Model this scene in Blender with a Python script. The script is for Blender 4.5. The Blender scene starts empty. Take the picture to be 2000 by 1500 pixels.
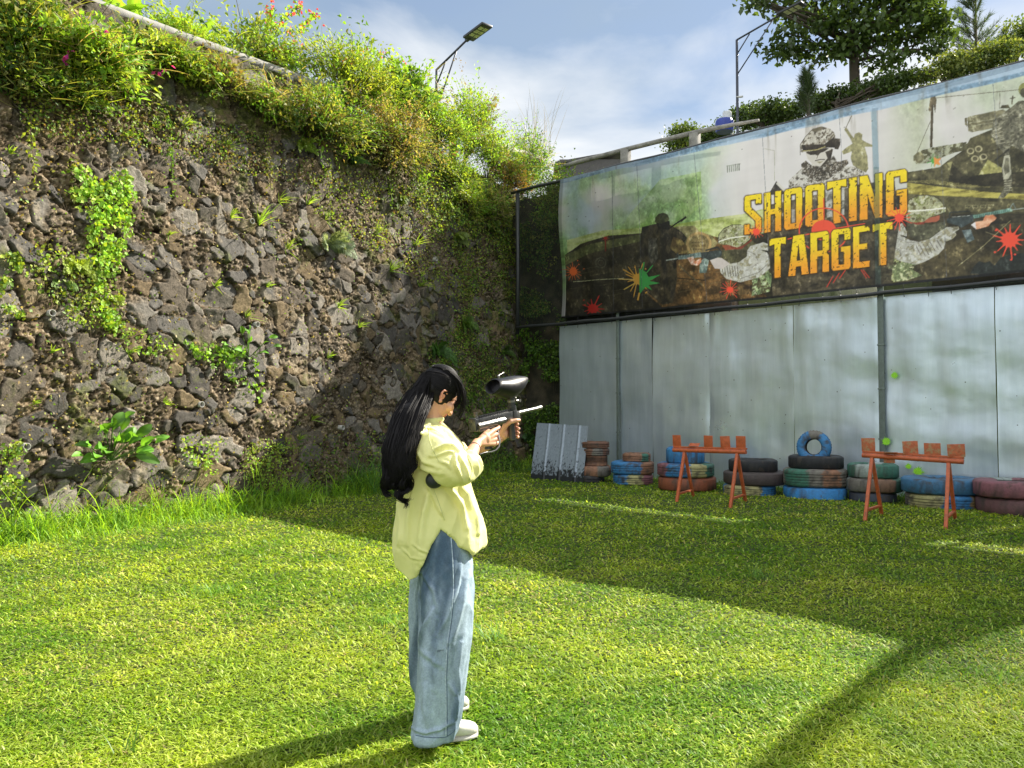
import bpy, bmesh, math, random
import numpy as np
from mathutils import Vector, Matrix, Quaternion
from mathutils.bvhtree import BVHTree

random.seed(7)
RS = np.random.RandomState(7)
scene = bpy.context.scene
COL = scene.collection

# ---------------------------------------------------------------- camera
F_PX = 1480.0
CAM_H = 1.4
PITCH = math.radians(1.78)
cam_data = bpy.data.cameras.new("camera")
cam_data.sensor_width = 36.0
cam_data.lens = F_PX / 2000.0 * 36.0
cam_data.clip_end = 2000.0
cam_data.clip_start = 0.05
cam = bpy.data.objects.new("camera", cam_data)
COL.objects.link(cam)
cam.location = (0, 0, CAM_H)
cam.rotation_euler = (math.radians(90) + PITCH, 0, 0)
scene.camera = cam

# ---------------------------------------------------------------- sun and sky
SUN_EL = math.radians(37.8)
SUN_AZ = math.atan2(0.843, 0.538)          # clockwise from +Y
S_DIR = Vector((math.sin(SUN_AZ) * math.cos(SUN_EL), math.cos(SUN_AZ) * math.cos(SUN_EL), math.sin(SUN_EL)))
sun_data = bpy.data.lights.new("sun", 'SUN')
sun_data.energy = 4.3
sun_data.angle = math.radians(0.5)
sun_data.color = (1.0, 0.93, 0.80)
sun = bpy.data.objects.new("sun", sun_data)
COL.objects.link(sun)
sun.rotation_euler = S_DIR.to_track_quat('Z', 'Y').to_euler()
sun.location = (8, 6, 12)

world = bpy.data.worlds.new("World")
scene.world = world
world.use_nodes = True
nt = world.node_tree
for n in list(nt.nodes):
    nt.nodes.remove(n)
def N(t, tree=None, **kw):
    n = (tree or nt).nodes.new(t)
    for k, v in kw.items():
        setattr(n, k, v)
    return n
w_out = N('ShaderNodeOutputWorld')
w_bg = N('ShaderNodeBackground')
w_sky = N('ShaderNodeTexSky', sky_type='NISHITA', sun_disc=False)
w_sky.sun_elevation = SUN_EL
w_sky.sun_rotation = SUN_AZ
w_sky.altitude = 700
w_sky.air_density = 1.0
w_sky.dust_density = 0.5
w_sky.ozone_density = 1.5
w_bg.inputs['Strength'].default_value = 0.135
w_tc = N('ShaderNodeTexCoord')
w_map = N('ShaderNodeMapping')
w_map.inputs['Scale'].default_value = (1.0, 1.0, 2.3)
w_map.inputs['Rotation'].default_value = (0.0, 0.25, 0.3)
w_n1 = N('ShaderNodeTexNoise')
w_n1.inputs['Scale'].default_value = 3.1
w_n1.inputs['Detail'].default_value = 9.0
w_n1.inputs['Roughness'].default_value = 0.52
w_n1.inputs['Distortion'].default_value = 0.25
w_r1 = N('ShaderNodeValToRGB')
w_r1.color_ramp.elements[0].position = 0.47
w_r1.color_ramp.elements[0].color = (0, 0, 0, 1)
w_r1.color_ramp.elements[1].position = 0.70
w_r1.color_ramp.elements[1].color = (1, 1, 1, 1)
# more cloud near the horizon
w_sep = N('ShaderNodeSeparateXYZ')
w_mr = N('ShaderNodeMapRange')
w_mr.inputs['From Min'].default_value = 0.12
w_mr.inputs['From Max'].default_value = 0.55
w_mr.inputs['To Min'].default_value = 0.42
w_mr.inputs['To Max'].default_value = -0.10
w_add = N('ShaderNodeMath', operation='ADD')
w_mix = N('ShaderNodeMix', data_type='RGBA')
w_mix.inputs[7].default_value = (2.3, 2.36, 2.42, 1)
nt.links.new(w_tc.outputs['Generated'], w_map.inputs['Vector'])
nt.links.new(w_map.outputs['Vector'], w_n1.inputs['Vector'])
nt.links.new(w_tc.outputs['Generated'], w_sep.inputs[0])
nt.links.new(w_sep.outputs['Z'], w_mr.inputs['Value'])
nt.links.new(w_n1.outputs['Fac'], w_add.inputs[0])
nt.links.new(w_mr.outputs['Result'], w_add.inputs[1])
nt.links.new(w_add.outputs[0], w_r1.inputs['Fac'])
w_mul = N('ShaderNodeMath', operation='MULTIPLY')
w_mul.inputs[1].default_value = 0.85
nt.links.new(w_r1.outputs['Color'], w_mul.inputs[0])
nt.links.new(w_mul.outputs[0], w_mix.inputs[0])
w_dim = N('ShaderNodeMix', data_type='RGBA', blend_type='MULTIPLY')
w_dim.inputs[0].default_value = 1.0
w_dim.inputs[7].default_value = (0.47, 0.42, 0.385, 1)
nt.links.new(w_sky.outputs['Color'], w_dim.inputs[6])
# broken grey cloud inside the blue
w_n2 = N('ShaderNodeTexNoise')
w_n2.inputs['Scale'].default_value = 1.7
w_n2.inputs['Detail'].default_value = 5.0
w_r2 = N('ShaderNodeValToRGB')
w_r2.color_ramp.elements[0].position = 0.35
w_r2.color_ramp.elements[1].position = 0.70
w_mix0 = N('ShaderNodeMix', data_type='RGBA')
w_mix0.inputs[7].default_value = (0.93, 1.20, 1.50, 1)
nt.links.new(w_map.outputs['Vector'], w_n2.inputs['Vector'])
nt.links.new(w_n2.outputs['Fac'], w_r2.inputs['Fac'])
nt.links.new(w_r2.outputs['Color'], w_mix0.inputs[0])
nt.links.new(w_dim.outputs[2], w_mix0.inputs[6])
nt.links.new(w_mix0.outputs[2], w_mix.inputs[6])
# white fill added to the unseen sky overhead and behind, to lift the shade
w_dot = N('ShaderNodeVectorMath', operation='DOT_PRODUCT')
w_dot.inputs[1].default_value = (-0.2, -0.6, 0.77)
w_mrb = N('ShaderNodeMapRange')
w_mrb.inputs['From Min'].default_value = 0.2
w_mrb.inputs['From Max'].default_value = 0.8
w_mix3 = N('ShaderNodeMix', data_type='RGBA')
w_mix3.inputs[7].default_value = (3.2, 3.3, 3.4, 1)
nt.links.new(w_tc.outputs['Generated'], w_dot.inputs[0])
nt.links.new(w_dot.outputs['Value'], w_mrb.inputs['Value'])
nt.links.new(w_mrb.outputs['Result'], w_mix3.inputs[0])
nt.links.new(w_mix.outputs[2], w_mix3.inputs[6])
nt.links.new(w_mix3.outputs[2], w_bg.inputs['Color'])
nt.links.new(w_bg.outputs[0], w_out.inputs[0])

scene.view_settings.view_transform = 'Standard'
scene.view_settings.look = 'None'
scene.view_settings.exposure = 1.72
scene.view_settings.gamma = 1.0
try:
    scene.cycles.max_bounces = 6
    scene.cycles.diffuse_bounces = 3
    scene.cycles.glossy_bounces = 3
    scene.cycles.transmission_bounces = 4
    scene.cycles.transparent_max_bounces = 8
except Exception:
    pass

# ---------------------------------------------------------------- photo geometry helpers
CP, SP = math.cos(PITCH), math.sin(PITCH)
CAMP = Vector((0, 0, CAM_H))
def ray(px, py):
    dx = (px - 1000.0) / F_PX
    dz = (750.0 - py) / F_PX
    return Vector((dx, CP - dz * SP, SP + dz * CP))
def at(px, py, Y):
    r = ray(px, py)
    return CAMP + r * (Y / r.y)
def ground(px, py, z=0.0):
    r = ray(px, py)
    return CAMP + r * ((z - CAM_H) / r.z)
def on_plane(px, py, n, c):
    r = ray(px, py)
    return CAMP + r * ((c - CAMP.dot(n)) / r.dot(n))

# ---------------------------------------------------------------- noise
def _h(ix, iy, iz, seed):
    h = (ix.astype(np.int64) * 374761393 + iy.astype(np.int64) * 668265263 + iz.astype(np.int64) * 2147483647 + seed * 1274126177) & 0xFFFFFFFF
    h = ((h ^ (h >> 13)) * 1274126177) & 0xFFFFFFFF
    h = ((h ^ (h >> 16)) * 2246822519) & 0xFFFFFFFF
    return ((h ^ (h >> 15)) & 0xFFFFFF) / float(0xFFFFFF)
def vnoise(x, y, z=None, seed=0):
    """value noise, -1..1"""
    x = np.asarray(x, float); y = np.asarray(y, float)
    z = np.zeros_like(x) if z is None else np.asarray(z, float)
    x, y, z = np.broadcast_arrays(x, y, z)
    ix, iy, iz = np.floor(x).astype(np.int64), np.floor(y).astype(np.int64), np.floor(z).astype(np.int64)
    fx, fy, fz = x - ix, y - iy, z - iz
    fx = fx * fx * (3 - 2 * fx); fy = fy * fy * (3 - 2 * fy); fz = fz * fz * (3 - 2 * fz)
    r = 0
    for a in (0, 1):
        wa = fx if a else 1 - fx
        for b in (0, 1):
            wb = fy if b else 1 - fy
            for c in (0, 1):
                wc = fz if c else 1 - fz
                r = r + _h(ix + a, iy + b, iz + c, seed) * wa * wb * wc
    return r * 2 - 1
def fbm(x, y, z=None, seed=0, oct=4, gain=0.5):
    s = 0; a = 1; t = 0; f = 1
    for o in range(oct):
        s = s + a * vnoise(x * f + o * 7.3, y * f + o * 3.1, None if z is None else z * f + o * 1.7, seed + o)
        t += a; a *= gain; f *= 2.03
    return s / t
def smooth(e0, e1, x):
    t = np.clip((x - e0) / (e1 - e0), 0, 1)
    return t * t * (3 - 2 * t)
def lin(c):
    c = np.asarray(c, float) / 255.0
    return np.where(c <= 0.04045, c / 12.92, ((c + 0.055) / 1.055) ** 2.4)
def mixc(a, b, t):
    t = np.asarray(t)[..., None]
    return np.asarray(a) * (1 - t) + np.asarray(b) * t

# ---------------------------------------------------------------- object helpers
def tag(o, label=None, cat=None, group=None, kind=None):
    if label: o['label'] = label
    if cat: o['category'] = cat
    if group: o['group'] = group
    if kind: o['kind'] = kind
    return o
def empty(name, loc=(0, 0, 0), rz=0.0, label=None, cat=None, group=None):
    o = bpy.data.objects.new(name, None)
    COL.objects.link(o)
    o.location = loc
    o.rotation_euler = (0, 0, rz)
    o.empty_display_size = 0.1
    return tag(o, label, cat, group)
def raw_mesh(name, verts, faces, cols=None, smooth_shade=False):
    """verts (n,3); faces (m,k) int array or list of arrays / lists; cols (n,3) linear"""
    me = bpy.data.meshes.new(name)
    verts = np.asarray(verts, np.float32)
    if isinstance(faces, np.ndarray):
        faces = [faces]
    if isinstance(faces, list) and len(faces) and not isinstance(faces[0], np.ndarray):
        by = {}
        for f in faces:
            by.setdefault(len(f), []).append(f)
        faces = [np.array(v, np.int32) for v in by.values()]
    faces = [f for f in faces if len(f)]
    nl = sum(f.size for f in faces); nf = sum(len(f) for f in faces)
    me.vertices.add(len(verts)); me.vertices.foreach_set('co', verts.ravel())
    me.loops.add(nl); me.polygons.add(nf)
    li = np.concatenate([f.ravel() for f in faces]).astype(np.int32)
    ls = []; p = 0
    for f in faces:
        k = f.shape[1]
        ls.append(p + np.arange(len(f)) * k); p += f.size
    me.loops.foreach_set('vertex_index', li)
    me.polygons.foreach_set('loop_start', np.concatenate(ls).astype(np.int32))
    me.update(calc_edges=True)
    if cols is not None:
        at_ = me.color_attributes.new('Col', 'FLOAT_COLOR', 'POINT')
        c4 = np.ones((len(verts), 4), np.float32); c4[:, :3] = cols
        at_.data.foreach_set('color', c4.ravel())
    if smooth_shade:
        me.polygons.foreach_set('use_smooth', np.ones(nf, bool))
    me.validate(clean_customdata=False)
    return me
def link(name, me, mat, parent=None):
    o = bpy.data.objects.new(name, me)
    COL.objects.link(o)
    if mat is not None:
        me.materials.append(mat)
    if parent is not None:
        o.parent = parent
    return o

class MB:
    """collects closed shapes, then builds ONE mesh"""
    def __init__(s):
        s.v = []; s.f = []; s.c = []; s.col = (1, 1, 1)
    def add(s, verts, faces, col=None):
        b = len(s.v)
        s.v += [tuple(v) for v in verts]
        s.f += [tuple(i + b for i in f) for f in faces]
        s.c += [tuple(col or s.col)] * len(verts)
    def box(s, size, M=None, bev=0.0, col=None):
        sx, sy, sz = [d / 2 for d in size]
        b = min(bev, sx * .9, sy * .9, sz * .9)
        M = M or Matrix.Identity(4)
        if b <= 0:
            vs = [(x, y, z) for z in (-sz, sz) for y in (-sy, sy) for x in (-sx, sx)]
            fs = [(0, 2, 3, 1), (4, 5, 7, 6), (0, 1, 5, 4), (2, 6, 7, 3), (0, 4, 6, 2), (1, 3, 7, 5)]
        else:
            bm = bmesh.new()
            bmesh.ops.create_cube(bm, size=1)
            for v in bm.verts:
                v.co = Vector((v.co.x * 2 * sx, v.co.y * 2 * sy, v.co.z * 2 * sz))
            bmesh.ops.bevel(bm, geom=list(bm.edges), offset=b, segments=2, affect='EDGES', profile=0.6)
            bm.verts.index_update()
            vs = [tuple(v.co) for v in bm.verts]; fs = [tuple(v.index for v in f.verts) for f in bm.faces]
            bm.free()
        s.add([M @ Vector(v) for v in vs], fs, col)
    def bar(s, a, b, w, h, up=(0, 0, 1), bev=0.0, col=None):
        a = Vector(a); b = Vector(b); d = (b - a); L = d.length; d = d / L
        up = Vector(up)
        x = up.cross(d)
        if x.length < 1e-4: x = Vector((1, 0, 0)).cross(d)
        x.normalize(); y = d.cross(x)
        M = Matrix((x, y, d)).transposed().to_4x4(); M.translation = (a + b) / 2
        s.box((w, h, L), M, bev, col)
    def tube(s, pts, rad, n=10, cap=True, col=None):
        pts = [Vector(p) for p in pts]
        if not hasattr(rad, '__len__'): rad = [rad] * len(pts)
        vs = []; fs = []
        prev = None
        for i, p in enumerate(pts):
            t = (pts[min(i + 1, len(pts) - 1)] - pts[max(i - 1, 0)])
            if t.length < 1e-9: t = Vector((0, 0, 1))
            t.normalize()
            if prev is None:
                a = Vector((0, 0, 1)) if abs(t.z) < .9 else Vector((1, 0, 0))
                x = a.cross(t).normalized()
            else:
                x = (prev - t * prev.dot(t)).normalized()
            prev = x; y = t.cross(x)
            for k in range(n):
                an = 2 * math.pi * k / n
                vs.append(p + (x * math.cos(an) + y * math.sin(an)) * rad[i])
        for i in range(len(pts) - 1):
            for k in range(n):
                k2 = (k + 1) % n
                fs.append((i * n + k, i * n + k2, (i + 1) * n + k2, (i + 1) * n + k))
        if cap:
            fs.append(tuple(range(n))[::-1]); fs.append(tuple((len(pts) - 1) * n + k for k in range(n)))
        s.add(vs, fs, col)
    def ball(s, c, r, M=None, seg=14, rings=9, col=None):
        """ellipsoid centre c radii r, optional 3x3 orientation"""
        if not hasattr(r, '__len__'): r = (r, r, r)
        vs = [Vector((0, 0, r[2]))]
        for i in range(1, rings):
            th = math.pi * i / rings
            for k in range(seg):
                ph = 2 * math.pi * k / seg
                vs.append(Vector((r[0] * math.sin(th) * math.cos(ph), r[1] * math.sin(th) * math.sin(ph), r[2] * math.cos(th))))
        vs.append(Vector((0, 0, -r[2])))
        fs = []
        for k in range(seg):
            fs.append((0, 1 + k, 1 + (k + 1) % seg))
            for i in range(rings - 2):
                a = 1 + i * seg
                fs.append((a + k, a + seg + k, a + seg + (k + 1) % seg, a + (k + 1) % seg))
            a = 1 + (rings - 2) * seg
            fs.append((a + k, len(vs) - 1, a + (k + 1) % seg))
        c = Vector(c)
        if M is not None: vs = [M @ v for v in vs]
        s.add([v + c for v in vs], fs, col)
    def limb(s, pts, rad, n=14):
        """tapered limb with round ends and joints (for remeshing)"""
        s.tube(pts, rad, n=n)
        if not hasattr(rad, '__len__'): rad = [rad] * len(pts)
        for p, r in zip(pts, rad):
            s.ball(p, r * 1.0, seg=n, rings=8)
    def loft(s, rings, cap=True, col=None, closed=True):
        n = len(rings[0]); vs = [v for r in rings for v in r]; fs = []
        for i in range(len(rings) - 1):
            for k in range(n if closed else n - 1):
                k2 = (k + 1) % n
                fs.append((i * n + k, i * n + k2, (i + 1) * n + k2, (i + 1) * n + k))
        if cap and closed:
            b = len(vs)
            vs = list(vs)
            vs.append(sum((Vector(v) for v in rings[0]), Vector()) / n)
            vs.append(sum((Vector(v) for v in rings[-1]), Vector()) / n)
            for k in range(n):
                fs.append((b, (k + 1) % n, k))
                q = (len(rings) - 1) * n
                fs.append((b + 1, q + k, q + (k + 1) % n))
        s.add(vs, fs, col)
    def lathe(s, prof, M=None, n=32, col=None):
        """prof list of (r,z); closed by caps at radius 0 if r==0"""
        M = M or Matrix.Identity(4)
        rings = [[M @ Vector((r * math.cos(2 * math.pi * k / n), r * math.sin(2 * math.pi * k / n), z)) for k in range(n)] for r, z in prof]
        s.loft(rings, cap=False, col=col)
    def mesh(s, name, smooth_shade=False, use_col=False):
        return raw_mesh(name, np.array([tuple(v) for v in s.v]), s.f, np.array(s.c) if use_col else None, smooth_shade)
    def build(s, name, mat, parent=None, smooth_shade=False, use_col=False, auto=None):
        me = s.mesh(name, smooth_shade or auto is not None, use_col)
        if auto is not None:
            sharp_by_angle(me, auto)
        return link(name, me, mat, parent)
def sharp_by_angle(me, ang):
    bm = bmesh.new(); bm.from_mesh(me)
    for e in bm.edges:
        if len(e.link_faces) == 2:
            if e.calc_face_angle(0) > math.radians(ang): e.smooth = False
    bm.to_mesh(me); bm.free()
def parent_keep(o, p):
    o.parent = p
    o.matrix_parent_inverse = Matrix.Translation(p.location).inverted() if p.rotation_euler.z == 0 else p.matrix_basis.inverted()
    return o

# ---------------------------------------------------------------- materials
MATS = {}
def new_mat(name):
    m = bpy.data.materials.new(name); m.use_nodes = True
    t = m.node_tree
    for n in list(t.nodes): t.nodes.remove(n)
    out = t.nodes.new('ShaderNodeOutputMaterial')
    return m, t, out
def noise_node(t, scale, detail=4, rough=0.6, coord=None, dist=0.0):
    n = t.nodes.new('ShaderNodeTexNoise')
    n.inputs['Scale'].default_value = scale; n.inputs['Detail'].default_value = detail
    n.inputs['Roughness'].default_value = rough; n.inputs['Distortion'].default_value = dist
    if coord is not None: t.links.new(coord, n.inputs['Vector'])
    return n
def ramp(t, src, stops):
    r = t.nodes.new('ShaderNodeValToRGB')
    e = r.color_ramp.elements
    while len(e) < len(stops): e.new(0.5)
    for i, (p, c) in enumerate(stops):
        e[i].position = p; e[i].color = (c[0], c[1], c[2], 1) if hasattr(c, '__len__') else (c, c, c, 1)
    t.links.new(src, r.inputs['Fac'])
    return r
def pbr(name, color=(.5, .5, .5), rough=.6, metal=0.0, var=0.25, scale=12.0, bump=0.0, bscale=60.0, attr=False, spec=0.5, coord='Object', rvar=0.1, dirt=None, dirt_scale=5.0, dirt_lo=.5, dirt_hi=.7, coat=0.0):
    """principled with procedural colour variation, bump, optional dirt"""
    m, t, out = new_mat(name)
    tc = t.nodes.new('ShaderNodeTexCoord')
    co = tc.outputs[coord]
    p = t.nodes.new('ShaderNodeBsdfPrincipled')
    t.links.new(p.outputs[0], out.inputs[0])
    nz = noise_node(t, scale, 6, .65, co)
    r = ramp(t, nz.outputs['Fac'], [(.3, 1 - var), (.7, 1 + var)])
    mul = t.nodes.new('ShaderNodeMix'); mul.data_type = 'RGBA'; mul.blend_type = 'MULTIPLY'; mul.inputs[0].default_value = 1
    mul.clamp_result = False
    if attr:
        a = t.nodes.new('ShaderNodeAttribute'); a.attribute_name = 'Col'
        t.links.new(a.outputs['Color'], mul.inputs[6])
    else:
        mul.inputs[6].default_value = (*color, 1)
    t.links.new(r.outputs[0], mul.inputs[7])
    csrc = mul.outputs[2]
    if dirt is not None:
        nd = noise_node(t, dirt_scale, 8, .7, co)
        rd = ramp(t, nd.outputs['Fac'], [(dirt_lo, 0.0), (dirt_hi, 1.0)])
        md = t.nodes.new('ShaderNodeMix'); md.data_type = 'RGBA'
        t.links.new(rd.outputs[0], md.inputs[0]); t.links.new(csrc, md.inputs[6]); md.inputs[7].default_value = (*dirt, 1)
        csrc = md.outputs[2]
    t.links.new(csrc, p.inputs['Base Color'])
    p.inputs['Metallic'].default_value = metal
    p.inputs['Specular IOR Level'].default_value = spec
    p.inputs['Coat Weight'].default_value = coat
    mr = t.nodes.new('ShaderNodeMapRange'); mr.inputs['To Min'].default_value = max(0, rough - rvar); mr.inputs['To Max'].default_value = min(1, rough + rvar)
    mr.inputs['From Min'].default_value = .3; mr.inputs['From Max'].default_value = .7
    t.links.new(nz.outputs['Fac'], mr.inputs['Value']); t.links.new(mr.outputs[0], p.inputs['Roughness'])
    if bump > 0:
        nb = noise_node(t, bscale, 6, .7, co)
        b = t.nodes.new('ShaderNodeBump'); b.inputs['Strength'].default_value = 1.0; b.inputs['Distance'].default_value = bump
        t.links.new(nb.outputs['Fac'], b.inputs['Height']); t.links.new(b.outputs[0], p.inputs['Normal'])
    return m
def leaf_mat(name, trans=0.45, rough=0.5, gloss=0.06, worldvar=0.0, wscale=0.8):
    m, t, out = new_mat(name)
    a = t.nodes.new('ShaderNodeAttribute'); a.attribute_name = 'Col'
    csrc = a.outputs['Color']
    if worldvar > 0:
        g = t.nodes.new('ShaderNodeNewGeometry')
        nz = noise_node(t, wscale, 5, .6, g.outputs['Position'])
        r = ramp(t, nz.outputs['Fac'], [(.32, (1 - worldvar, 1 - worldvar * .6, 1 - worldvar)), (.68, (1 + worldvar * 1.15, 1 + worldvar * .75, 1 + worldvar * .5))])
        mul = t.nodes.new('ShaderNodeMix'); mul.data_type = 'RGBA'; mul.blend_type = 'MULTIPLY'; mul.inputs[0].default_value = 1; mul.clamp_result = False
        t.links.new(csrc, mul.inputs[6]); t.links.new(r.outputs[0], mul.inputs[7])
        csrc = mul.outputs[2]
    d = t.nodes.new('ShaderNodeBsdfDiffuse'); tr = t.nodes.new('ShaderNodeBsdfTranslucent'); gl = t.nodes.new('ShaderNodeBsdfGlossy')
    gl.inputs['Roughness'].default_value = rough
    yel = t.nodes.new('ShaderNodeMix'); yel.data_type = 'RGBA'; yel.blend_type = 'MULTIPLY'; yel.inputs[0].default_value = 1
    yel.clamp_result = False
    yel.inputs[7].default_value = (1.55, 1.4, 0.6, 1)
    t.links.new(csrc, d.inputs[0]); t.links.new(csrc, yel.inputs[6]); t.links.new(yel.outputs[2], tr.inputs[0])
    m1 = t.nodes.new('ShaderNodeMixShader'); m1.inputs[0].default_value = trans
    m2 = t.nodes.new('ShaderNodeMixShader'); m2.inputs[0].default_value = gloss
    t.links.new(d.outputs[0], m1.inputs[1]); t.links.new(tr.outputs[0], m1.inputs[2])
    t.links.new(m1.outputs[0], m2.inputs[1]); t.links.new(gl.outputs[0], m2.inputs[2])
    t.links.new(m2.outputs[0], out.inputs[0])
    return m

# ================================================================ LAYOUT PLANES
N2 = Vector((0.669, 0.743, 0)).normalized()      # fence normal, away from the camera
D2 = Vector((N2.y, -N2.x, 0))                    # along the fence, to the right / nearer
C2 = 12.9
ND = Vector((-0.860, 0.510, 0)).normalized()     # stone wall normal, away from the camera
DD = Vector((-ND.y * -1, -ND.x, 0))              # along the stone wall, into the distance
DD = Vector((0.510, 0.860, 0)).normalized()
P0 = Vector((-5.4, 8.0, 0))
C1 = P0.dot(ND)
BAT = 0.12
NB = Vector((ND.x, ND.y, -BAT))
def wall_pt(s, z, out=0.0):
    p = P0 + DD * s + ND * (BAT * z - out)
    return Vector((p.x, p.y, z))
def wall_at(px, py, out=0.0):
    return on_plane(px, py, NB, C1 - out)
def wall_top(s):
    return np.interp(s, [-6, 1.8, 5, 8, 11, 14], [6.5, 6.6, 6.9, 6.9, 6.8, 6.8])
def fence_pt(u, z, out=0.0):
    p = FO + D2 * u - N2 * out
    return Vector((p.x, p.y, z))
FO = on_plane(1100, 632, N2, C2); FO.z = 0        # origin of fence u coordinate
def fence_uz(px, py, out=0.0):
    p = on_plane(px, py, N2, C2 - out)
    return (p - FO).dot(D2), p.z

# ================================================================ GROUND
def make_ground():
    m, t, out = new_mat('lawn_soil')
    g = t.nodes.new('ShaderNodeNewGeometry')
    n1 = noise_node(t, 45.0, 8, .75, g.outputs['Position'])
    r1 = ramp(t, n1.outputs['Fac'], [(.30, (.014, .024, .005)), (.52, (.042, .070, .010)), (.75, (.11, .16, .02))])
    n2 = noise_node(t, 0.9, 5, .6, g.outputs['Position'])
    r2 = ramp(t, n2.outputs['Fac'], [(.55, 0), (.72, 1)])
    mx = t.nodes.new('ShaderNodeMix'); mx.data_type = 'RGBA'
    t.links.new(r2.outputs[0], mx.inputs[0]); t.links.new(r1.outputs[0], mx.inputs[6]); mx.inputs[7].default_value = (.07, .062, .028, 1)
    p = t.nodes.new('ShaderNodeBsdfPrincipled'); p.inputs['Roughness'].default_value = .9
    b = t.nodes.new('ShaderNodeBump'); b.inputs['Distance'].default_value = .02
    t.links.new(n1.outputs['Fac'], b.inputs['Height']); t.links.new(b.outputs[0], p.inputs['Normal'])
    t.links.new(mx.outputs[2], p.inputs['Base Color']); t.links.new(p.outputs[0], out.inputs[0])
    xs = np.concatenate([[-400, -120, -40], np.linspace(-14, 14, 90), [40, 120, 400]])
    ys = np.concatenate([[-300, -60, -10], np.linspace(-2, 22, 80), [50, 150, 500]])
    X, Y = np.meshgrid(xs, ys)
    Z = gz(X, Y)
    v = np.stack([X, Y, Z], -1).reshape(-1, 3)
    nx, ny = len(xs), len(ys)
    i = np.arange(nx - 1)[None, :] + nx * np.arange(ny - 1)[:, None]
    f = np.stack([i, i + 1, i + nx + 1, i + nx], -1).reshape(-1, 4)
    o = link('ground', raw_mesh('ground', v, f, smooth_shade=True), m)
    tag(o, kind='structure')
def gz(X, Y):
    """gentle lumps of the lawn"""
    X = np.asarray(X, float); Y = np.asarray(Y, float)
    fade = smooth(30, 12, np.hypot(X, Y - 6))
    return (0.025 * fbm(X * .7, Y * .7, seed=3, oct=2)) * fade
make_ground()

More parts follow.
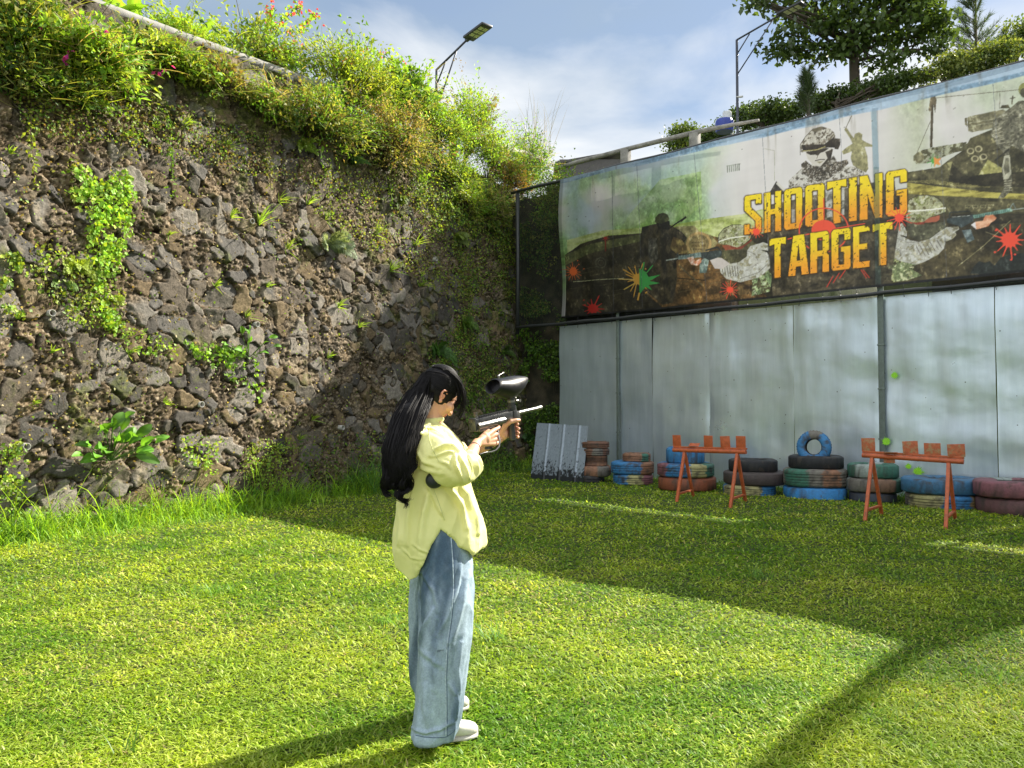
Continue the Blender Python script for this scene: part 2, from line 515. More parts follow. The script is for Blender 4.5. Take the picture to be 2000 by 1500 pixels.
# ================================================================ FOLIAGE TOOLKIT
class Fol:
    def __init__(s): s.v = []; s.f3 = []; s.c = []; s.n = 0
    def _push(s, v, f, c):
        s.v.append(v.astype(np.float32)); s.f3.append((f + s.n).astype(np.int32)); s.c.append(c.astype(np.float32)); s.n += len(v)
    def leaves(s, P, D, Nn, L, W, C, fold=0.25, wide=0.45):
        n = len(P)
        L = np.broadcast_to(np.asarray(L, float), (n,))[:, None]; W = np.broadcast_to(np.asarray(W, float), (n,))[:, None]
        C = np.broadcast_to(C, (n, 3))
        S = np.cross(D, Nn); S /= (np.linalg.norm(S, axis=1, keepdims=True) + 1e-9)
        U = np.cross(S, D)
        b = P; tip = P + D * L - U * L * .12
        l = P + D * L * wide + S * W * .5 + U * W * fold
        r = P + D * L * wide - S * W * .5 + U * W * fold
        v = np.stack([b, l, tip, r], 1).reshape(-1, 3)
        k = np.arange(n)[:, None] * 4
        f = np.concatenate([k + [0, 1, 2], k + [0, 2, 3]])
        c = np.repeat(C[:, None, :], 4, 1).reshape(-1, 3)
        s._push(v, f, c)
    def blades(s, P, D, B, L, W, C, seg=3, droop=1.0, tipc=None):
        """P base, D start direction, B bend direction (unit), droop amount"""
        n = len(P)
        L = np.broadcast_to(np.asarray(L, float), (n,))[:, None]; W = np.broadcast_to(np.asarray(W, float), (n,))[:, None]
        dr = np.broadcast_to(np.asarray(droop, float), (n,))[:, None]
        C = np.broadcast_to(C, (n, 3))
        S = np.cross(D, B); S /= (np.linalg.norm(S, axis=1, keepdims=True) + 1e-9)
        vs = []; cs = []
        for i in range(seg + 1):
            t = i / seg
            p = P + D * L * t * (1 - .25 * dr * t) + B * L * dr * t * t * .75 + np.array([0, 0, -1.0]) * L * dr * (t ** 3) * .25
            w = W * (0.75 + .5 * t) * (1 - t ** 2.2) * .5 if i < seg else W * 0
            cc = C if tipc is None else C * (1 - t) + tipc * t
            if i < seg:
                vs += [p + S * w, p - S * w]; cs += [cc, cc]
            else:
                vs += [p]; cs += [cc]
        k = 2 * seg + 1
        v = np.stack(vs, 1).reshape(-1, 3); c = np.stack(cs, 1).reshape(-1, 3)
        b = np.arange(n)[:, None] * k
        f = []
        for i in range(seg - 1):
            q = 2 * i
            f += [b + [q, q + 1, q + 3], b + [q, q + 3, q + 2]]
        q = 2 * (seg - 1)
        f += [b + [q, q + 1, q + 2]]
        s._push(v, np.concatenate(f), c)
    def twigs(s, A, Bp, r, C):
        """thin 3 sided stems between point arrays A and B"""
        A = np.asarray(A, float); Bp = np.asarray(Bp, float); n = len(A)
        r = np.broadcast_to(np.asarray(r, float), (n,))[:, None]
        d = Bp - A; d /= (np.linalg.norm(d, axis=1, keepdims=True) + 1e-9)
        x = np.cross(d, np.array([.3, .2, .93])); x /= (np.linalg.norm(x, axis=1, keepdims=True) + 1e-9); y = np.cross(d, x)
        vs = []
        for a in (0, 2.094, 4.189):
            vs.append(A + (x * math.cos(a) + y * math.sin(a)) * r)
        for a in (0, 2.094, 4.189):
            vs.append(Bp + (x * math.cos(a) + y * math.sin(a)) * r * .7)
        v = np.stack(vs, 1).reshape(-1, 3); b = np.arange(n)[:, None] * 6
        f = []
        for i in range(3):
            j = (i + 1) % 3
            f += [b + [i, j, 3 + j], b + [i, 3 + j, 3 + i]]
        c = np.repeat(np.broadcast_to(C, (n, 3))[:, None, :], 6, 1).reshape(-1, 3)
        s._push(v, np.concatenate(f), c)
    def frond(s, base, d, n_pair, L, W, col, droop=.6, up=(0, 0, 1), rnd=None):
        """fern frond: rachis + pinnae"""
        rnd = rnd or RS
        d = np.array(d, float); d /= np.linalg.norm(d)
        upv = np.array(up, float)
        t = np.linspace(0.06, 1, n_pair)
        P = np.array(base)[None] + d[None] * (L * t * (1 - .25 * t))[:, None] + np.array([0, 0, -1.0])[None] * (L * droop * t ** 2.2)[:, None] * .7
        T = np.gradient(P, axis=0); T /= np.linalg.norm(T, axis=1, keepdims=True)
        S = np.cross(T, upv[None]); S /= (np.linalg.norm(S, axis=1, keepdims=True) + 1e-9)
        w = W * np.sin(np.pi * (0.12 + .86 * t)) ** .7
        for sg in (-1, 1):
            D = S * sg + T * .45 + rnd.normal(0, .12, P.shape); D /= np.linalg.norm(D, axis=1, keepdims=True)
            Nn = np.cross(S, T)
            c = np.array(col)[None] * (1 + rnd.uniform(-.2, .2, (n_pair, 1)))
            s.leaves(P, D, Nn, w, L / n_pair * 1.25, c, fold=.1)
        s.twigs(P[:-1], P[1:], .0035, np.array(col) * .8)
    def build(s, name, mat, parent=None):
        v = np.concatenate(s.v); f = np.concatenate(s.f3); c = np.concatenate(s.c)
        return link(name, raw_mesh(name, v, f, np.clip(c, 0, 1)), mat, parent)
def unit(a): return a / (np.linalg.norm(a, axis=-1, keepdims=True) + 1e-9)
def rdir(n, zb=0.0, rs=RS):
    a = rs.normal(0, 1, (n, 3)); a[:, 2] += zb
    return unit(a)
def cvar(base, n, v=.25, h=.1, rs=RS):
    c = np.array(base)[None] * (1 + rs.uniform(-v, v, (n, 1))) * (1 + rs.uniform(-h, h, (n, 3)))
    return np.clip(c, 0, 1)

GRASS = leaf_mat('grass_blade', trans=.46, gloss=.025, rough=.5, worldvar=.36, wscale=1.3)
LEAF = leaf_mat('leaf', trans=.42, gloss=.025, rough=.5)
LEAFD = leaf_mat('leaf_dark', trans=.32, gloss=.05, rough=.4)
TWIG = pbr('twig_bark', (.09, .065, .04), .85, var=.3, scale=30, bump=.004, bscale=80)
BARK = pbr('tree_bark', (.075, .06, .045), .9, var=.35, scale=9, bump=.012, bscale=40)

# ---------------------------------------------------------------- lawn
def lawn():
    fo = Fol()
    rs = np.random.RandomState(11)
    def sample(n, y0, y1, pw):
        u = rs.uniform(0, 1, n)
        k = 1 - pw
        Y = (y0 ** k + u * (y1 ** k - y0 ** k)) ** (1 / k)
        X = rs.uniform(-1, 1, n) * (.74 * Y + .9)
        ok = (X * ND.x + Y * ND.y < C1 + .05) & (X * N2.x + Y * N2.y < C2 + .1)
        return X[ok], Y[ok]
    # flat broad leaves
    X, Y = sample(430000, 2.3, 17.0, 1.42)
    n = len(X)
    Z = gz(X, Y)
    P = np.stack([X, Y, Z + rs.uniform(0.0, .012, n)], 1)
    ang = rs.uniform(0, 2 * np.pi, n)
    el = np.clip(rs.normal(.55, .35, n), .02, 1.4)
    D = np.stack([np.cos(ang) * np.cos(el), np.sin(ang) * np.cos(el), np.sin(el)], 1)
    B = np.stack([np.cos(ang), np.sin(ang), np.zeros(n)], 1)
    far = np.clip(Y / 4.0, .8, 3.6)
    patch = fbm(X * .45, Y * .45, seed=21, oct=3)
    p2 = fbm(X * 1.7, Y * 1.7, seed=31, oct=3)
    L = rs.uniform(.016, .042, n) * (.75 + .25 * far) * (1 + .35 * np.clip(patch, -1, 1))
    W = rs.uniform(.0050, .0112, n) * far ** .9
    g1 = np.array([.27, .37, .018]); g2 = np.array([.12, .25, .014]); g3 = np.array([.44, .53, .11]); dry = np.array([.42, .39, .16])
    t = np.clip(.5 + .9 * p2 + rs.uniform(-.45, .45, n), 0, 1)
    C = mixc(g2, g1, t)
    C = mixc(C, g3, (rs.uniform(0, 1, n) < .26 + .25 * p2) * .85)
    drym = rs.uniform(0, 1, n) < np.clip(.02 + .20 * fbm(X * .8 + 9, Y * .8, seed=41, oct=3), .01, .35)
    C = np.where(drym[:, None], dry * rs.uniform(.6, 1.1, (n, 1)), C)
    C = C * rs.uniform(.72, 1.28, (n, 1))
    fo.blades(P, D, B, L, W, C, seg=3, droop=rs.uniform(.3, 1.1, n))
    # thin taller blades in patches
    X, Y = sample(60000, 2.3, 17.0, 1.1)
    q = fbm(X * .8 + 3, Y * .8 + 8, seed=51, oct=3)
    nearw = smooth(1.6, .2, C1 - (X * ND.x + Y * ND.y))
    keep = rs.uniform(0, 1, len(X)) < np.clip((q - .12) * 2.2, .03, 1) * .8 + nearw * .7
    X, Y = X[keep], Y[keep]; n = len(X)
    nearw = nearw[keep]
    P = np.stack([X, Y, gz(X, Y)], 1)
    ang = rs.uniform(0, 2 * np.pi, n); el = np.clip(rs.normal(1.05, .3, n), .3, 1.55)
    D = np.stack([np.cos(ang) * np.cos(el), np.sin(ang) * np.cos(el), np.sin(el)], 1)
    B = np.stack([np.cos(ang), np.sin(ang), np.zeros(n)], 1)
    L = rs.uniform(.04, .11, n) * (1 + 1.2 * nearw * rs.uniform(0, 1, n)); W = rs.uniform(.003, .0055, n) * np.clip(Y / 5, .8, 2.2)
    C = cvar((.13, .27, .05), n, .3, .1, rs)
    fo.blades(P, D, B, L, W, C, seg=4, droop=rs.uniform(.3, .9, n))
    o = fo.build('lawn_grass', GRASS)
    tag(o, 'short yellow-green lawn grass covering the whole yard', 'grass', kind='stuff')
lawn()

# ---------------------------------------------------------------- tall grass at the wall foot
def tall_grass():
    rs = np.random.RandomState(13)
    fo = Fol()
    n = 11500
    s = rs.uniform(-3.2, 11.2, n)
    dens = np.clip(.55 + 1.3 * fbm(s * .7, s * 0 + 2, seed=5, oct=3), .06, 1) * np.where(s > 6.5, .45, 1)
    keep = rs.uniform(0, 1, n) < dens
    s = s[keep]; n = len(s)
    out = np.abs(rs.normal(0, .34, n)) + .03
    P = np.array([list(P0 + DD * a - ND * b) for a, b in zip(s, out)]); P[:, 2] = gz(P[:, 0], P[:, 1])
    ang = rs.uniform(0, 2 * np.pi, n); el = np.clip(rs.normal(1.2, .2, n), .6, 1.55)
    D = np.stack([np.cos(ang) * np.cos(el), np.sin(ang) * np.cos(el), np.sin(el)], 1)
    B = np.stack([np.cos(ang), np.sin(ang), np.zeros(n)], 1)
    L = rs.gamma(4, .072, n) * np.clip(1.35 - out * 1.6, .4, 1.3) * np.where(rs.uniform(0, 1, n) < .06, 1.9, 1)
    C = cvar((.28, .46, .05), n, .4, .1, rs)
    fo.blades(P, D, B, L, rs.uniform(.007, .015, n), C, seg=6, droop=rs.uniform(.2, 1.2, n))
    # weeds : small leaves
    m = 5200
    s = rs.uniform(-3.2, 11.2, m)
    out = np.abs(rs.normal(0, .16, m)) + .02
    P = np.array([list(P0 + DD * a - ND * b) for a, b in zip(s, out)])
    P[:, 2] = rs.uniform(.02, .22, m) * (1 + fbm(s * 1.3, s * 0, seed=9, oct=2))
    fo.leaves(P, rdir(m, .4, rs), rdir(m, 1.2, rs), rs.uniform(.03, .06, m), rs.uniform(.015, .03, m), cvar((.13, .26, .045), m, .4, .12, rs))
    # strip along the fence
    m = 3800
    u = rs.uniform(-1.0, 11, m)
    P = np.array([list(fence_pt(a, 0, b)) for a, b in zip(u, np.abs(rs.normal(0, .35, m)) + .03)])
    ang = rs.uniform(0, 2 * np.pi, m); el = np.clip(rs.normal(1.15, .25, m), .5, 1.55)
    D = np.stack([np.cos(ang) * np.cos(el), np.sin(ang) * np.cos(el), np.sin(el)], 1)
    B = np.stack([np.cos(ang), np.sin(ang), np.zeros(m)], 1)
    fo.blades(P, D, B, rs.uniform(.06, .2, m), rs.uniform(.006, .012, m), cvar((.09, .2, .04), m, .3, .1, rs), seg=4, droop=rs.uniform(.3, 1.1, m))
    o = fo.build('tall_grass', GRASS)
    tag(o, 'long uncut grass and weeds along the foot of the walls', 'grass', kind='stuff')
tall_grass()

def tuft(px, py, hpx, n, wpx, col=(.14, .28, .05), label=None, group=None, name='grass_clump', w=.008, droop=(.3, 1.2), base=None, sd=0):
    """clump of long blades standing where the photograph has it; hpx height in photo pixels"""
    rs = np.random.RandomState(100 + sd)
    b = base if base is not None else ground(px, py)
    Yd = b.y; H = hpx / F_PX * Yd; Wd = wpx / F_PX * Yd
    fo = Fol()
    P = np.zeros((n, 3)); P[:, 0] = rs.normal(0, Wd * .16, n); P[:, 1] = rs.normal(0, Wd * .16, n); P[:, 2] = -.02
    ang = rs.uniform(0, 2 * np.pi, n); el = np.clip(rs.normal(1.18, .25, n), .35, 1.5)
    D = np.stack([np.cos(ang) * np.cos(el), np.sin(ang) * np.cos(el), np.sin(el)], 1)
    B = np.stack([np.cos(ang), np.sin(ang), np.zeros(n)], 1)
    fo.blades(P, D, B, rs.uniform(.5, 1.2, n) * H, rs.uniform(.7, 1.4, n) * w, cvar(col, n, .3, .1, rs), seg=6, droop=rs.uniform(droop[0], droop[1], n))
    o = fo.build(name, GRASS)
    o.location = b
    tag(o, label, 'grass clump', group)
    return o
tuft(715, 962, 105, 260, 120, (.10, .22, .05), 'big clump of long grass against the stone wall just behind the woman', sd=1, w=.010)
tuft(560, 985, 62, 130, 70, (.15, .3, .05), 'tall grass clump at the stone wall foot near the edge of the shade', sd=2)
tuft(300, 1010, 110, 120, 90, (.2, .33, .05), 'arching pale grass clump under the broad-leaved plant at the wall', sd=3)
tuft(60, 1055, 90, 170, 120, (.15, .3, .05), 'long grass clump at the left edge of the photo by the wall', sd=4)
tuft(415, 1160, 35, 130, 130, (.15, .30, .05), 'low wispy grass clump in the sunny lawn left of the woman', sd=5, w=.006)
tuft(760, 1215, 30, 120, 100, (.16, .31, .05), 'low grass clump close behind the woman\'s knees', sd=6, w=.006)
tuft(965, 1250, 60, 60, 110, (.14, .28, .08), 'thin wispy grass clump just in front of the woman', sd=7, w=.005)
tuft(250, 1470, 60, 14, 90, (.08, .17, .04), 'sparse dark grass sprig at the bottom left of the lawn', sd=8, w=.007, droop=(.1, .5))
tuft(1480, 1130, 40, 40, 80, (.16, .31, .05), 'wispy grass clump in the shaded middle of the lawn', sd=9, w=.006)
tuft(1765, 1230, 40, 12, 70, (.2, .32, .1), 'few pale stalks of grass where the shade meets the sunny patch', sd=10, w=.005)
tuft(1960, 1340, 90, 14, 110, (.1, .2, .05), 'sparse tall sprig of grass at the right edge of the lawn', sd=11, w=.006, droop=(.1, .6))
tuft(900, 1360, 20, 60, 60, (.13, .28, .06), 'short grass clump beside the woman\'s far shoe', sd=12, w=.005)

# ================================================================ STONE WALL
def stone_wall():
    ds = .0155
    s = np.arange(-4.6, 12.9, ds); z = np.arange(-.15, 7.0, ds)
    S, Z = np.meshgrid(s, z)
    top = wall_top(S)
    Zn = np.minimum(Z, top)
    wS = S + .07 * fbm(S * 3.1, Z * 3.1, seed=61, oct=3) + .02 * fbm(S * 14, Z * 14, seed=62, oct=2)
    wZ = Z + .05 * fbm(S * 3.1 + 20, Z * 3.1, seed=63, oct=3) + .016 * fbm(S * 14, Z * 14 + 9, seed=64, oct=2)
    a, b = .31, .20
    ci = np.floor(wS / a).astype(np.int64); cj = np.floor(wZ / b).astype(np.int64)
    def worley(wS, wZ, a, b, sd, p, big):
        ci = np.floor(wS / a).astype(np.int64); cj = np.floor(wZ / b).astype(np.int64)
        F1 = np.full(S.shape, 9.0); F2 = np.full(S.shape, 9.0)
        ids = np.zeros(S.shape, np.int64); SX = np.zeros(S.shape); SZ = np.zeros(S.shape)
        R = 2 if big else 1
        for di in range(-R, R + 1):
            for dj in range(-R, R + 1):
                i = ci + di; j = cj + dj; o_ = i * 0
                x = (i + .1 + .8 * _h(i, j, o_, sd + 1)) * a; y = (j + .1 + .8 * _h(i, j, o_, sd + 2)) * b
                h3 = _h(i, j, o_, sd + 3)
                w = np.where(h3 < .22, 1.8, np.where(h3 < .6, 1.0, .62)) if big else 1.0
                rot = (_h(i, j, o_, sd + 4) - .5) * 2.2
                dx = wS - x; dz = wZ - y
                c_, s_ = np.cos(rot), np.sin(rot)
                rx = dx * c_ + dz * s_; rz = -dx * s_ + dz * c_
                ax = .8 + .6 * _h(i, j, o_, sd + 5)
                d = (np.abs(rx / a * ax) ** p + np.abs(rz / b / ax) ** p) ** (1 / p) / w
                m1 = d < F1
                F2 = np.where(m1, F1, np.minimum(F2, d)); F1 = np.where(m1, d, F1)
                ids = np.where(m1, i * 7919 + j * 104729, ids); SX = np.where(m1, x, SX); SZ = np.where(m1, y, SZ)
        return F1, F2, ids, SX, SZ
    F1, F2, ids, SX, SZ = worley(wS, wZ, a, b, 0, 4.0, True)
    G1, G2, gid, GX, GZ = worley(S + .015 * fbm(S * 25, Z * 25, seed=66, oct=2), Z, .075, .048, 30, 2.4, False)
    one = ids * 0
    r1 = _h(ids, one, one, 11); r2 = _h(ids, one, one, 12); r3 = _h(ids, one, one, 13); r4 = _h(ids, one, one, 14)
    edge = F2 - F1
    g1_ = _h(gid, one, one, 15); g2_ = _h(gid, one, one, 16); g3_ = _h(gid, one, one, 17)
    facets = .026 * (g1_ - .5) + (S - GX) * (g2_ - .5) * .8 + (Z - GZ) * (g3_ - .5) * 1.0
    chips = smooth(.0, .10, G2 - G1)
    e = smooth(.01, .10, edge + .07 * fbm(S * 11, Z * 11, seed=71, oct=2))
    dirt = (fbm(S * .9, Z * .9, seed=72, oct=4) * .9 + (r4 - .42)) > .12
    dirtf = smooth(-.02, .12, fbm(S * 1.1, Z * 1.1, seed=72, oct=4) * .7 + (r4 - .60))
    prot = (.012 + .026 * r1 ** 1.2) * (1 - .6 * dirtf)
    tilt = ((S - SX) * (r2 - .5) * .40 + (Z - SZ) * (r3 - .42) * .55)
    facet = .014 * np.abs(fbm(S * 6 + r1 * 50, Z * 8 + r2 * 50, seed=75, oct=2))
    rough = .030 * fbm(S * 7, Z * 7, seed=73, oct=5, gain=.70)
    lump = -.004 * (1 - e) + .016 * (1 - e) * fbm(S * 5, Z * 5, seed=74, oct=4, gain=.65) + .014 * dirtf * fbm(S * 20, Z * 20, seed=78, oct=3, gain=.8)
    grit = fbm(S * 48, Z * 48, seed=79, oct=2, gain=.8); nm_ = np.maximum(1 - e, dirtf); lump = lump + .007 * grit * nm_
    big = .07 * fbm(S * .45, Z * .5, seed=76, oct=3)
    disp = big + e * (prot + tilt + facet) + facets * (.14 + .86 * np.maximum(1 - e, dirtf)) - .010 * (1 - chips) * np.maximum(1 - e, dirtf) + rough * (.22 + .78 * np.maximum(1 - e, dirtf)) + lump
    base = np.empty(S.shape + (3,))
    off = BAT * Zn - disp
    base[..., 0] = P0.x + DD.x * S + ND.x * off
    base[..., 1] = P0.y + DD.y * S + ND.y * off
    base[..., 2] = Zn
    # colours
    pal = np.array([[.080, .082, .084], [.120, .120, .118], [.058, .058, .058], [.105, .086, .058], [.165, .162, .155], [.098, .090, .080], [.150, .125, .085], [.090, .088, .082]])
    pi = (r3 * 7.999).astype(int)
    sc = pal[pi] * (.8 + .45 * r2[..., None])
    sc = sc * (1 + .30 * fbm(S * 22, Z * 22, seed=81, oct=3))[..., None]
    mort = mixc([.040, .032, .021], [.185, .150, .105], smooth(-.35, .5, fbm(S * 8, Z * 8, seed=82, oct=5, gain=.7)))
    c = mixc(mort, sc, e * (1 - .8 * dirtf))
    lich = smooth(.22, .5, fbm(S * 4.2, Z * 4.2, seed=84, oct=5, gain=.65))
    c = mixc(c, [.26, .24, .195], lich * .5)
    c = mixc(c, [.34, .31, .25], smooth(.22, .55, grit) * nm_ * .65); c = c * (1 - .55 * smooth(-.2, -.55, grit) * nm_)[..., None]
    crack = smooth(.07, .0, edge + .03 * fbm(S * 30, Z * 30, seed=89, oct=2)); c = c * (1 - .72 * crack)[..., None]
    moss = smooth(.05, .5, fbm(S * 1.9, Z * 1.9, seed=83, oct=5, gain=.65) + smooth(6.0, 11.5, S) * .42 + smooth(4.6, 6.6, Z) * .45 - .02)
    moss = moss * smooth(-.25, .2, fbm(S * 9, Z * 9, seed=87, oct=4, gain=.7))
    c = mixc(c, mixc([.035, .05, .014], [.11, .135, .035], smooth(-.3, .3, fbm(S * 19, Z * 19, seed=85, oct=3))), moss * .75)
    c = c * (1.08 + .5 * (g1_ - .5) * np.maximum(1 - e, dirtf * .8) + .25 * fbm(S * 45, Z * 45, seed=88, oct=2))[..., None] * np.array([1.10, 1.0, .88])
    v = base.reshape(-1, 3); ny, nx = S.shape
    i = np.arange(nx - 1)[None, :] + nx * np.arange(ny - 1)[:, None]
    f = np.stack([i, i + 1, i + nx + 1, i + nx], -1).reshape(-1, 4)
    zc = Z[:-1, :-1]
    keep = (zc < top[:-1, :-1]).reshape(-1)
    f = f[keep]
    # thickness behind
    rows = [0, ny - 1]
    nb = len(v)
    me = raw_mesh('stone_wall', v, f, c.reshape(-1, 3), True)
    mat = pbr('field_stone', rough=.88, var=.34, scale=48, bump=.014, bscale=45, attr=True, spec=.15)
    t = empty('stone_wall', wall_pt(0, 0), 0, 'high retaining wall of dark rough field stones overgrown with weeds', 'stone wall')
    o = link('wall_face', me, mat); parent_keep(o, t)
    # earth backing so that the wall has depth
    mb = MB()
    A = wall_pt(-5.2, 0, -.35); B = wall_pt(11.9, 0, -.35)
    zt = 6.35
    pts = [A, B, B + ND * 1.0, A + ND * 1.0]
    lo = [Vector((p.x, p.y, -.2)) for p in pts]; hi = [Vector((p.x + ND.x * BAT * zt, p.y + ND.y * BAT * zt, zt)) for p in pts]
    mb.add(lo + hi, [(0, 1, 5, 4), (1, 2, 6, 5), (2, 3, 7, 6), (3, 0, 4, 7), (4, 5, 6, 7)])
    o = mb.build('wall_core', pbr('wall_core_earth', (.07, .05, .035), .95, var=.3, scale=4))
    parent_keep(o, t)
    # weep pipes
    pm = pbr('weep_pipe_plastic', (.34, .33, .30), .6, var=.25, scale=40)
    for (px, py) in [(497, 634), (388, 790), (847, 507), (46, 872), (96, 612), (664, 835), (487, 433)]:
        p = wall_at(px, py, .02)
        m2 = MB(); M = Matrix.Translation(p)
        rot = (-ND).to_track_quat('Z', 'Y').to_matrix().to_4x4()
        m2.lathe([(.040, -.1), (.040, .075), (.0335, .075), (.0335, -.02), (0.0005, -.02)], Matrix.Translation(p) @ rot, n=20)
        o = m2.build('weep_pipe', pm, smooth_shade=False); parent_keep(o, t)
    return t, me, mat
STONE, WALL_ME, STONE_MAT = stone_wall()
def wall_surface_bvh():
    n = len(WALL_ME.vertices); co = np.empty(n * 3, np.float32); WALL_ME.vertices.foreach_get('co', co)
    return co.reshape(-1, 3)

# ---------------------------------------------------------------- raised ground behind both walls
def terrace():
    m = pbr('terrace_earth', (.06, .075, .03), .95, var=.35, scale=3, bump=.02, bscale=10)
    ss = np.linspace(-16, 12.2, 40)
    rows = []
    for s in ss:
        z = float(wall_top(s)) - .12
        row = []
        for o, dz in ((.45, -.0), (1.6, .05), (4, .1), (9, .2), (25, .3)):
            p = wall_pt(s, z, -o); p.z = z + dz
            row.append(tuple(p))
        rows.append(row)
    v = np.array(rows).reshape(-1, 3); k = 5
    i = np.arange(k - 1)[None, :] + k * np.arange(len(ss) - 1)[:, None]
    f = np.stack([i, i + k, i + k + 1, i + 1], -1).reshape(-1, 4)
    o = link('hillside', raw_mesh('hillside', v, f, smooth_shade=True), m); tag(o, kind='structure')
    # road level beyond the fence
    mb = MB()
    def q(u0, u1, c0, c1, z, z0):
        a = [FO + D2 * u0 + N2 * c0, FO + D2 * u1 + N2 * c0, FO + D2 * u1 + N2 * c1, FO + D2 * u0 + N2 * c1]
        mb.add([Vector((p.x, p.y, z0)) for p in a] + [Vector((p.x, p.y, z)) for p in a], [(0, 1, 5, 4), (1, 2, 6, 5), (2, 3, 7, 6), (3, 0, 4, 7), (4, 5, 6, 7)])
    q(4.6, 30, 6.5, 40, 5.6, -.1)
    q(-2.0, 3.5, 1.15, 40, 6.05, -.1)
    o = mb.build('terrace_ground', m); tag(o, kind='structure')
terrace()

def back_wall():
    """overgrown retaining wall behind the net, in the corner"""
    rs = np.random.RandomState(5)
    mb = MB()
    ds = .05
    u = np.arange(-2.2, 3.5, ds); z = np.arange(-.1, 6.42, ds)
    U, Z = np.meshgrid(u, z)
    d = .08 * fbm(U * 2.2, Z * 2.2, seed=91, oct=5, gain=.6)
    P = np.empty(U.shape + (3,))
    off = .75 + d
    P[..., 0] = FO.x + D2.x * U + N2.x * off; P[..., 1] = FO.y + D2.y * U + N2.y * off; P[..., 2] = Z
    c = mixc([.04, .04, .03], [.10, .085, .06], smooth(-.4, .5, fbm(U * 5, Z * 5, seed=92, oct=4)))
    ny, nx = U.shape
    i = np.arange(nx - 1)[None, :] + nx * np.arange(ny - 1)[:, None]
    f = np.stack([i, i + 1, i + nx + 1, i + nx], -1).reshape(-1, 4)
    t = empty('retaining_wall', FO + N2 * .8, 0, 'dark overgrown retaining wall in the corner behind the black net', 'wall')
    o = link('wall_face', raw_mesh('retaining_wall', P.reshape(-1, 3), f, c.reshape(-1, 3), True), STONE_MAT); parent_keep(o, t)
    mb.box((5.6, .3, 6.1), Matrix.Translation(FO + D2 * .68 + N2 * 1.02 + Vector((0, 0, 3.0))) @ Matrix.Rotation(math.atan2(D2.y, D2.x), 4, 'Z'))
    o = mb.build('wall_core', MATS.setdefault('core', pbr('wall_core_earth2', (.07, .05, .035), .95, var=.3, scale=4))); parent_keep(o, t)
back_wall()

# ================================================================ BANNER PRINT (rasterised from polygons onto the vertices of the cloth)
BU0, BU1, BZ0, BZ1 = 0.0, 11.2, 3.31, 6.34
BRES = 0.0095
class Print:
    def __init__(s):
        s.ss = BRES / 2
        s.nu = int((BU1 - BU0) / BRES) * 2; s.nz = int((BZ1 - BZ0) / BRES) * 2
        s.u = BU0 + (np.arange(s.nu) + .5) * s.ss; s.z = BZ0 + (np.arange(s.nz) + .5) * s.ss
        s.U, s.Z = np.meshgrid(s.u, s.z)
        s.img = np.zeros((s.nz, s.nu, 3)); s.img[:] = (214, 211, 213)
    def px(s, pts):
        pts = np.asarray(pts, float)
        dx = (pts[:, 0] - 1000) / F_PX; dz = (750 - pts[:, 1]) / F_PX
        R = np.stack([dx, CP - dz * SP, SP + dz * CP], 1)
        n = np.array(N2); c = (C2 - .06 - 0) / (R @ n)
        P = R * c[:, None] + np.array([0, 0, CAM_H])
        return np.stack([(P - np.array(FO)) @ np.array(D2), P[:, 2]], 1)
    def mask(s, rings, space='px'):
        q = [s.px(r) if space == 'px' else np.asarray(r, float) for r in rings]
        a = np.concatenate(q)
        i0, i1 = np.searchsorted(s.u, [a[:, 0].min(), a[:, 0].max()]); j0, j1 = np.searchsorted(s.z, [a[:, 1].min(), a[:, 1].max()])
        i1 = min(i1 + 1, s.nu); j1 = min(j1 + 1, s.nz)
        if i1 <= i0 or j1 <= j0: return None
        X = s.u[None, i0:i1]; Zg = s.z[j0:j1, None]
        m = np.zeros((j1 - j0, i1 - i0), bool)
        for r in q:
            n = len(r)
            for k in range(n):
                x0, y0 = r[k]; x1, y1 = r[(k + 1) % n]
                if y0 == y1: continue
                c = ((y0 > Zg) != (y1 > Zg))
                xi = (x1 - x0) * (Zg - y0) / (y1 - y0) + x0
                m ^= c & (X < xi)
        return m, slice(j0, j1), slice(i0, i1)
    def fill(s, rings, col, alpha=1.0, space='px', rag=0.0, seed=0):
        if not isinstance(rings[0][0], (list, tuple, np.ndarray)): rings = [rings]
        r = s.mask(rings, space)
        if r is None: return
        m, js, is_ = r
        U = s.U[js, is_]; Z = s.Z[js, is_]
        a = m * float(alpha) if not callable(alpha) else m * alpha(U, Z)
        if rag > 0: a = a * (vnoise(U * 40, Z * 40, seed=seed) > -1 + rag)
        c = col(U, Z) if callable(col) else np.asarray(col, float)
        s.img[js, is_] = s.img[js, is_] * (1 - a[..., None]) + c * a[..., None]
    def line(s, pts, w, col, alpha=1.0):
        """w in photo pixels"""
        p = np.asarray(pts, float)
        for a, b in zip(p[:-1], p[1:]):
            d = b - a; L = np.hypot(*d)
            if L < 1e-6: continue
            n = np.array([-d[1], d[0]]) / L * w / 2; e = d / L * w * .2
            s.fill([tuple(a + n - e), tuple(b + n + e), tuple(b - n + e), tuple(a - n - e)], col, alpha)
    def disc(s, c, rx, ry, col, alpha=1.0, inner=None, n=36):
        t = np.linspace(0, 2 * np.pi, n, endpoint=False)
        o = [(c[0] + rx * math.cos(a), c[1] + ry * math.sin(a)) for a in t]
        rings = [o]
        if inner: rings.append([(c[0] + rx * inner * math.cos(a), c[1] + ry * inner * math.sin(a)) for a in t])
        s.fill(rings, col, alpha)
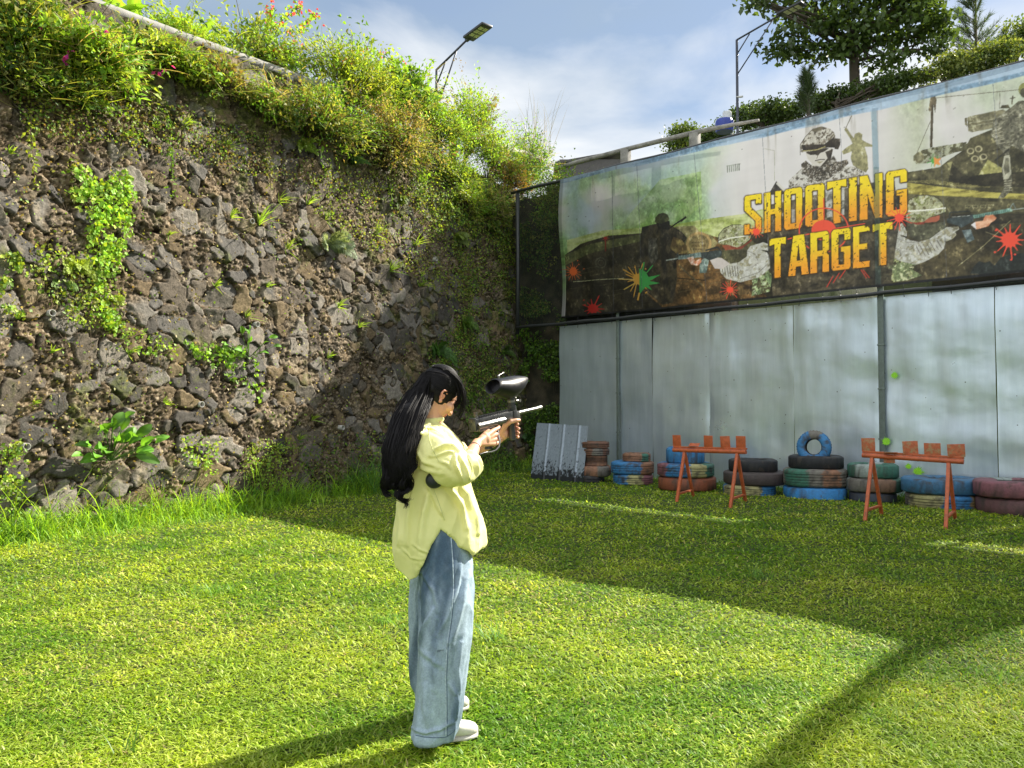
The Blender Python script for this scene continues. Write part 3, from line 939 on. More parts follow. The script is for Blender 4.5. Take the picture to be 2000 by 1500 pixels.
def camo(cols, sc=6.0, seed=0, shade=.25):
    def f(U, Z):
        a = fbm(U * sc, Z * sc, seed=seed, oct=3); b = fbm(U * sc * 2.1 + 5, Z * sc * 2.1, seed=seed + 9, oct=3); d = fbm(U * sc * 5, Z * sc * 5, seed=seed + 19, oct=3)
        c = np.zeros(U.shape + (3,)); c[:] = cols[0]
        if len(cols) > 1: c[a > .10] = cols[1]
        if len(cols) > 2: c[b > .16] = cols[2]
        if len(cols) > 3: c[(a * b) < -.05] = cols[3]
        return c * (1 + shade * d)[..., None]
    return f
def tex(c0, c1, sx=8, sz=8, seed=0, lo=-.4, hi=.4):
    def f(U, Z):
        return mixc(c0, c1, smooth(lo, hi, fbm(U * sx, Z * sz, seed=seed, oct=5, gain=.6)))
    return f
GLY = {
 'S': [[(.08, 0), (1, 0), (1, .24), (.68, .24), (.68, .12), (.36, .12), (.36, .31), (1, .62), (1, .94), (.9, 1), (0, 1), (0, .74), (.3, .74), (.3, .87), (.66, .87), (.66, .68), (0, .37), (0, .06)]],
 'H': [[(0, 0), (.36, 0), (.36, .43), (.64, .43), (.64, 0), (1, 0), (1, 1), (.64, 1), (.64, .56), (.36, .56), (.36, 1), (0, 1)]],
 'O': [[(.1, 0), (.9, 0), (1, .06), (1, .94), (.9, 1), (.1, 1), (0, .94), (0, .06)], [(.36, .14), (.66, .14), (.66, .86), (.36, .86)]],
 'T': [[(0, 0), (1, 0), (1, .18), (.69, .14), (.69, 1), (.31, 1), (.31, .14), (0, .18)]],
 'I': [[(0, 0), (1, 0), (1, 1), (0, 1)]],
 'N': [[(0, 0), (.34, 0), (.68, .55), (.68, 0), (1, 0), (1, 1), (.68, 1), (.34, .45), (.34, 1), (0, 1)]],
 'G': [[(.1, 0), (.9, 0), (1, .06), (1, .28), (.68, .28), (.68, .13), (.36, .13), (.36, .87), (.66, .87), (.66, .56), (.5, .56), (.5, .44), (1, .44), (1, .94), (.9, 1), (.1, 1), (0, .94), (0, .06)]],
 'A': [[(.24, 0), (.76, 0), (1, 1), (.66, 1), (.62, .78), (.38, .78), (.34, 1), (0, 1)], [(.5, .2), (.59, .64), (.41, .64)]],
 'R': [[(0, 0), (.88, 0), (1, .07), (1, .46), (.86, .53), (1, .60), (1, 1), (.66, 1), (.66, .60), (.36, .60), (.36, 1), (0, 1)], [(.36, .14), (.66, .14), (.66, .46), (.36, .46)]],
 'E': [[(0, 0), (1, 0), (1, .14), (.36, .14), (.36, .43), (.85, .43), (.85, .56), (.36, .56), (.36, .86), (1, .86), (1, 1), (0, 1)]],
}
def splat(pr, c, r, col, seed, n=11, stretch=1.0, spike=1.0):
    rs = np.random.RandomState(seed)
    pts = []
    k = n
    for i in range(k):
        a = 2 * math.pi * (i + rs.uniform(-.2, .2)) / k
        L = r * rs.uniform(.85, 1.5) * spike
        for da, rr in ((-.26, .50), (-.09, .62), (-.035, .9 * L / r), (0, L / r), (.035, .9 * L / r), (.09, .62), (.26, .50)):
            aa = a + da * (11 / n)
            pts.append((c[0] + math.cos(aa) * r * rr * stretch, c[1] + math.sin(aa) * r * rr))
    pr.fill(pts, col)
    for i in range(4):
        a = rs.uniform(0, 6.28); d = r * rs.uniform(1.1, 1.6)
        pr.disc((c[0] + math.cos(a) * d, c[1] + math.sin(a) * d), r * .09, r * .07, col, n=10)
def paint_banner():
    pr = Print()
    cA = lambda L: [(1440 + x / 5.5556, 220 + y / 5.5556) for x, y in L]
    cB = lambda L: [(1760 + x / 5.0, 120 + y / 5.0) for x, y in L]
    cC = lambda L: [(1700 + x / 6.6667, 370 + y / 6.6667) for x, y in L]
    cD = lambda L: [(1220 + x / 6.25, 400 + y / 6.25) for x, y in L]
    U, Z = pr.U, pr.Z
    uA, _ = pr.px([(1380, 400)])[0]; uB, _ = pr.px([(1740, 300)])[0]
    f1 = fbm(U * .9, Z * .9, seed=201, oct=4); f2 = fbm(U * 1.6 + 4, Z * 1.1, seed=202, oct=4)
    img = pr.img
    # washed sky: green and blue on the left, lilac grey in the middle, green grey right
    left = smooth(uA + .9, uA - .9, U)
    img[:] = mixc(img, [150, 185, 130], left * smooth(-.25, .3, f1) * .85)
    img[:] = mixc(img, [178, 200, 222], left * smooth(-.1, .35, f2) * .6)
    img[:] = mixc(img, [120, 165, 70], left * smooth(.05, .45, f1 + .1 * f2) * smooth(5.9, 4.9, Z) * .75)
    right = smooth(uB - .3, uB + .6, U)
    img[:] = mixc(img, [185, 196, 172], right * smooth(-.3, .4, f1) * .8)
    img[:] = mixc(img, [160, 172, 130], right * smooth(.0, .5, f2) * .5)
    img[:] = img * (1 + .03 * fbm(U * 6, Z * 1.2, seed=203, oct=3))[..., None]
    # green smoke
    pr.fill([(1290, 350), (1370, 335), (1372, 400), (1330, 440), (1270, 450), (1200, 470), (1230, 420)], tex((120, 160, 70), (190, 205, 150), 2.5, 2.5, 204), .55)
    # pale hills
    pr.fill([(1110, 470), (1180, 452), (1300, 440), (1370, 430), (1450, 418), (1500, 405), (1500, 470), (1350, 480), (1110, 500)], tex((150, 165, 75), (205, 212, 150), 3, 9, 205), .85)
    # dark ground left
    pr.fill([(1104, 500), (1135, 478), (1190, 462), (1255, 455), (1300, 470), (1400, 470), (1520, 450), (1760, 380), (2100, 330), (2100, 640), (1104, 640)], tex((38, 36, 31), (72, 66, 50), 3, 5, 206), 1)
    pr.fill([(1104, 500), (1150, 480), (1250, 458), (1256, 470), (1150, 498), (1104, 520)], tex((78, 84, 52), (110, 112, 70), 5, 8, 207), .9)
    pr.fill([(1300, 470), (1345, 450), (1430, 470), (1480, 560), (1510, 590), (1300, 604), (1250, 560)], tex((62, 48, 30), (132, 98, 58), 4, 7, 208), .9)
    for i in range(26):
        x = 1110 + 14.5 * i; y = 520 + 60 * _h(np.array([i]), np.array([1]), np.array([0]), 9)[0]
        pr.line([(x, y), (x + 34, y - 6)], 1.0, (120, 112, 84), .5)
    pr.disc((1175, 515), 11, 11, (95, 95, 80), .6, .75); pr.disc((1175, 515), 6, 6, (95, 95, 80), .6, .7)
    pr.line([(1110, 555), (1200, 545), (1300, 540), (1380, 548)], 1.6, (28, 26, 22))
    pr.line([(1120, 552), (1220, 544)], 1.2, (190, 190, 150))
    # rock with round plate
    pr.fill(cD([(560, 300), (640, 260), (860, 255), (940, 340), (1060, 370), (1150, 470), (1100, 520), (760, 600), (600, 600)]), tex((110, 105, 70), (160, 150, 105), 5, 5, 211))
    pr.disc(cD([(915, 480)])[0], 25, 24, (178, 150, 100)); pr.disc(cD([(915, 480)])[0], 20, 19, (140, 124, 84))
    pr.line(cD([(830, 500), (1000, 500)]), 5, (112, 96, 62))
    for k in range(9): pr.line(cD([(835 + 18 * k, 452), (838 + 18 * k, 470)]), 1.6, (70, 58, 40)); 
    for k in range(6): pr.line(cD([(850 + 20 * k, 536), (853 + 20 * k, 552)]), 1.6, (70, 58, 40))
    # standing dark soldier
    pr.fill(cD([(220, 270), (380, 225), (560, 240), (700, 320), (770, 400), (740, 450), (775, 590), (640, 680), (650, 900), (600, 1190), (470, 1215), (330, 1100), (200, 1010), (190, 650), (205, 380)]), tex((34, 32, 28), (74, 66, 50), 9, 6, 212))
    pr.fill(cD([(600, 380), (700, 420), (770, 500), (775, 590), (650, 600), (560, 520)]), tex((90, 72, 45), (160, 140, 85), 9, 9, 213), .9)
    pr.fill(cD([(300, 400), (400, 400), (420, 640), (340, 740), (300, 620)]), tex((50, 50, 46), (120, 118, 105), 22, 14, 214), .8)
    pr.fill(cD([(385, 200), (555, 190), (560, 260), (540, 300), (420, 280)]), (24, 23, 20))
    pr.fill(cD([(375, 210), (380, 150), (420, 105), (480, 90), (530, 110), (555, 165), (540, 190), (460, 225)]), tex((50, 54, 32), (92, 96, 60), 6, 6, 215))
    pr.line(cD([(540, 290), (755, 145)]), 2.6, (26, 25, 22)); pr.line(cD([(690, 195), (752, 150)]), 4, (26, 25, 22))
    # aiming soldier (left)
    A = camo([(184, 184, 178), (172, 172, 158), (150, 146, 124), (204, 205, 202)], 11, 31, .10)
    H = camo([(158, 160, 126), (128, 136, 84), (184, 184, 164), (104, 100, 70)], 13, 41, .15)
    pr.fill(cD([(1100, 560), (1400, 530), (1560, 430), (1620, 480), (1520, 640), (1400, 705), (1300, 725), (1100, 640)]), tex((62, 60, 46), (96, 94, 68), 6, 9, 216))
    pr.fill(cD([(1545, 930), (1760, 750), (1805, 860), (1785, 1050), (1550, 1115)]), camo([(120, 140, 100), (160, 176, 130), (92, 90, 66), (190, 200, 170)], 9, 51, .3))
    pr.fill(cD([(1180, 900), (1420, 945), (1560, 920), (1560, 1090), (1200, 1100)]), tex((56, 42, 30), (104, 84, 54), 9, 9, 217))
    pr.fill(cD([(1500, 560), (1540, 500), (1700, 450), (1770, 480), (1790, 560), (1640, 540), (1560, 580)]), A)
    pr.fill(cD([(1500, 565), (1640, 535), (1745, 575), (1795, 660), (1785, 765), (1650, 880), (1420, 945), (1250, 905), (1180, 830), (1165, 745), (1230, 700), (1290, 720), (1400, 700), (1500, 625)]), A)
    for k in range(7): pr.line(cD([(1190 + 32 * k, 730 + 4 * k), (1215 + 30 * k, 880 - 2 * k)]), 1.5, (88, 84, 76), .8)
    pr.line(cD([(1510, 560), (1600, 600), (1640, 700), (1560, 760)]), 1.0, (120, 118, 112)); pr.line(cD([(1790, 680), (1640, 820), (1420, 900)]), 1.0, (120, 118, 112))
    pr.fill(cD([(1200, 500), (1290, 485), (1345, 540), (1240, 558)]), (150, 84, 62))
    pr.fill(cD([(1290, 500), (1440, 500), (1560, 410), (1560, 435), (1430, 540), (1330, 545)]), (120, 62, 48))
    pr.fill(cD([(1150, 465), (1155, 370), (1220, 290), (1320, 245), (1430, 242), (1510, 290), (1550, 350), (1540, 410), (1450, 490), (1380, 520), (1270, 490), (1165, 480)]), H)
    pr.line(cD([(1160, 450), (1300, 405), (1510, 375)]), 2.2, (232, 232, 220)); pr.line(cD([(1150, 470), (1155, 370), (1220, 290), (1320, 245), (1430, 242)]), 1.1, (40, 38, 32))
    pr.fill(cD([(1045, 665), (1110, 645), (1190, 650), (1295, 720), (1200, 785), (1110, 780), (1075, 720)]), (200, 192, 190))
    pr.fill(cD([(940, 585), (1130, 560), (1200, 568), (1190, 630), (1050, 680), (940, 650)]), (58, 66, 66))
    pr.fill(cD([(930, 700), (985, 650), (1040, 680), (1010, 830), (925, 835)]), tex((90, 110, 105), (150, 168, 160), 14, 14, 218))
    pr.fill(cD([(655, 622), (940, 578), (950, 640), (665, 665)]), (122, 140, 138)); pr.line(cD([(515, 672), (660, 648)]), 2.4, (150, 158, 150))
    for k in range(12): pr.line(cD([(690 + 20 * k, 618 - 3 * k), (694 + 20 * k, 655 - 3 * k)]), .9, (60, 78, 76))
    pr.line(cD([(632, 640), (655, 585), (672, 635)]), 1.6, (70, 78, 76)); pr.line(cD([(1000, 560), (1140, 520), (1180, 560)]), 3, (48, 52, 52))
    pr.fill(cD([(770, 645), (850, 630), (870, 690), (940, 655), (950, 700), (905, 742), (825, 730)]), tex((205, 130, 95), (244, 226, 214), 24, 24, 219))
    pr.line(cD([(680, 740), (800, 860), (960, 980)]), 2.6, (92, 84, 62))
    # centre soldier
    pr.fill(cA([(340, 890), (430, 740), (540, 850), (520, 880)]), (66, 63, 60)); pr.line(cA([(440, 760), (560, 880)]), 5, (206, 202, 196))
    pr.fill(cA([(565, 735), (690, 620), (760, 560), (1080, 560), (1180, 590), (1320, 600), (1410, 690), (1400, 800), (560, 880)]), camo([(200, 197, 192), (206, 203, 198), (150, 144, 134), (98, 92, 82)], 15, 61, .12))
    pr.fill(cA([(700, 560), (750, 520), (820, 580), (930, 570), (1050, 470), (1090, 540), (1200, 515), (1215, 560), (1100, 650), (990, 730), (850, 745), (720, 660)]), camo([(72, 66, 57), (56, 51, 44), (176, 171, 164), (128, 121, 110)], 20, 71, .1))
    pr.fill(cA([(745, 420), (960, 385), (1045, 395), (1025, 490), (960, 560), (900, 590), (830, 570), (770, 500)]), (204, 199, 192))
    pr.fill(cA([(752, 418), (960, 385), (1000, 392), (950, 425), (905, 440), (880, 470), (850, 455), (800, 460), (760, 440)]), (58, 52, 44))
    pr.fill(cA([(960, 430), (1045, 400), (1025, 490), (965, 560), (905, 590), (985, 500)]), (74, 67, 58)); pr.line(cA([(850, 520), (900, 510), (955, 512)]), 1.6, (52, 46, 40)); pr.fill(cA([(860, 530), (940, 530), (900, 555)]), (150, 144, 120)); pr.line(cA([(880, 460), (868, 500)]), 1.2, (110, 100, 90))
    pr.fill(cA([(700, 430), (685, 350), (740, 265), (830, 175), (920, 150), (1010, 180), (1060, 225), (1075, 300), (1055, 380), (960, 385), (800, 420)]), camo([(206, 202, 194), (190, 185, 175), (120, 112, 98), (96, 88, 76)], 13, 83, .08))
    pr.fill(cA([(705, 350), (820, 345), (950, 345), (1060, 270), (1065, 385), (960, 383), (800, 412), (720, 415)]), (52, 46, 39))
    pr.line(cA([(720, 415), (860, 405), (960, 372)]), 1.6, (176, 166, 110)); pr.fill(cA([(830, 172), (910, 152), (915, 192), (835, 212)]), (116, 108, 88))
    pr.fill(cA([(1060, 285), (1118, 290), (1125, 350), (1100, 405), (1060, 400)]), (62, 56, 48)); pr.line(cA([(690, 460), (688, 350), (745, 262), (830, 172)]), 1.0, (74, 68, 60)); pr.line(cA([(1030, 400), (1010, 500), (930, 570)]), 1.8, (60, 54, 46))
    # plain distant figure
    sc = (146, 142, 106)
    pr.fill(cA([(1270, 285), (1280, 240), (1325, 222), (1362, 245), (1355, 300), (1400, 330), (1470, 360), (1468, 380), (1385, 378), (1415, 480), (1425, 620), (1400, 660), (1260, 580), (1235, 500), (1250, 430), (1160, 462), (1140, 430), (1180, 395), (1255, 345), (1230, 290), (1165, 190), (1190, 170), (1250, 260)]), sc)
    pr.line(cA([(1180, 180), (1262, 10)]), 1.2, (96, 90, 74))
    # tank and crewman (right)
    pr.fill(cB([(60, 1090), (380, 1040), (455, 980), (620, 870), (680, 760), (880, 680), (1800, 560), (1800, 1500), (60, 1500)]), tex((60, 58, 42), (98, 94, 68), 3, 7, 221))
    pr.fill(cB([(650, 560), (680, 545), (1000, 480), (1030, 500), (1030, 640), (700, 702), (660, 690)]), tex((112, 108, 84), (134, 130, 104), 4, 14, 222)); pr.line(cB([(670, 612), (1000, 560)]), 1, (168, 166, 140)); pr.line(cB([(670, 645), (1000, 590)]), 1, (168, 166, 140)); pr.fill(cB([(625, 565), (648, 560), (650, 640), (630, 630)]), (110, 104, 78))
    pr.fill(cB([(120, 930), (180, 880), (300, 850), (640, 795), (665, 870), (520, 900), (260, 1000), (150, 1008), (122, 975)]), camo([(136, 136, 110), (166, 168, 146), (92, 90, 66)], 10, 91, .15)); pr.disc(cB([(178, 945)])[0], 9, 11, (110, 106, 80)); pr.disc(cB([(178, 945)])[0], 5, 6, (150, 146, 116))
    for (a, b) in (((480, 1010), (680, 885)), ((560, 1075), (725, 960)), ((800, 870), (1000, 820)), ((810, 945), (980, 900))):
        pr.line(cB([a, b]), 12, (88, 84, 62)); 
    for p_ in ((682, 885), (725, 960), (760, 865), (808, 942)):
        pr.disc(cB([p_])[0], 7.5, 6.5, (172, 166, 132)); pr.disc(cB([p_])[0], 4.6, 4, (84, 80, 60))
    pr.fill(cB([(450, 1000), (500, 985), (580, 1120), (530, 1130)]), (150, 146, 104)); pr.fill(cB([(500, 1000), (620, 1130), (880, 1110), (1800, 1060), (1800, 1270), (460, 1210)]), tex((40, 38, 30), (64, 60, 46), 4, 9, 223), .9)
    pr.fill(cB([(850, 968), (985, 1050), (990, 1095), (763, 1116)]), tex((140, 138, 84), (168, 164, 108), 9, 9, 224))
    pr.fill(cB([(60, 1190), (420, 1235), (900, 1290), (1800, 1345), (1800, 1400), (900, 1345), (420, 1320), (60, 1300)]), tex((120, 112, 58), (196, 186, 100), 3, 26, 225))
    pr.fill(cB([(560, 1360), (900, 1380), (1800, 1420), (1800, 1500), (530, 1470)]), (92, 88, 64))
    for k in range(10): pr.line(cB([(80 + 60 * k, 1180 + 6 * k), (330 + 60 * k, 1165 + 8 * k)]), 1.4, (168, 160, 100), .6)
    for k in range(4): pr.line(cB([(630 + 75 * k, 1410), (680 + 75 * k, 1412), (676 + 75 * k, 1440), (628 + 75 * k, 1436), (630 + 75 * k, 1410)]), 1, (150, 146, 110))
    pr.line(cB([(312, 250), (296, 842)]), 5, (86, 78, 62)); pr.fill(cB([(270, 480), (290, 360), (330, 335), (350, 380), (335, 520), (320, 420), (285, 500)]), (104, 94, 74)); pr.line(cB([(285, 600), (160, 890)]), 1, (110, 104, 88)); pr.line(cB([(330, 365), (1200, 285)]), 1.2, (108, 104, 88)); pr.line(cB([(970, 300), (965, 470)]), 1, (100, 96, 80))
    pr.fill(cB([(970, 470), (990, 440), (1050, 435), (1070, 470)]), (84, 80, 60)); pr.line(cB([(1085, 430), (1095, 350)]), 2.5, (96, 92, 76)); pr.line(cB([(1070, 372), (1118, 366)]), 2, (96, 92, 76))
    CR = camo([(112, 110, 94), (98, 96, 80), (136, 134, 116), (86, 84, 70)], 16, 95, .15)
    pr.fill(cB([(1080, 460), (1150, 400), (1400, 380), (1450, 640), (1400, 900), (1200, 900), (1075, 830), (1050, 960), (1085, 1110), (1090, 1170), (1062, 1290), (1010, 1345), (950, 1348), (1010, 1250), (1010, 1170), (985, 1050), (1020, 930), (960, 850), (878, 720), (900, 640), (905, 580), (1020, 500)]), CR)
    pr.fill(cB([(1010, 935), (1065, 925), (1080, 1110), (1050, 1160), (1005, 1165), (990, 1050)]), (176, 174, 156)); pr.fill(cB([(1025, 960), (1055, 955), (1065, 1090), (1020, 1120), (1005, 1050)]), (120, 118, 100))
    for k in range(5): pr.line(cB([(1012, 1185 + 22 * k), (1085, 1175 + 24 * k)]), 1.2, (176, 172, 150)); pr.line(cB([(900 + 8 * k, 690 + 32 * k), (990 + 8 * k, 660 + 36 * k)]), 1.4, (172, 168, 146))
    pr.line(cB([(920, 980), (1060, 870)]), 3.5, (60, 58, 48)); pr.disc(cB([(1215, 290)])[0], 13, 14, (150, 152, 92)); pr.disc(cB([(1215, 320)])[0], 10, 10, (86, 84, 66))
    # dark ground and shrubs lower right
    pr.fill(cC([(480, 440), (1000, 430), (1400, 470), (2600, 420), (2600, 1300), (100, 1300), (100, 900), (480, 700)]), tex((54, 50, 38), (92, 84, 60), 3, 4, 231), .85)
    pr.fill(cC([(1350, 1010), (1420, 940), (1500, 960), (1560, 940), (1620, 1000), (1700, 900), (1850, 850), (2050, 840), (2700, 760), (2700, 1160), (1300, 1100)]), (40, 46, 46), .9)
    pr.line(cC([(1830, 420), (1480, 740), (1150, 1000)]), 1.8, (128, 122, 90)); pr.line(cC([(1660, 620), (1500, 560)]), 1, (150, 140, 110))
    # aiming soldier (right)
    pr.fill(cC([(110, 1000), (300, 905), (600, 990), (550, 1050), (680, 1125), (480, 1190), (170, 1225), (110, 1205)]), camo([(122, 134, 96), (166, 172, 118), (70, 66, 50), (196, 200, 160)], 10, 97, .25))
    pr.fill(cC([(480, 430), (780, 470), (980, 420), (1000, 560), (780, 650), (640, 680), (500, 620)]), tex((66, 66, 54), (92, 92, 74), 5, 9, 232))
    pr.fill(cC([(700, 420), (780, 375), (905, 345), (905, 405), (860, 430), (700, 445)]), (168, 96, 74)); pr.fill(cC([(520, 430), (720, 425), (700, 465), (600, 468)]), (128, 60, 48))
    pr.fill(cC([(470, 410), (478, 220), (520, 140), (600, 95), (720, 80), (830, 100), (900, 140), (950, 200), (962, 250), (985, 255), (985, 300), (900, 330), (780, 370), (700, 430), (600, 438), (520, 432)]), H)
    pr.line(cC([(480, 292), (720, 280), (980, 250)]), 3, (232, 232, 222)); pr.line(cC([(500, 150), (600, 95), (720, 80), (830, 100), (900, 140), (950, 200), (962, 250)]), 1.0, (50, 46, 38))
    pr.fill(cC([(225, 560), (240, 500), (420, 450), (480, 560), (480, 620), (380, 600)]), A)
    pr.fill(cC([(220, 560), (380, 600), (520, 670), (640, 690), (780, 650), (900, 560), (1000, 500), (1150, 492), (1162, 530), (1110, 560), (1125, 600), (1080, 650), (980, 690), (962, 780), (880, 860), (700, 955), (600, 988), (450, 955), (300, 905), (220, 865)]), A)
    for k in range(7): pr.line(cC([(600 + 45 * k, 740 - 12 * k), (680 + 42 * k, 900 - 22 * k)]), 1.7, (96, 90, 84), .75)
    pr.line(cC([(280, 800), (330, 770), (390, 800), (400, 870)]), 1.2, (130, 128, 130)); pr.line(cC([(230, 600), (500, 700), (640, 690)]), 1, (130, 128, 124))
    pr.fill(cC([(1000, 390), (1180, 365), (1345, 335), (1345, 420), (1250, 475), (1190, 510), (1150, 480), (1000, 440)]), (62, 72, 74)); pr.line(cC([(1030, 390), (1040, 310), (1300, 290)]), 2.5, (50, 54, 52)); pr.line(cC([(1060, 370), (1300, 350)]), 1, (170, 178, 176))
    pr.fill(cC([(1195, 540), (1310, 525), (1358, 660), (1270, 705)]), tex((84, 100, 104), (140, 154, 156), 18, 18, 233)); pr.fill(cC([(1340, 345), (1835, 258), (1862, 300), (1350, 388)]), (112, 148, 138))
    for k in range(18): pr.line(cC([(1370 + 26 * k, 345 - 4.4 * k), (1376 + 26 * k, 380 - 4.6 * k)]), .8, (60, 88, 82))
    pr.line(cC([(1855, 283), (2300, 215)]), 2.2, (160, 168, 160)); pr.line(cC([(1820, 265), (1865, 195), (1900, 275)]), 2, (120, 132, 126))
    pr.fill(cC([(1315, 470), (1370, 430), (1385, 530)]), (226, 224, 230)); pr.fill(cC([(1370, 432), (1470, 415), (1500, 350), (1600, 340), (1650, 385), (1620, 420), (1580, 440), (1540, 490), (1385, 530)]), tex((200, 128, 94), (236, 190, 160), 18, 18, 234))
    # behind the title
    pr.fill([(1500, 400), (1745, 350), (1760, 420), (1745, 520), (1740, 556), (1512, 590), (1500, 470)], tex((52, 48, 40), (96, 88, 70), 4, 9, 235), lambda U, Z: .88 - .5 * (fbm(U * 3, Z * 3, seed=236, oct=3) > .28))
    pr.fill([(1612, 372), (1650, 366), (1650, 420), (1616, 426)], camo([(196, 196, 192), (120, 120, 112), (214, 214, 212)], 10, 98, .2), .8)
    # title
    def row(y0l, y0r, y1l, y1r, xl, xr, letters, seed):
        Tt = lambda x: y0l + (y0r - y0l) * (x - xl) / (xr - xl); Bt = lambda x: y1l + (y1r - y1l) * (x - xl) / (xr - xl)
        zt = pr.px([(0.5 * (xl + xr), Tt(.5 * (xl + xr)))])[0][1]; zb = pr.px([(0.5 * (xl + xr), Bt(.5 * (xl + xr)))])[0][1]
        def rings(ch, x0, x1, ox=0, oy=0):
            out = []
            for r in GLY[ch]:
                q = []
                for i in range(len(r)):
                    for t_ in (0, .5):
                        a = r[i]; b = r[(i + 1) % len(r)]
                        gx = a[0] + (b[0] - a[0]) * t_; gy = a[1] + (b[1] - a[1]) * t_
                        x = x0 + (x1 - x0) * gx; q.append((x + ox, Tt(x) + (Bt(x) - Tt(x)) * gy + oy))
                out.append(q)
            return out
        for off, al in ((3.4, .22), (2.4, .45), (1.3, 1)):
            for k in range(8):
                for ch, x0, x1 in letters:
                    pr.fill(rings(ch, x0, x1, off * math.cos(k * .785), off * math.sin(k * .785) + .6), (64, 50, 28), al if off < 2 else al * .4)
        def g(U, Z):
            t_ = np.clip((zt - Z) / (zt - zb), 0, 1)
            c = mixc((238, 212, 44), (236, 158, 48), smooth(.15, .95, t_))
            n = fbm(U * 22, Z * 22, seed=seed, oct=3)
            c = c * (1 + .05 * n)[..., None]
            return c
        for ch, x0, x1 in letters:
            pr.fill(rings(ch, x0, x1), g, lambda U, Z: 1.0 - .85 * (fbm(U * 26, Z * 26, seed=seed + 5, oct=3, gain=.7) > .42))
    row(383, 331, 458, 420, 1455, 1773, [('S', 1455, 1488), ('H', 1494, 1527), ('O', 1533, 1568), ('O', 1574, 1611), ('T', 1617, 1654), ('I', 1659, 1674), ('N', 1680, 1724), ('G', 1731, 1772)], 301)
    # reticle
    t = np.linspace(0, 2 * np.pi, 48, endpoint=False); cx, cy = 1610, 450
    pr.disc((cx, cy), 49, 44, (228, 84, 60), 1, .95, 60); pr.disc((cx, cy), 24, 20, (232, 86, 62))
    pr.line([(cx, cy - 62), (cx, cy - 6)], 2.2, (228, 84, 60)); pr.line([(1540, 466), (1590, 455)], 2, (228, 84, 60)); pr.line([(1632, 447), (1690, 438)], 2, (228, 84, 60)); pr.line([(cx, cy + 26), (cx, cy + 52)], 2, (228, 84, 60))
    row(466, 435, 543, 517, 1504, 1744, [('T', 1504, 1536), ('A', 1541, 1581), ('R', 1584, 1620), ('G', 1625, 1662), ('E', 1667, 1699), ('T', 1705, 1744)], 302)
    red = (238, 84, 62)
    splat(pr, (1973, 470), 27, red, 401, 13, 1.15); splat(pr, (1757, 427), 15, red, 402, 13, 1.1, 1.2); splat(pr, (1478, 452), 12, red, 403, 12)
    splat(pr, (1427, 566), 11, red, 404, 13, 1.1, 1.3); splat(pr, (1160, 604), 16, (205, 50, 44), 405, 11, 1.2, 1.2); splat(pr, (1120, 532), 15, (240, 110, 50), 406, 15, .9)
    splat(pr, (1184, 467), 6, (170, 50, 44), 407, 7); pr.line([(1184, 468), (1184, 492)], 2.4, (140, 44, 40), .8)
    splat(pr, (1246, 545), 20, (226, 170, 70), 408, 11, .8, 1.35)
    pr.fill([(1250, 524), (1262, 530), (1268, 540), (1292, 535), (1270, 548), (1291, 552), (1268, 556), (1275, 566), (1262, 560), (1254, 570), (1250, 576)], (70, 172, 84)); pr.line([(1256, 530), (1259, 512)], 2.6, (70, 172, 84)); pr.line([(1264, 532), (1276, 517)], 2.2, (70, 172, 84)); pr.line([(1250, 572), (1247, 586)], 3, (226, 170, 70))
    pr.line([(1210, 546), (1240, 546)], 2, (226, 190, 110)); pr.line([(1219, 527), (1238, 538)], 2.2, (226, 170, 70)); pr.line([(1220, 566), (1240, 554)], 2.2, (226, 190, 90))
    splat(pr, (1823, 316), 9, (84, 170, 74), 409, 9, .8, 1.3); pr.fill([(1824, 308), (1832, 312), (1840, 310), (1834, 317), (1838, 324), (1828, 322), (1826, 330)], (226, 150, 80))
    for k in range(5): pr.line([(1652 - 6 * k, 528 + 3 * k), (1640 - 6 * k, 545 + 4 * k)], 1.8, (196, 62, 50)) if k % 2 == 0 else pr.line([(1680 + 2 * k, 528), (1690 + 3 * k, 544)], 1.6, (196, 62, 50))
    # small faint emblem
    for k in range(7): pr.line([(1422 + 3.8 * k, 324 - .7 * k), (1422 + 3.8 * k, 337 - .7 * k)], 2.2, (138, 144, 134)); 
    pr.line([(1420, 325), (1447, 320)], 1.2, (138, 144, 134)); pr.line([(1494, 290), (1514, 294), (1514, 352)], .9, (168, 168, 150))
    # seams, folds, painted post shadow, dirt
    for x0, y0, x1, y1 in ((1197, 330, 1199, 628), (1245, 322, 1256, 600), (1356, 294, 1383, 590), (1490, 262, 1503, 520), (1640, 226, 1645, 330), (1838, 300, 1850, 560), (1940, 160, 1950, 330)):
        pr.line([(x0, y0), ((x0 + x1) / 2 + 1, (y0 + y1) / 2), (x1, y1)], .9, (92, 96, 108), .75)
    pr.line([(1706, 195), (1712, 330)], 11, (150, 186, 206), .55); pr.line([(1712, 330), (1716, 555)], 11, (96, 130, 130), .35)  # bluish bands painted as the post's shadow showing through the cloth
    for k in range(60):
        h = _h(np.array([k]), np.array([2]), np.array([0]), 77)[0]; h2 = _h(np.array([k]), np.array([3]), np.array([0]), 78)[0]
        pr.disc((1110 + 890 * h, 330 - 190 * h + 230 * h2), 1.0, 1.0, (74, 70, 66), .8, n=6)
    # blue hem at the top, black hem at the bottom
    img = pr.img
    hem = BZ1 - (.10 + .14 * smooth(0, 11, U)) + .02 * fbm(U * 2, Z * 0, seed=240, oct=2)
    img[:] = mixc(img, mixc([120, 150, 178], [168, 190, 214], smooth(-.3, .3, fbm(U * 1.2, Z * 14, seed=241, oct=3))), smooth(hem - .01, hem + .01, Z) * .95)
    img[:] = mixc(img, [30, 31, 33], smooth(BZ0 + .05, BZ0 + .035, Z))
    stain = smooth(.25, .6, fbm(U * 9, Z * .9, seed=242, oct=4)) * smooth(5.6, 6.3, Z)
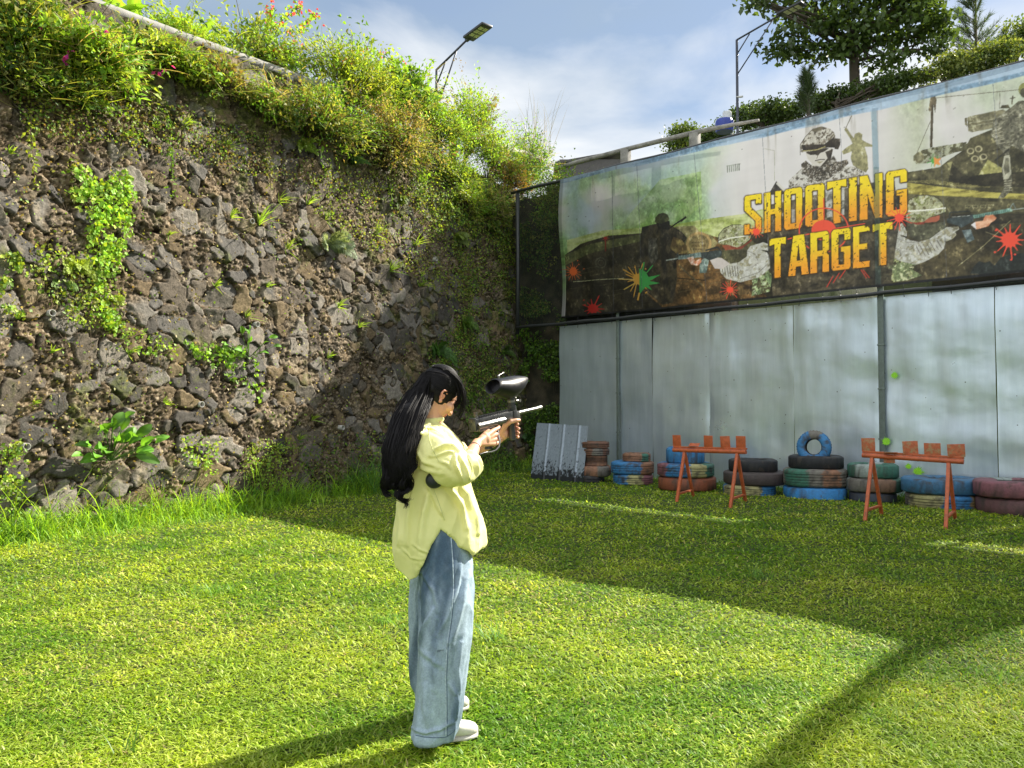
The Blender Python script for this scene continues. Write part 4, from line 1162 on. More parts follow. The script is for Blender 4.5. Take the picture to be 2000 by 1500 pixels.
    img[:] = mixc(img, [120, 112, 96], stain * .35)
    img[:] = img * (1 + .035 * fbm(U * 1.1, Z * 6, seed=243, oct=4))[..., None]
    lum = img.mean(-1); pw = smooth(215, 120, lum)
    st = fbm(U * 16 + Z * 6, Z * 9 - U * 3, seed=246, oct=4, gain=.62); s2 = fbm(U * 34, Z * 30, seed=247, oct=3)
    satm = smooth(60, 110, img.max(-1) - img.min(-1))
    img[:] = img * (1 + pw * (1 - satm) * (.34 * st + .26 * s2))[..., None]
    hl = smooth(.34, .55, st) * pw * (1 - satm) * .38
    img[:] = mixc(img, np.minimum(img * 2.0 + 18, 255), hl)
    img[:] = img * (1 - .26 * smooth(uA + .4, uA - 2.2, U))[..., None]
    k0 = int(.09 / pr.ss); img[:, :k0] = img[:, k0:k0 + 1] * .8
    small = img.reshape(pr.nz // 2, 2, pr.nu // 2, 2, 3).mean((1, 3))
    return np.clip(small, 0, 255)
def banner():
    img = paint_banner()
    nz, nu = img.shape[:2]
    u = BU0 + (np.arange(nu) + .5) * BRES; z = BZ0 + (np.arange(nz) + .5) * BRES
    U, Z = np.meshgrid(u, z)
    out = .085 + .020 * fbm(U * 1.4, Z * .35, seed=250, oct=3) + .006 * fbm(U * 6, Z * 2, seed=251, oct=3) + .012 * np.sin(U * 9 + Z * 1.5) * smooth(1.6, 0, U)
    Uc = U + .05 * np.sin((Z - BZ0) * 2.1) * smooth(.6, 0, U)
    P = np.empty(U.shape + (3,))
    P[..., 0] = FO.x + D2.x * Uc - N2.x * out; P[..., 1] = FO.y + D2.y * Uc - N2.y * out
    P[..., 2] = Z + .02 * fbm(U * .8, Z * .2, seed=252, oct=2)
    i = np.arange(nu - 1)[None, :] + nu * np.arange(nz - 1)[:, None]
    f = np.stack([i, i + 1, i + nu + 1, i + nu], -1).reshape(-1, 4)
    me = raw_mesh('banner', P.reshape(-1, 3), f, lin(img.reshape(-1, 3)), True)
    m, t, o_ = new_mat('banner_vinyl')
    a = t.nodes.new('ShaderNodeAttribute'); a.attribute_name = 'Col'
    p = t.nodes.new('ShaderNodeBsdfPrincipled'); p.inputs['Roughness'].default_value = .42; p.inputs['Specular IOR Level'].default_value = .4
    tr = t.nodes.new('ShaderNodeBsdfTranslucent'); mx = t.nodes.new('ShaderNodeMixShader'); mx.inputs[0].default_value = .085
    t.links.new(a.outputs['Color'], p.inputs['Base Color']); t.links.new(a.outputs['Color'], tr.inputs[0])
    t.links.new(p.outputs[0], mx.inputs[1]); t.links.new(tr.outputs[0], mx.inputs[2]); t.links.new(mx.outputs[0], o_.inputs[0])
    o = link('banner', me, m)
    tag(o, 'long printed banner reading SHOOTING TARGET with soldiers and red splats', 'banner')
banner()

# ================================================================ FENCE
def fence():
    t = empty('metal_fence', FO.copy(), 0, 'tall fence of flat galvanised metal sheets with green posts below the banner', 'fence')
    m, tr, out = new_mat('galvanised_sheet')
    tc = tr.nodes.new('ShaderNodeTexCoord'); p = tr.nodes.new('ShaderNodeBsdfPrincipled')
    mp = tr.nodes.new('ShaderNodeMapping'); mp.inputs['Scale'].default_value = (7, 7, .5); tr.links.new(tc.outputs['Object'], mp.inputs[0])
    st = noise_node(tr, 1.6, 8, .7, mp.outputs[0])
    r = ramp(tr, st.outputs['Fac'], [(.25, (.52, .61, .67)), (.5, (.58, .67, .73)), (.75, (.66, .74, .80))])
    bl = noise_node(tr, 1.1, 4, .6, tc.outputs['Object'])
    rb = ramp(tr, bl.outputs['Fac'], [(.35, (.95, .98, .96)), (.65, (1.0, 1.01, 1.05))])
    mu = tr.nodes.new('ShaderNodeMix'); mu.data_type = 'RGBA'; mu.blend_type = 'MULTIPLY'; mu.inputs[0].default_value = 1
    tr.links.new(r.outputs[0], mu.inputs[6]); tr.links.new(rb.outputs[0], mu.inputs[7])
    sp = tr.nodes.new('ShaderNodeTexVoronoi'); sp.inputs['Scale'].default_value = 5.5; tr.links.new(tc.outputs['Object'], sp.inputs['Vector'])
    rs_ = ramp(tr, sp.outputs['Distance'], [(.035, 1), (.06, 0)])
    m2 = tr.nodes.new('ShaderNodeMix'); m2.data_type = 'RGBA'; tr.links.new(rs_.outputs[0], m2.inputs[0]); tr.links.new(mu.outputs[2], m2.inputs[6]); m2.inputs[7].default_value = (.06, .06, .055, 1)
    tr.links.new(m2.outputs[2], p.inputs['Base Color'])
    p.inputs['Metallic'].default_value = .62
    rr = ramp(tr, bl.outputs['Fac'], [(.3, .27), (.7, .36)]); tr.links.new(rr.outputs[0], p.inputs['Roughness'])
    nb = noise_node(tr, 9, 5, .6, tc.outputs['Object']); b = tr.nodes.new('ShaderNodeBump'); b.inputs['Distance'].default_value = .0022; b.inputs['Strength'].default_value = .6
    tr.links.new(nb.outputs['Fac'], b.inputs['Height']); tr.links.new(b.outputs[0], p.inputs['Normal'])
    tr.links.new(p.outputs[0], out.inputs[0])
    seams = [1090, 1205, 1272, 1383, 1548, 1722, 1945]
    us = [fence_uz(x, 750)[0] for x in seams]
    while us[-1] < 11.0: us.append(us[-1] + 1.22)
    us[-1] = 11.05
    for k in range(len(us) - 1):
        a, b_ = us[k] + (.004 if k else 0), us[k + 1] - .005
        ds = .035
        u = np.linspace(a, b_, max(6, int((b_ - a) / ds))); z = np.linspace(-.05, 3.17, 92)
        U, Z = np.meshgrid(u, z)
        sd = 260 + k
        off = -.055 + (.004 if k % 2 else -.004) + .030 * fbm(U * .6, Z * 1.1, seed=sd, oct=2) * 1.2 + .012 * fbm(U * 3.2, Z * 1.0, seed=sd + 20, oct=2) + .0022 * fbm(U * 5, Z * 7, seed=sd + 40, oct=2)
        off = off + .040 * smooth(4.5, 8.0, U) * fbm(U * .35 + 3, Z * 1.5 + .25 * U, seed=299, oct=2)
        eL = smooth(.12, 0, U - a); eR = smooth(.12, 0, b_ - U)
        off = off - .010 * (eL * eL if k % 2 else eR * eR) + (eL * vnoise(U * 0, Z * 1.6, seed=sd + 60) + eR * vnoise(U * 0, Z * 1.6, seed=sd + 61)) * .009
        P = np.empty(U.shape + (3,))
        P[..., 0] = D2.x * U - N2.x * off; P[..., 1] = D2.y * U - N2.y * off; P[..., 2] = Z + (.006 * fbm(U * 4, Z * 0, seed=sd, oct=2) if k else 0)
        nz_, nu_ = U.shape
        i = np.arange(nu_ - 1)[None, :] + nu_ * np.arange(nz_ - 1)[:, None]
        f = np.stack([i, i + 1, i + nu_ + 1, i + nu_], -1).reshape(-1, 4)
        o = link('metal_sheet', raw_mesh('metal_sheet', P.reshape(-1, 3), f, None, True), m, t)
    pm = pbr('post_green_grey', (.16, .20, .185), .55, metal=.3, var=.2, scale=20, bump=.001)
    dk = pbr('pipe_black', (.03, .033, .036), .5, var=.3, scale=15)
    for x, w in ((1207, .06), (1722, .09)):
        u, _ = fence_uz(x, 750)
        mb = MB(); q = D2 * u + N2 * .0
        mb.box((w, .04, 6.3), Matrix.Translation(q + Vector((0, 0, 3.1))) @ Matrix.Rotation(math.atan2(D2.y, D2.x), 4, 'Z'), bev=.008)
        for zz in (.9, 1.7, 2.4): mb.box((w + .02, .05, .025), Matrix.Translation(q + Vector((0, 0, zz))) @ Matrix.Rotation(math.atan2(D2.y, D2.x), 4, 'Z'), bev=.004)
        mb.build('post', pm, t)
    for u in (9.4, 11.0):
        mb = MB(); mb.box((.08, .05, 6.3), Matrix.Translation(D2 * u + Vector((0, 0, 3.1))) @ Matrix.Rotation(math.atan2(D2.y, D2.x), 4, 'Z'), bev=.008); mb.build('post', pm, t)
    # lower black pipe with ties, upper pipe
    uL, zL = fence_uz(1012, 638)
    mb = MB(); mb.tube([D2 * (uL + (11.1 - uL) * i / 30) - N2 * .07 + Vector((0, 0, 3.215 + .008 * math.sin(i * 1.7))) for i in range(31)], .032, n=10)
    rs = np.random.RandomState(3)
    for k in range(34):
        u = .1 + 10.8 * k / 34 + rs.uniform(-.05, .05); q = D2 * u - N2 * .07 + Vector((0, 0, 3.215))
        mb.tube([q + Vector((0, 0, .034)), q - N2 * .034, q - Vector((0, 0, .036)), q - Vector((0, 0, .04 + rs.uniform(.01, .09))) + D2 * rs.uniform(-.02, .02)], .005, n=5)
        mb.tube([q + Vector((0, 0, .03)), q + Vector((0, 0, .13)) + D2 * rs.uniform(-.02, .02)], .004, n=5)
    mb.build('lower_pipe', dk, t, smooth_shade=True)
    uT, zT = fence_uz(1000, 378)
    mb = MB(); mb.tube([D2 * (uT + (11.1 - uT) * i / 30) - N2 * .02 + Vector((0, 0, 6.345 + .012 * math.sin(i * 1.1))) for i in range(31)], .034, n=10)
    mb.build('upper_pipe', dk, t, smooth_shade=True)
    # black backing strip behind the hem on the left; the right one added to block sun
    for a, b_ in ((0.02, 3.85), (7.15, 9.2)):
        mb = MB()
        q = D2 * ((a + b_) / 2) + N2 * .10 + Vector((0, 0, 3.27))
        mb.box((b_ - a, .006, .46), Matrix.Translation(q) @ Matrix.Rotation(math.atan2(D2.y, D2.x), 4, 'Z'))
        mb.build('black_strip', dk, t)
    # paintball hits
    gm = pbr('paint_yellow_green', (.30, .72, .03), .5, var=.3, scale=60)
    for k, (px, py, r) in enumerate(((1747, 733, 8), (1731, 862, 10), (1774, 911, 7), (1793, 921, 11))):
        q = on_plane(px, py, N2, C2 + .012 - .02) - FO
        if abs(px - 1731) < 2: q = on_plane(px, py, N2, C2 - .028) - FO
        R = .72 * r / F_PX * (q + FO).y
        rr = np.random.RandomState(700 + k); vs = [q]; n = 40
        for i in range(n):
            a = 2 * math.pi * i / n; L = R * (rr.uniform(.75, 1.0) if i % 3 else rr.uniform(1.0, 1.5))
            vs.append(q + D2 * math.cos(a) * L + Vector((0, 0, math.sin(a) * L)) + N2 * .0)
        m3 = MB(); m3.add(vs, [(0, 1 + (i + 1) % n, 1 + i) for i in range(n)])
        vs2 = [v - N2 * .004 for v in vs]
        m3.add(vs2, [(0, 1 + i, 1 + (i + 1) % n) for i in range(n)])
        m3.build('paint_splat', gm, t)
    # net in the gap left of the banner
    uN = uL - .02
    tn = empty('shade_net', FO + D2 * uN, 0, 'dark see-through net stretched between black poles left of the banner', 'net')
    nm, tt, oo = new_mat('net_black')
    tb = tt.nodes.new('ShaderNodeBsdfTransparent'); df = tt.nodes.new('ShaderNodeBsdfDiffuse'); df.inputs[0].default_value = (.03, .035, .03, 1)
    mx = tt.nodes.new('ShaderNodeMixShader'); g = tt.nodes.new('ShaderNodeTexCoord'); nn = noise_node(tt, 2.5, 4, .6, g.outputs['Object']); rp = ramp(tt, nn.outputs['Fac'], [(.3, .34), (.7, .50)])
    tt.links.new(rp.outputs[0], mx.inputs[0]); tt.links.new(tb.outputs[0], mx.inputs[1]); tt.links.new(df.outputs[0], mx.inputs[2]); tt.links.new(mx.outputs[0], oo.inputs[0])
    def net_sheet(A, B, z0, z1, mat, parent, sag=.03, nm_='net'):
        nu_, nz_ = 24, 30; vs = []
        for j in range(nz_):
            for i in range(nu_):
                fx = i / (nu_ - 1); fz = j / (nz_ - 1)
                p = A.lerp(B, fx); p = Vector((p.x, p.y, z0 + (z1 - z0) * fz))
                w = sag * math.sin(math.pi * fz) * (1 + .6 * math.sin(fx * 14))
                vs.append(p + Vector((w * .6, w * -.6, 0)))
        k = np.arange(nu_ - 1)[None, :] + nu_ * np.arange(nz_ - 1)[:, None]
        f = np.stack([k, k + 1, k + nu_ + 1, k + nu_], -1).reshape(-1, 4)
        return link(nm_, raw_mesh(nm_, np.array([tuple(v) for v in vs]), f, None, True), mat, parent)
    net_sheet(Vector((0, 0, 0)), D2 * (-uN + .1), 3.2, 6.32, nm, tn)
    mb = MB(); mb.tube([Vector((0, 0, 3.08)), Vector((.01, 0, 4.5)), Vector((0, 0, 6.36))], .045, n=12); mb.build('pole', dk, tn, smooth_shade=True)
    # side net on the right, out of the frame, that shades the right edge of the lawn
    uS = 11.0; A = FO + D2 * uS - N2 * .05
    ts = empty('side_fence', A.copy(), 0, 'tall shade net fence closing the right side of the lawn', 'fence')
    sm, tt, oo = new_mat('net_side')
    tb = tt.nodes.new('ShaderNodeBsdfTransparent'); df = tt.nodes.new('ShaderNodeBsdfDiffuse'); df.inputs[0].default_value = (.04, .05, .04, 1)
    mx = tt.nodes.new('ShaderNodeMixShader'); g = tt.nodes.new('ShaderNodeTexCoord'); nn = noise_node(tt, .9, 5, .65, g.outputs['Object']); rp = ramp(tt, nn.outputs['Fac'], [(.38, .42), (.62, .58)])
    tt.links.new(rp.outputs[0], mx.inputs[0]); tt.links.new(tb.outputs[0], mx.inputs[1]); tt.links.new(df.outputs[0], mx.inputs[2]); tt.links.new(mx.outputs[0], oo.inputs[0])
    net_sheet(Vector((0, 0, 0)), -N2 * 8.0, .0, 5.95, sm, ts, sag=.02)
    hm = pbr('net_hem', (.03, .035, .03), .8)
    mb = MB(); mb.box((8.0, .012, .34), Matrix.Translation(-N2 * 4.0 + Vector((0, 0, 6.12))) @ Matrix.Rotation(math.atan2(N2.y, N2.x), 4, 'Z')); mb.build('net_hem', hm, ts)
    mb = MB()
    mb.tube([Vector((0, 0, 6.3)), -N2 * 8.0 + Vector((0, 0, 6.3))], .03, n=8)
    for k in (3,): mb.tube([-N2 * 8.0 * k / 3, -N2 * 8.0 * k / 3 + Vector((0, 0, 6.3))], .035, n=10)
    mb.build('pole', pm, ts)
fence()

# ================================================================ TYRES
def tyre_mesh(R, w, rin, seed, ribs=4, flat=False, cols=None, split=None, sag=0.0, worn=False):
    """tyre lying with its axis on z, base at z=0. cols: list of (angle_from, angle_to, colour)"""
    rs = np.random.RandomState(seed)
    n = 72
    prof = []       # r, z going round the section
    h = w / 2
    def P(r, z): prof.append((r, z))
    P(rin, h - w * .36)
    P(rin + .012, h - w * .44); P(rin + (R - rin) * .3, h - w * .5); P(rin + (R - rin) * .72, h - w * .5)
    P(R - .030, h - w * .46); P(R - .010, h - w * .41)
    for k in range(ribs):
        a = -w * .38 + w * .76 * k / ribs; b = -w * .38 + w * .76 * (k + 1) / ribs
        bulge = 0 if not worn else -.02 * math.cos((a + b) / w * math.pi * .5)
        P(R + bulge, h + a + .003); P(R + bulge, h + b - .008)
        if k < ribs - 1: P(R - .010 + bulge, h + b - .006); P(R - .010 + bulge, h + b - .001)
    P(R - .010, h + w * .41); P(R - .030, h + w * .46)
    P(rin + (R - rin) * .72, h + w * .5); P(rin + (R - rin) * .3, h + w * .5); P(rin + .012, h + w * .44); P(rin, h + w * .36)
    for q in (.2, 0, -.2): P(rin + (R - rin) * (.55 if abs(q) < .1 else .5), h + w * q) if not flat else P(rin, h + w * q)
    m = len(prof)
    r = np.array([p[0] for p in prof]); z = np.array([p[1] for p in prof])
    if flat: # filled disc top (plank or lid on the hole)
        pass
    th = 2 * np.pi * np.arange(n) / n
    wob = 1 + .012 * np.sin(2 * th + rs.uniform(0, 6)) + .006 * np.sin(3 * th + rs.uniform(0, 6))
    RR = r[None, :] * wob[:, None]
    tread = ((np.arange(n) % 2) * .007)[:, None] * ((r > R - .012) & (abs(z - h) < w * .45))[None, :]
    RR = RR - tread
    X = RR * np.cos(th)[:, None]; Y = RR * np.sin(th)[:, None]; Zz = np.broadcast_to(z[None, :], RR.shape) + .004 * np.sin(3 * th + 1)[:, None]
    v = np.stack([X, Y, Zz], -1).reshape(-1, 3)
    i = np.arange(n)[:, None]; j = np.arange(m)[None, :]
    f = np.stack([i * m + j, ((i + 1) % n) * m + j, ((i + 1) % n) * m + (j + 1) % m, i * m + (j + 1) % m], -1).reshape(-1, 4)
    C = np.zeros((n, m, 3)); C[:] = cols[0][2]
    deg = (np.degrees(th)) % 360
    for a, b, c in cols:
        jag = 9 * fbm(X * 9 + 5, Y * 9, Zz * 22, seed=seed + 7, oct=3)
        d = (deg[:, None] + jag - a) % 360
        C[d < ((b - a) % 360 or 360)] = c
    nz = fbm(X * 14, Y * 14, Zz * 14, seed=seed, oct=4, gain=.65)
    worn_c = np.array([.055, .05, .045])
    C = mixc(C, worn_c, smooth(.0, .34, nz) * .85)
    gro = (r < R - .006) & (r > R - .02) & (abs(z - h) < w * .36)
    C[:, gro] *= .35
    C = C * (1 + .18 * fbm(X * 40, Y * 40, Zz * 40, seed=seed + 3, oct=2))[..., None]
    inner = (r <= rin + .001) | ((r < rin + (R - rin) * .6) & (abs(z - h) < w * .3))
    C[:, inner] = (.02, .02, .02)
    me = raw_mesh('tyre', v, f, C.reshape(-1, 3), True); sharp_by_angle(me, 48)
    return me
TYRE_M = pbr('painted_rubber', rough=.62, var=.22, scale=30, bump=.004, bscale=70, attr=True, spec=.4, dirt=(.07, .055, .04), dirt_scale=9, dirt_lo=.56, dirt_hi=.72)
BLUE = (.045, .20, .44); BLUE2 = (.05, .16, .30); BRN = (.17, .085, .055); TAN = (.27, .14, .085); TERRA = (.26, .085, .045); CREAM = (.36, .34, .16); GRN = (.05, .16, .115); BLK = (.018, .02, .024); MAUVE = (.23, .095, .115); GREY = (.17, .16, .14); PALE = (.30, .36, .34)
# px x0, x1, y_top, y_bottom, profile depth group base y, colours, label
def tyre_thing(x0, x1, yt, yb, Yf, cols, label, seed, group=None, ribs=4, rin=None, flat=False, worn=False, k_side=.10):
    """Yf distance of the front of the tyre; sides read from the photograph"""
    cx = (x0 + x1) / 2
    Yc = Yf
    for _ in range(6):
        R = (x1 - x0) / 2 / F_PX * Yc
        Yc = Yf + R
    zb = at(cx, yb, Yf + R * .12).z; zt = at(cx, yt, Yf + R * .12).z
    w = max(zt - zb, .08)
    me = tyre_mesh(R, w, rin * R if rin else R * .52, seed, ribs, flat, cols, worn=worn)
    o = link('tyre', me, TYRE_M)
    p = at(cx, 900, Yc)
    o.location = (p.x, p.y, zb)
    tag(o, label, 'tyre', group)
    return o, R, w, Yc
def F(y): return ground(1000, y).y
G_ = 'old painted tyres stacked along the fence'
FR = 270  # direction facing the camera in tyre angles
Y = F(944)
tyre_thing(1126, 1180, 929, 944, Y, [(0, 360, BLK)], 'black tyre at the bottom of the leftmost stack', 1, G_, ribs=2)
tyre_thing(1125, 1193, 911, 932, Y, [(0, 360, TAN), (280, 330, GREY)], 'wide tan tyre, second from the bottom in the leftmost stack', 2, G_, ribs=1)
tyre_thing(1136, 1188, 891, 911, Y + .05, [(0, 360, BRN), (270, 320, TAN)], 'narrow brown tyre in the middle of the leftmost stack', 3, G_, ribs=2, worn=True)
tyre_thing(1136, 1190, 876, 891, Y + .05, [(0, 360, BRN), (250, 300, GREY)], 'small ribbed brown tyre, second from the top in the leftmost stack', 4, G_, ribs=3)
tyre_thing(1135, 1190, 863, 876, Y + .05, [(0, 360, BRN)], 'small brown tyre topmost on the leftmost stack beside the leaning sheet', 5, G_, ribs=3)
Y = F(949)
tyre_thing(1197, 1275, 928, 949, Y, [(180, 245, BLUE), (245, 290, CREAM), (290, 360, MAUVE)], 'blue, cream and mauve tyre at the bottom of the second stack from the left', 6, G_)
tyre_thing(1194, 1277, 903, 928, Y, [(180, 285, BLUE), (285, 360, TAN), (0, 180, BLUE)], 'half blue, half brown tyre in the middle of the second stack from the left', 7, G_, ribs=4)
tyre_thing(1216, 1271, 886, 903, Y + .1, [(0, 360, TAN), (280, 320, GRN)], 'small tan tyre with green patches on top of the second stack', 8, G_, ribs=3)
Y = F(961)
tyre_thing(1286, 1397, 934, 961, Y, [(0, 360, TERRA)], 'terracotta tyre at the bottom behind the left target stand', 9, G_, ribs=1)
tyre_thing(1284, 1394, 907, 934, Y, [(170, 215, MAUVE), (215, 265, BLUE), (265, 300, CREAM), (300, 360, GRN), (0, 170, BLUE)], 'wide tyre painted purple, blue, cream and green under the small blue one', 10, G_, ribs=4)
tyre_thing(1302, 1375, 875, 907, Y + .15, [(0, 360, BLUE)], 'speckled blue tyre topmost behind the left target stand', 11, G_, ribs=1)
Y = F(971)
tyre_thing(1414, 1512, 950, 971, Y, [(180, 280, CREAM), (280, 360, BLUE), (0, 180, BLUE)], 'cream and blue tyre at the bottom of the stack right of the left target stand', 12, G_)
tyre_thing(1414, 1533, 924, 950, Y - .02, [(0, 360, (.07, .055, .055))], 'dark brown wide tyre in the middle of the stack right of the left target stand', 13, G_, ribs=1)
tyre_thing(1425, 1516, 899, 924, Y + .12, [(0, 360, BLK)], 'black open tyre on top of the stack right of the left target stand', 14, G_, ribs=1)
Y = F(979)
tyre_thing(1532, 1650, 954, 979, Y, [(0, 360, (.04, .22, .52))], 'bright blue tyre at the bottom of the stack that carries the upright one', 15, G_, ribs=1)
tyre_thing(1533, 1650, 918, 954, Y, [(180, 235, GRN), (235, 262, GREY), (262, 300, TAN), (300, 360, GREY), (0, 180, GREY)], 'grey-brown grooved tyre with a green patch below the black one', 16, G_, ribs=5)
tyre_thing(1543, 1643, 892, 918, Y + .1, [(0, 360, BLK)], 'black tyre directly under the upright blue tyre', 17, G_, ribs=1)
Yst = Y + .45
Y = F(983)
tyre_thing(1660, 1745, 964, 983, Y, [(0, 360, (.04, .05, .07))], 'dark tyre at the bottom of the stack behind the left leg of the right stand', 18, G_, ribs=1)
tyre_thing(1655, 1758, 936, 964, Y - .03, [(180, 240, GREY), (240, 290, (.2, .12, .08)), (290, 360, GRN), (0, 180, PALE)], 'rounded grey-green tyre in the middle behind the right stand', 19, G_, ribs=1, worn=False)
tyre_thing(1659, 1750, 908, 936, Y, [(0, 360, GRN), (200, 250, PALE), (20, 80, PALE)], 'pale green ringed tyre on top, open, left of the paint marks', 20, G_, ribs=1)
Y = F(998)
tyre_thing(1774, 1907, 969, 998, Y, [(180, 240, CREAM), (240, 285, BLUE), (285, 330, (.34, .25, .12)), (330, 180, GREY)], 'cream and blue striped wide tyre under the big blue one', 21, G_, ribs=4)
tyre_thing(1767, 1910, 938, 969, Y, [(0, 360, BLUE2)], 'big blue truck tyre with a dark top behind the right target stand', 22, G_, ribs=1, rin=.3)
Y = F(1012)
tyre_thing(1916, 2056, 977, 1012, Y, [(0, 360, (.15, .075, .08))], 'dull mauve tyre at the bottom at the right edge of the photo', 23, G_, ribs=1)
tyre_thing(1909, 2050, 943, 977, Y, [(0, 360, MAUVE), (60, 130, PALE)], 'mauve wide tyre on top at the right edge of the photo', 24, G_, ribs=1, rin=.4)
# upright blue tyre
pc = at(1590, 873, Yst)
Rv = 32 / F_PX * Yst
me = tyre_mesh(Rv, .20, Rv * .46, 25, 2, False, [(0, 360, BLUE), (60, 110, GREY)])
o = link('tyre', me, TYRE_M); tag(o, 'blue tyre standing upright on top of the middle stack', 'tyre', G_)
ax = Vector((-.50, -.86, .08)).normalized()
o.rotation_euler = ax.to_track_quat('Z', 'Y').to_euler(); o.location = pc - ax * .10

# ================================================================ TARGET STANDS
ORNG = pbr('orange_paint', (.46, .105, .035), .5, var=.25, scale=18, bump=.002, bscale=50, dirt=(.16, .06, .03), dirt_scale=14, dirt_lo=.55, dirt_hi=.75)
RUST = pbr('orange_paint_scraped', (.46, .12, .05), .6, var=.3, scale=25, bump=.002, bscale=60, dirt=(.36, .27, .14), dirt_scale=14, dirt_lo=.48, dirt_hi=.62)
def stand(nl, rl, nr, rr, topL, topR, targets, label, worn):
    """ground pixels of near/rear feet, pixels of the beam ends"""
    a = ground(*nl); b = ground(*rl); c = ground(*nr); d = ground(*rr)
    base = (a + b + c + d) / 4
    t = empty('target_stand', base, 0, label, 'target stand', 'orange target stands on the lawn')
    L = lambda p: p - base
    mL = (a + b) / 2; mR = (c + d) / 2
    dr = (mR - mL); dr.z = 0; dr.normalize()
    h = (at(topL[0], topL[1], mL.y).z + at(topR[0], topR[1], mR.y).z) / 2
    # beam along dr at height h, ends from pixels
    def on_beam(px):
        r = ray(px, 880); # solve mL + dr*t  with x = r.x/r.y * y
        k = r.x / r.y
        tt = (k * mL.y - mL.x) / (dr.x - k * dr.y)
        return mL + dr * tt
    A = on_beam(topL[0]); B = on_beam(topR[0]); A.z = at(topL[0], topL[1], A.y).z; B.z = at(topR[0], topR[1], B.y).z
    up = Vector((0, 0, 1)); nrm = Vector((dr.y, -dr.x, 0))
    if nrm.y > 0: nrm = -nrm
    mb = MB(); mb.tube([L(A), L(B)], .030, n=14); mb.build('beam', ORNG, t, smooth_shade=False, auto=40)
    mb = MB(); mb.bar(L(A) + up * .045 - nrm * .02, L(B) + up * .045 - nrm * .02, .05, .028, bev=.003); mb.build('ledge', ORNG, t)
    for f1, f2 in ((a, b), (c, d)):
        m_ = (f1 + f2) / 2; tp = on_beam(1000 + F_PX * m_.x / m_.y); tp.z = A.z + (B.z - A.z) * ((tp - A).dot(dr) / (B - A).dot(dr)) - .02
        for ff in (f1, f2):
            mb = MB(); mb.bar(L(ff) + Vector((0, 0, -.03)), L(tp) + (ff - tp) * .0, .040, .040, up=dr, bev=.004); mb.build('leg', ORNG, t)
        mb = MB(); q1 = f1.lerp(tp, .16); q2 = f2.lerp(tp, .16); mb.bar(L(q1), L(q2), .03, .035, up=dr, bev=.003); mb.build('crossbar', ORNG, t)
    for k, (x0, x1, y0, y1, kind) in enumerate(targets):
        cpt = on_beam((x0 + x1) / 2); ztop = at((x0 + x1) / 2, y0, cpt.y).z; zbot = at((x0 + x1) / 2, y1, cpt.y).z
        s_ = (x1 - x0) / F_PX * cpt.y * 1.04 / max(.3, abs(dr.x * .8 + .3))
        s_ = (x1 - x0) / F_PX * cpt.y * 1.12
        mb = MB(); zb = A.z + (B.z - A.z) * ((cpt - A).dot(dr) / (B - A).dot(dr)) + .052
        rot = Matrix.Rotation(math.atan2(dr.y, dr.x) + .25 * (1 if k % 2 else .2), 4, 'Z')
        rr_ = random.uniform(-.06, .06)
        if kind == 'up':
            hh = max(.09, ztop - zb + .01)
            mb.box((s_, .006, hh), Matrix.Translation(L(Vector((cpt.x, cpt.y, zb + hh / 2)))) @ rot @ Matrix.Rotation(rr_, 4, 'Y') @ Matrix.Rotation(.06, 4, 'X'), bev=.0028)
        elif kind == 'flat':
            mb.box((s_, .1, .006), Matrix.Translation(L(Vector((cpt.x, cpt.y + .03, zb + .035)))) @ rot @ Matrix.Rotation(.45, 4, 'X'), bev=.0028)
        elif kind == 'down':
            mb.box((s_, .1, .006), Matrix.Translation(L(Vector((cpt.x, cpt.y - .03, zb + .008)))) @ rot @ Matrix.Rotation(-.05, 4, 'X'), bev=.0028)
        elif kind == 'hang':
            mb.box((s_, .006, .05), Matrix.Translation(L(Vector((cpt.x, cpt.y + .03, zb - .105)))) @ rot, bev=.0028)
        o = mb.build('target_plate', RUST if worn else ORNG, t)
        # hinge pin
        mb = MB(); mb.tube([L(Vector((cpt.x, cpt.y, zb - .004))) - dr * s_ * .35, L(Vector((cpt.x, cpt.y, zb - .004))) + dr * s_ * .35], .006, n=8)
        parent_m = mb.build('hinge', ORNG, t)
    return t
stand((1321, 981), (1355, 971), (1426, 992), (1457, 981), (1315, 879), (1457, 883),
      [(1314, 1330, 851, 870, 'up'), (1348, 1366, 860, 870, 'flat'), (1375, 1392, 852, 871, 'up'), (1408, 1425, 853, 872, 'up'), (1438, 1456, 853, 873, 'up')],
      'orange target stand with five square plates, in front of the blue tyres on the left', False)
stand((1689, 1017), (1723, 1005), (1847, 1033), (1866, 1016), (1684, 889), (1882, 902),
      [(1685, 1707, 857, 880, 'up'), (1727, 1748, 881, 884, 'down'), (1730, 1748, 898, 903, 'hang'), (1766, 1790, 863, 885, 'up'), (1808, 1834, 867, 888, 'up'), (1854, 1881, 869, 891, 'up')],
      'orange target stand with four scraped upright plates, in front of the big blue tyre', True)

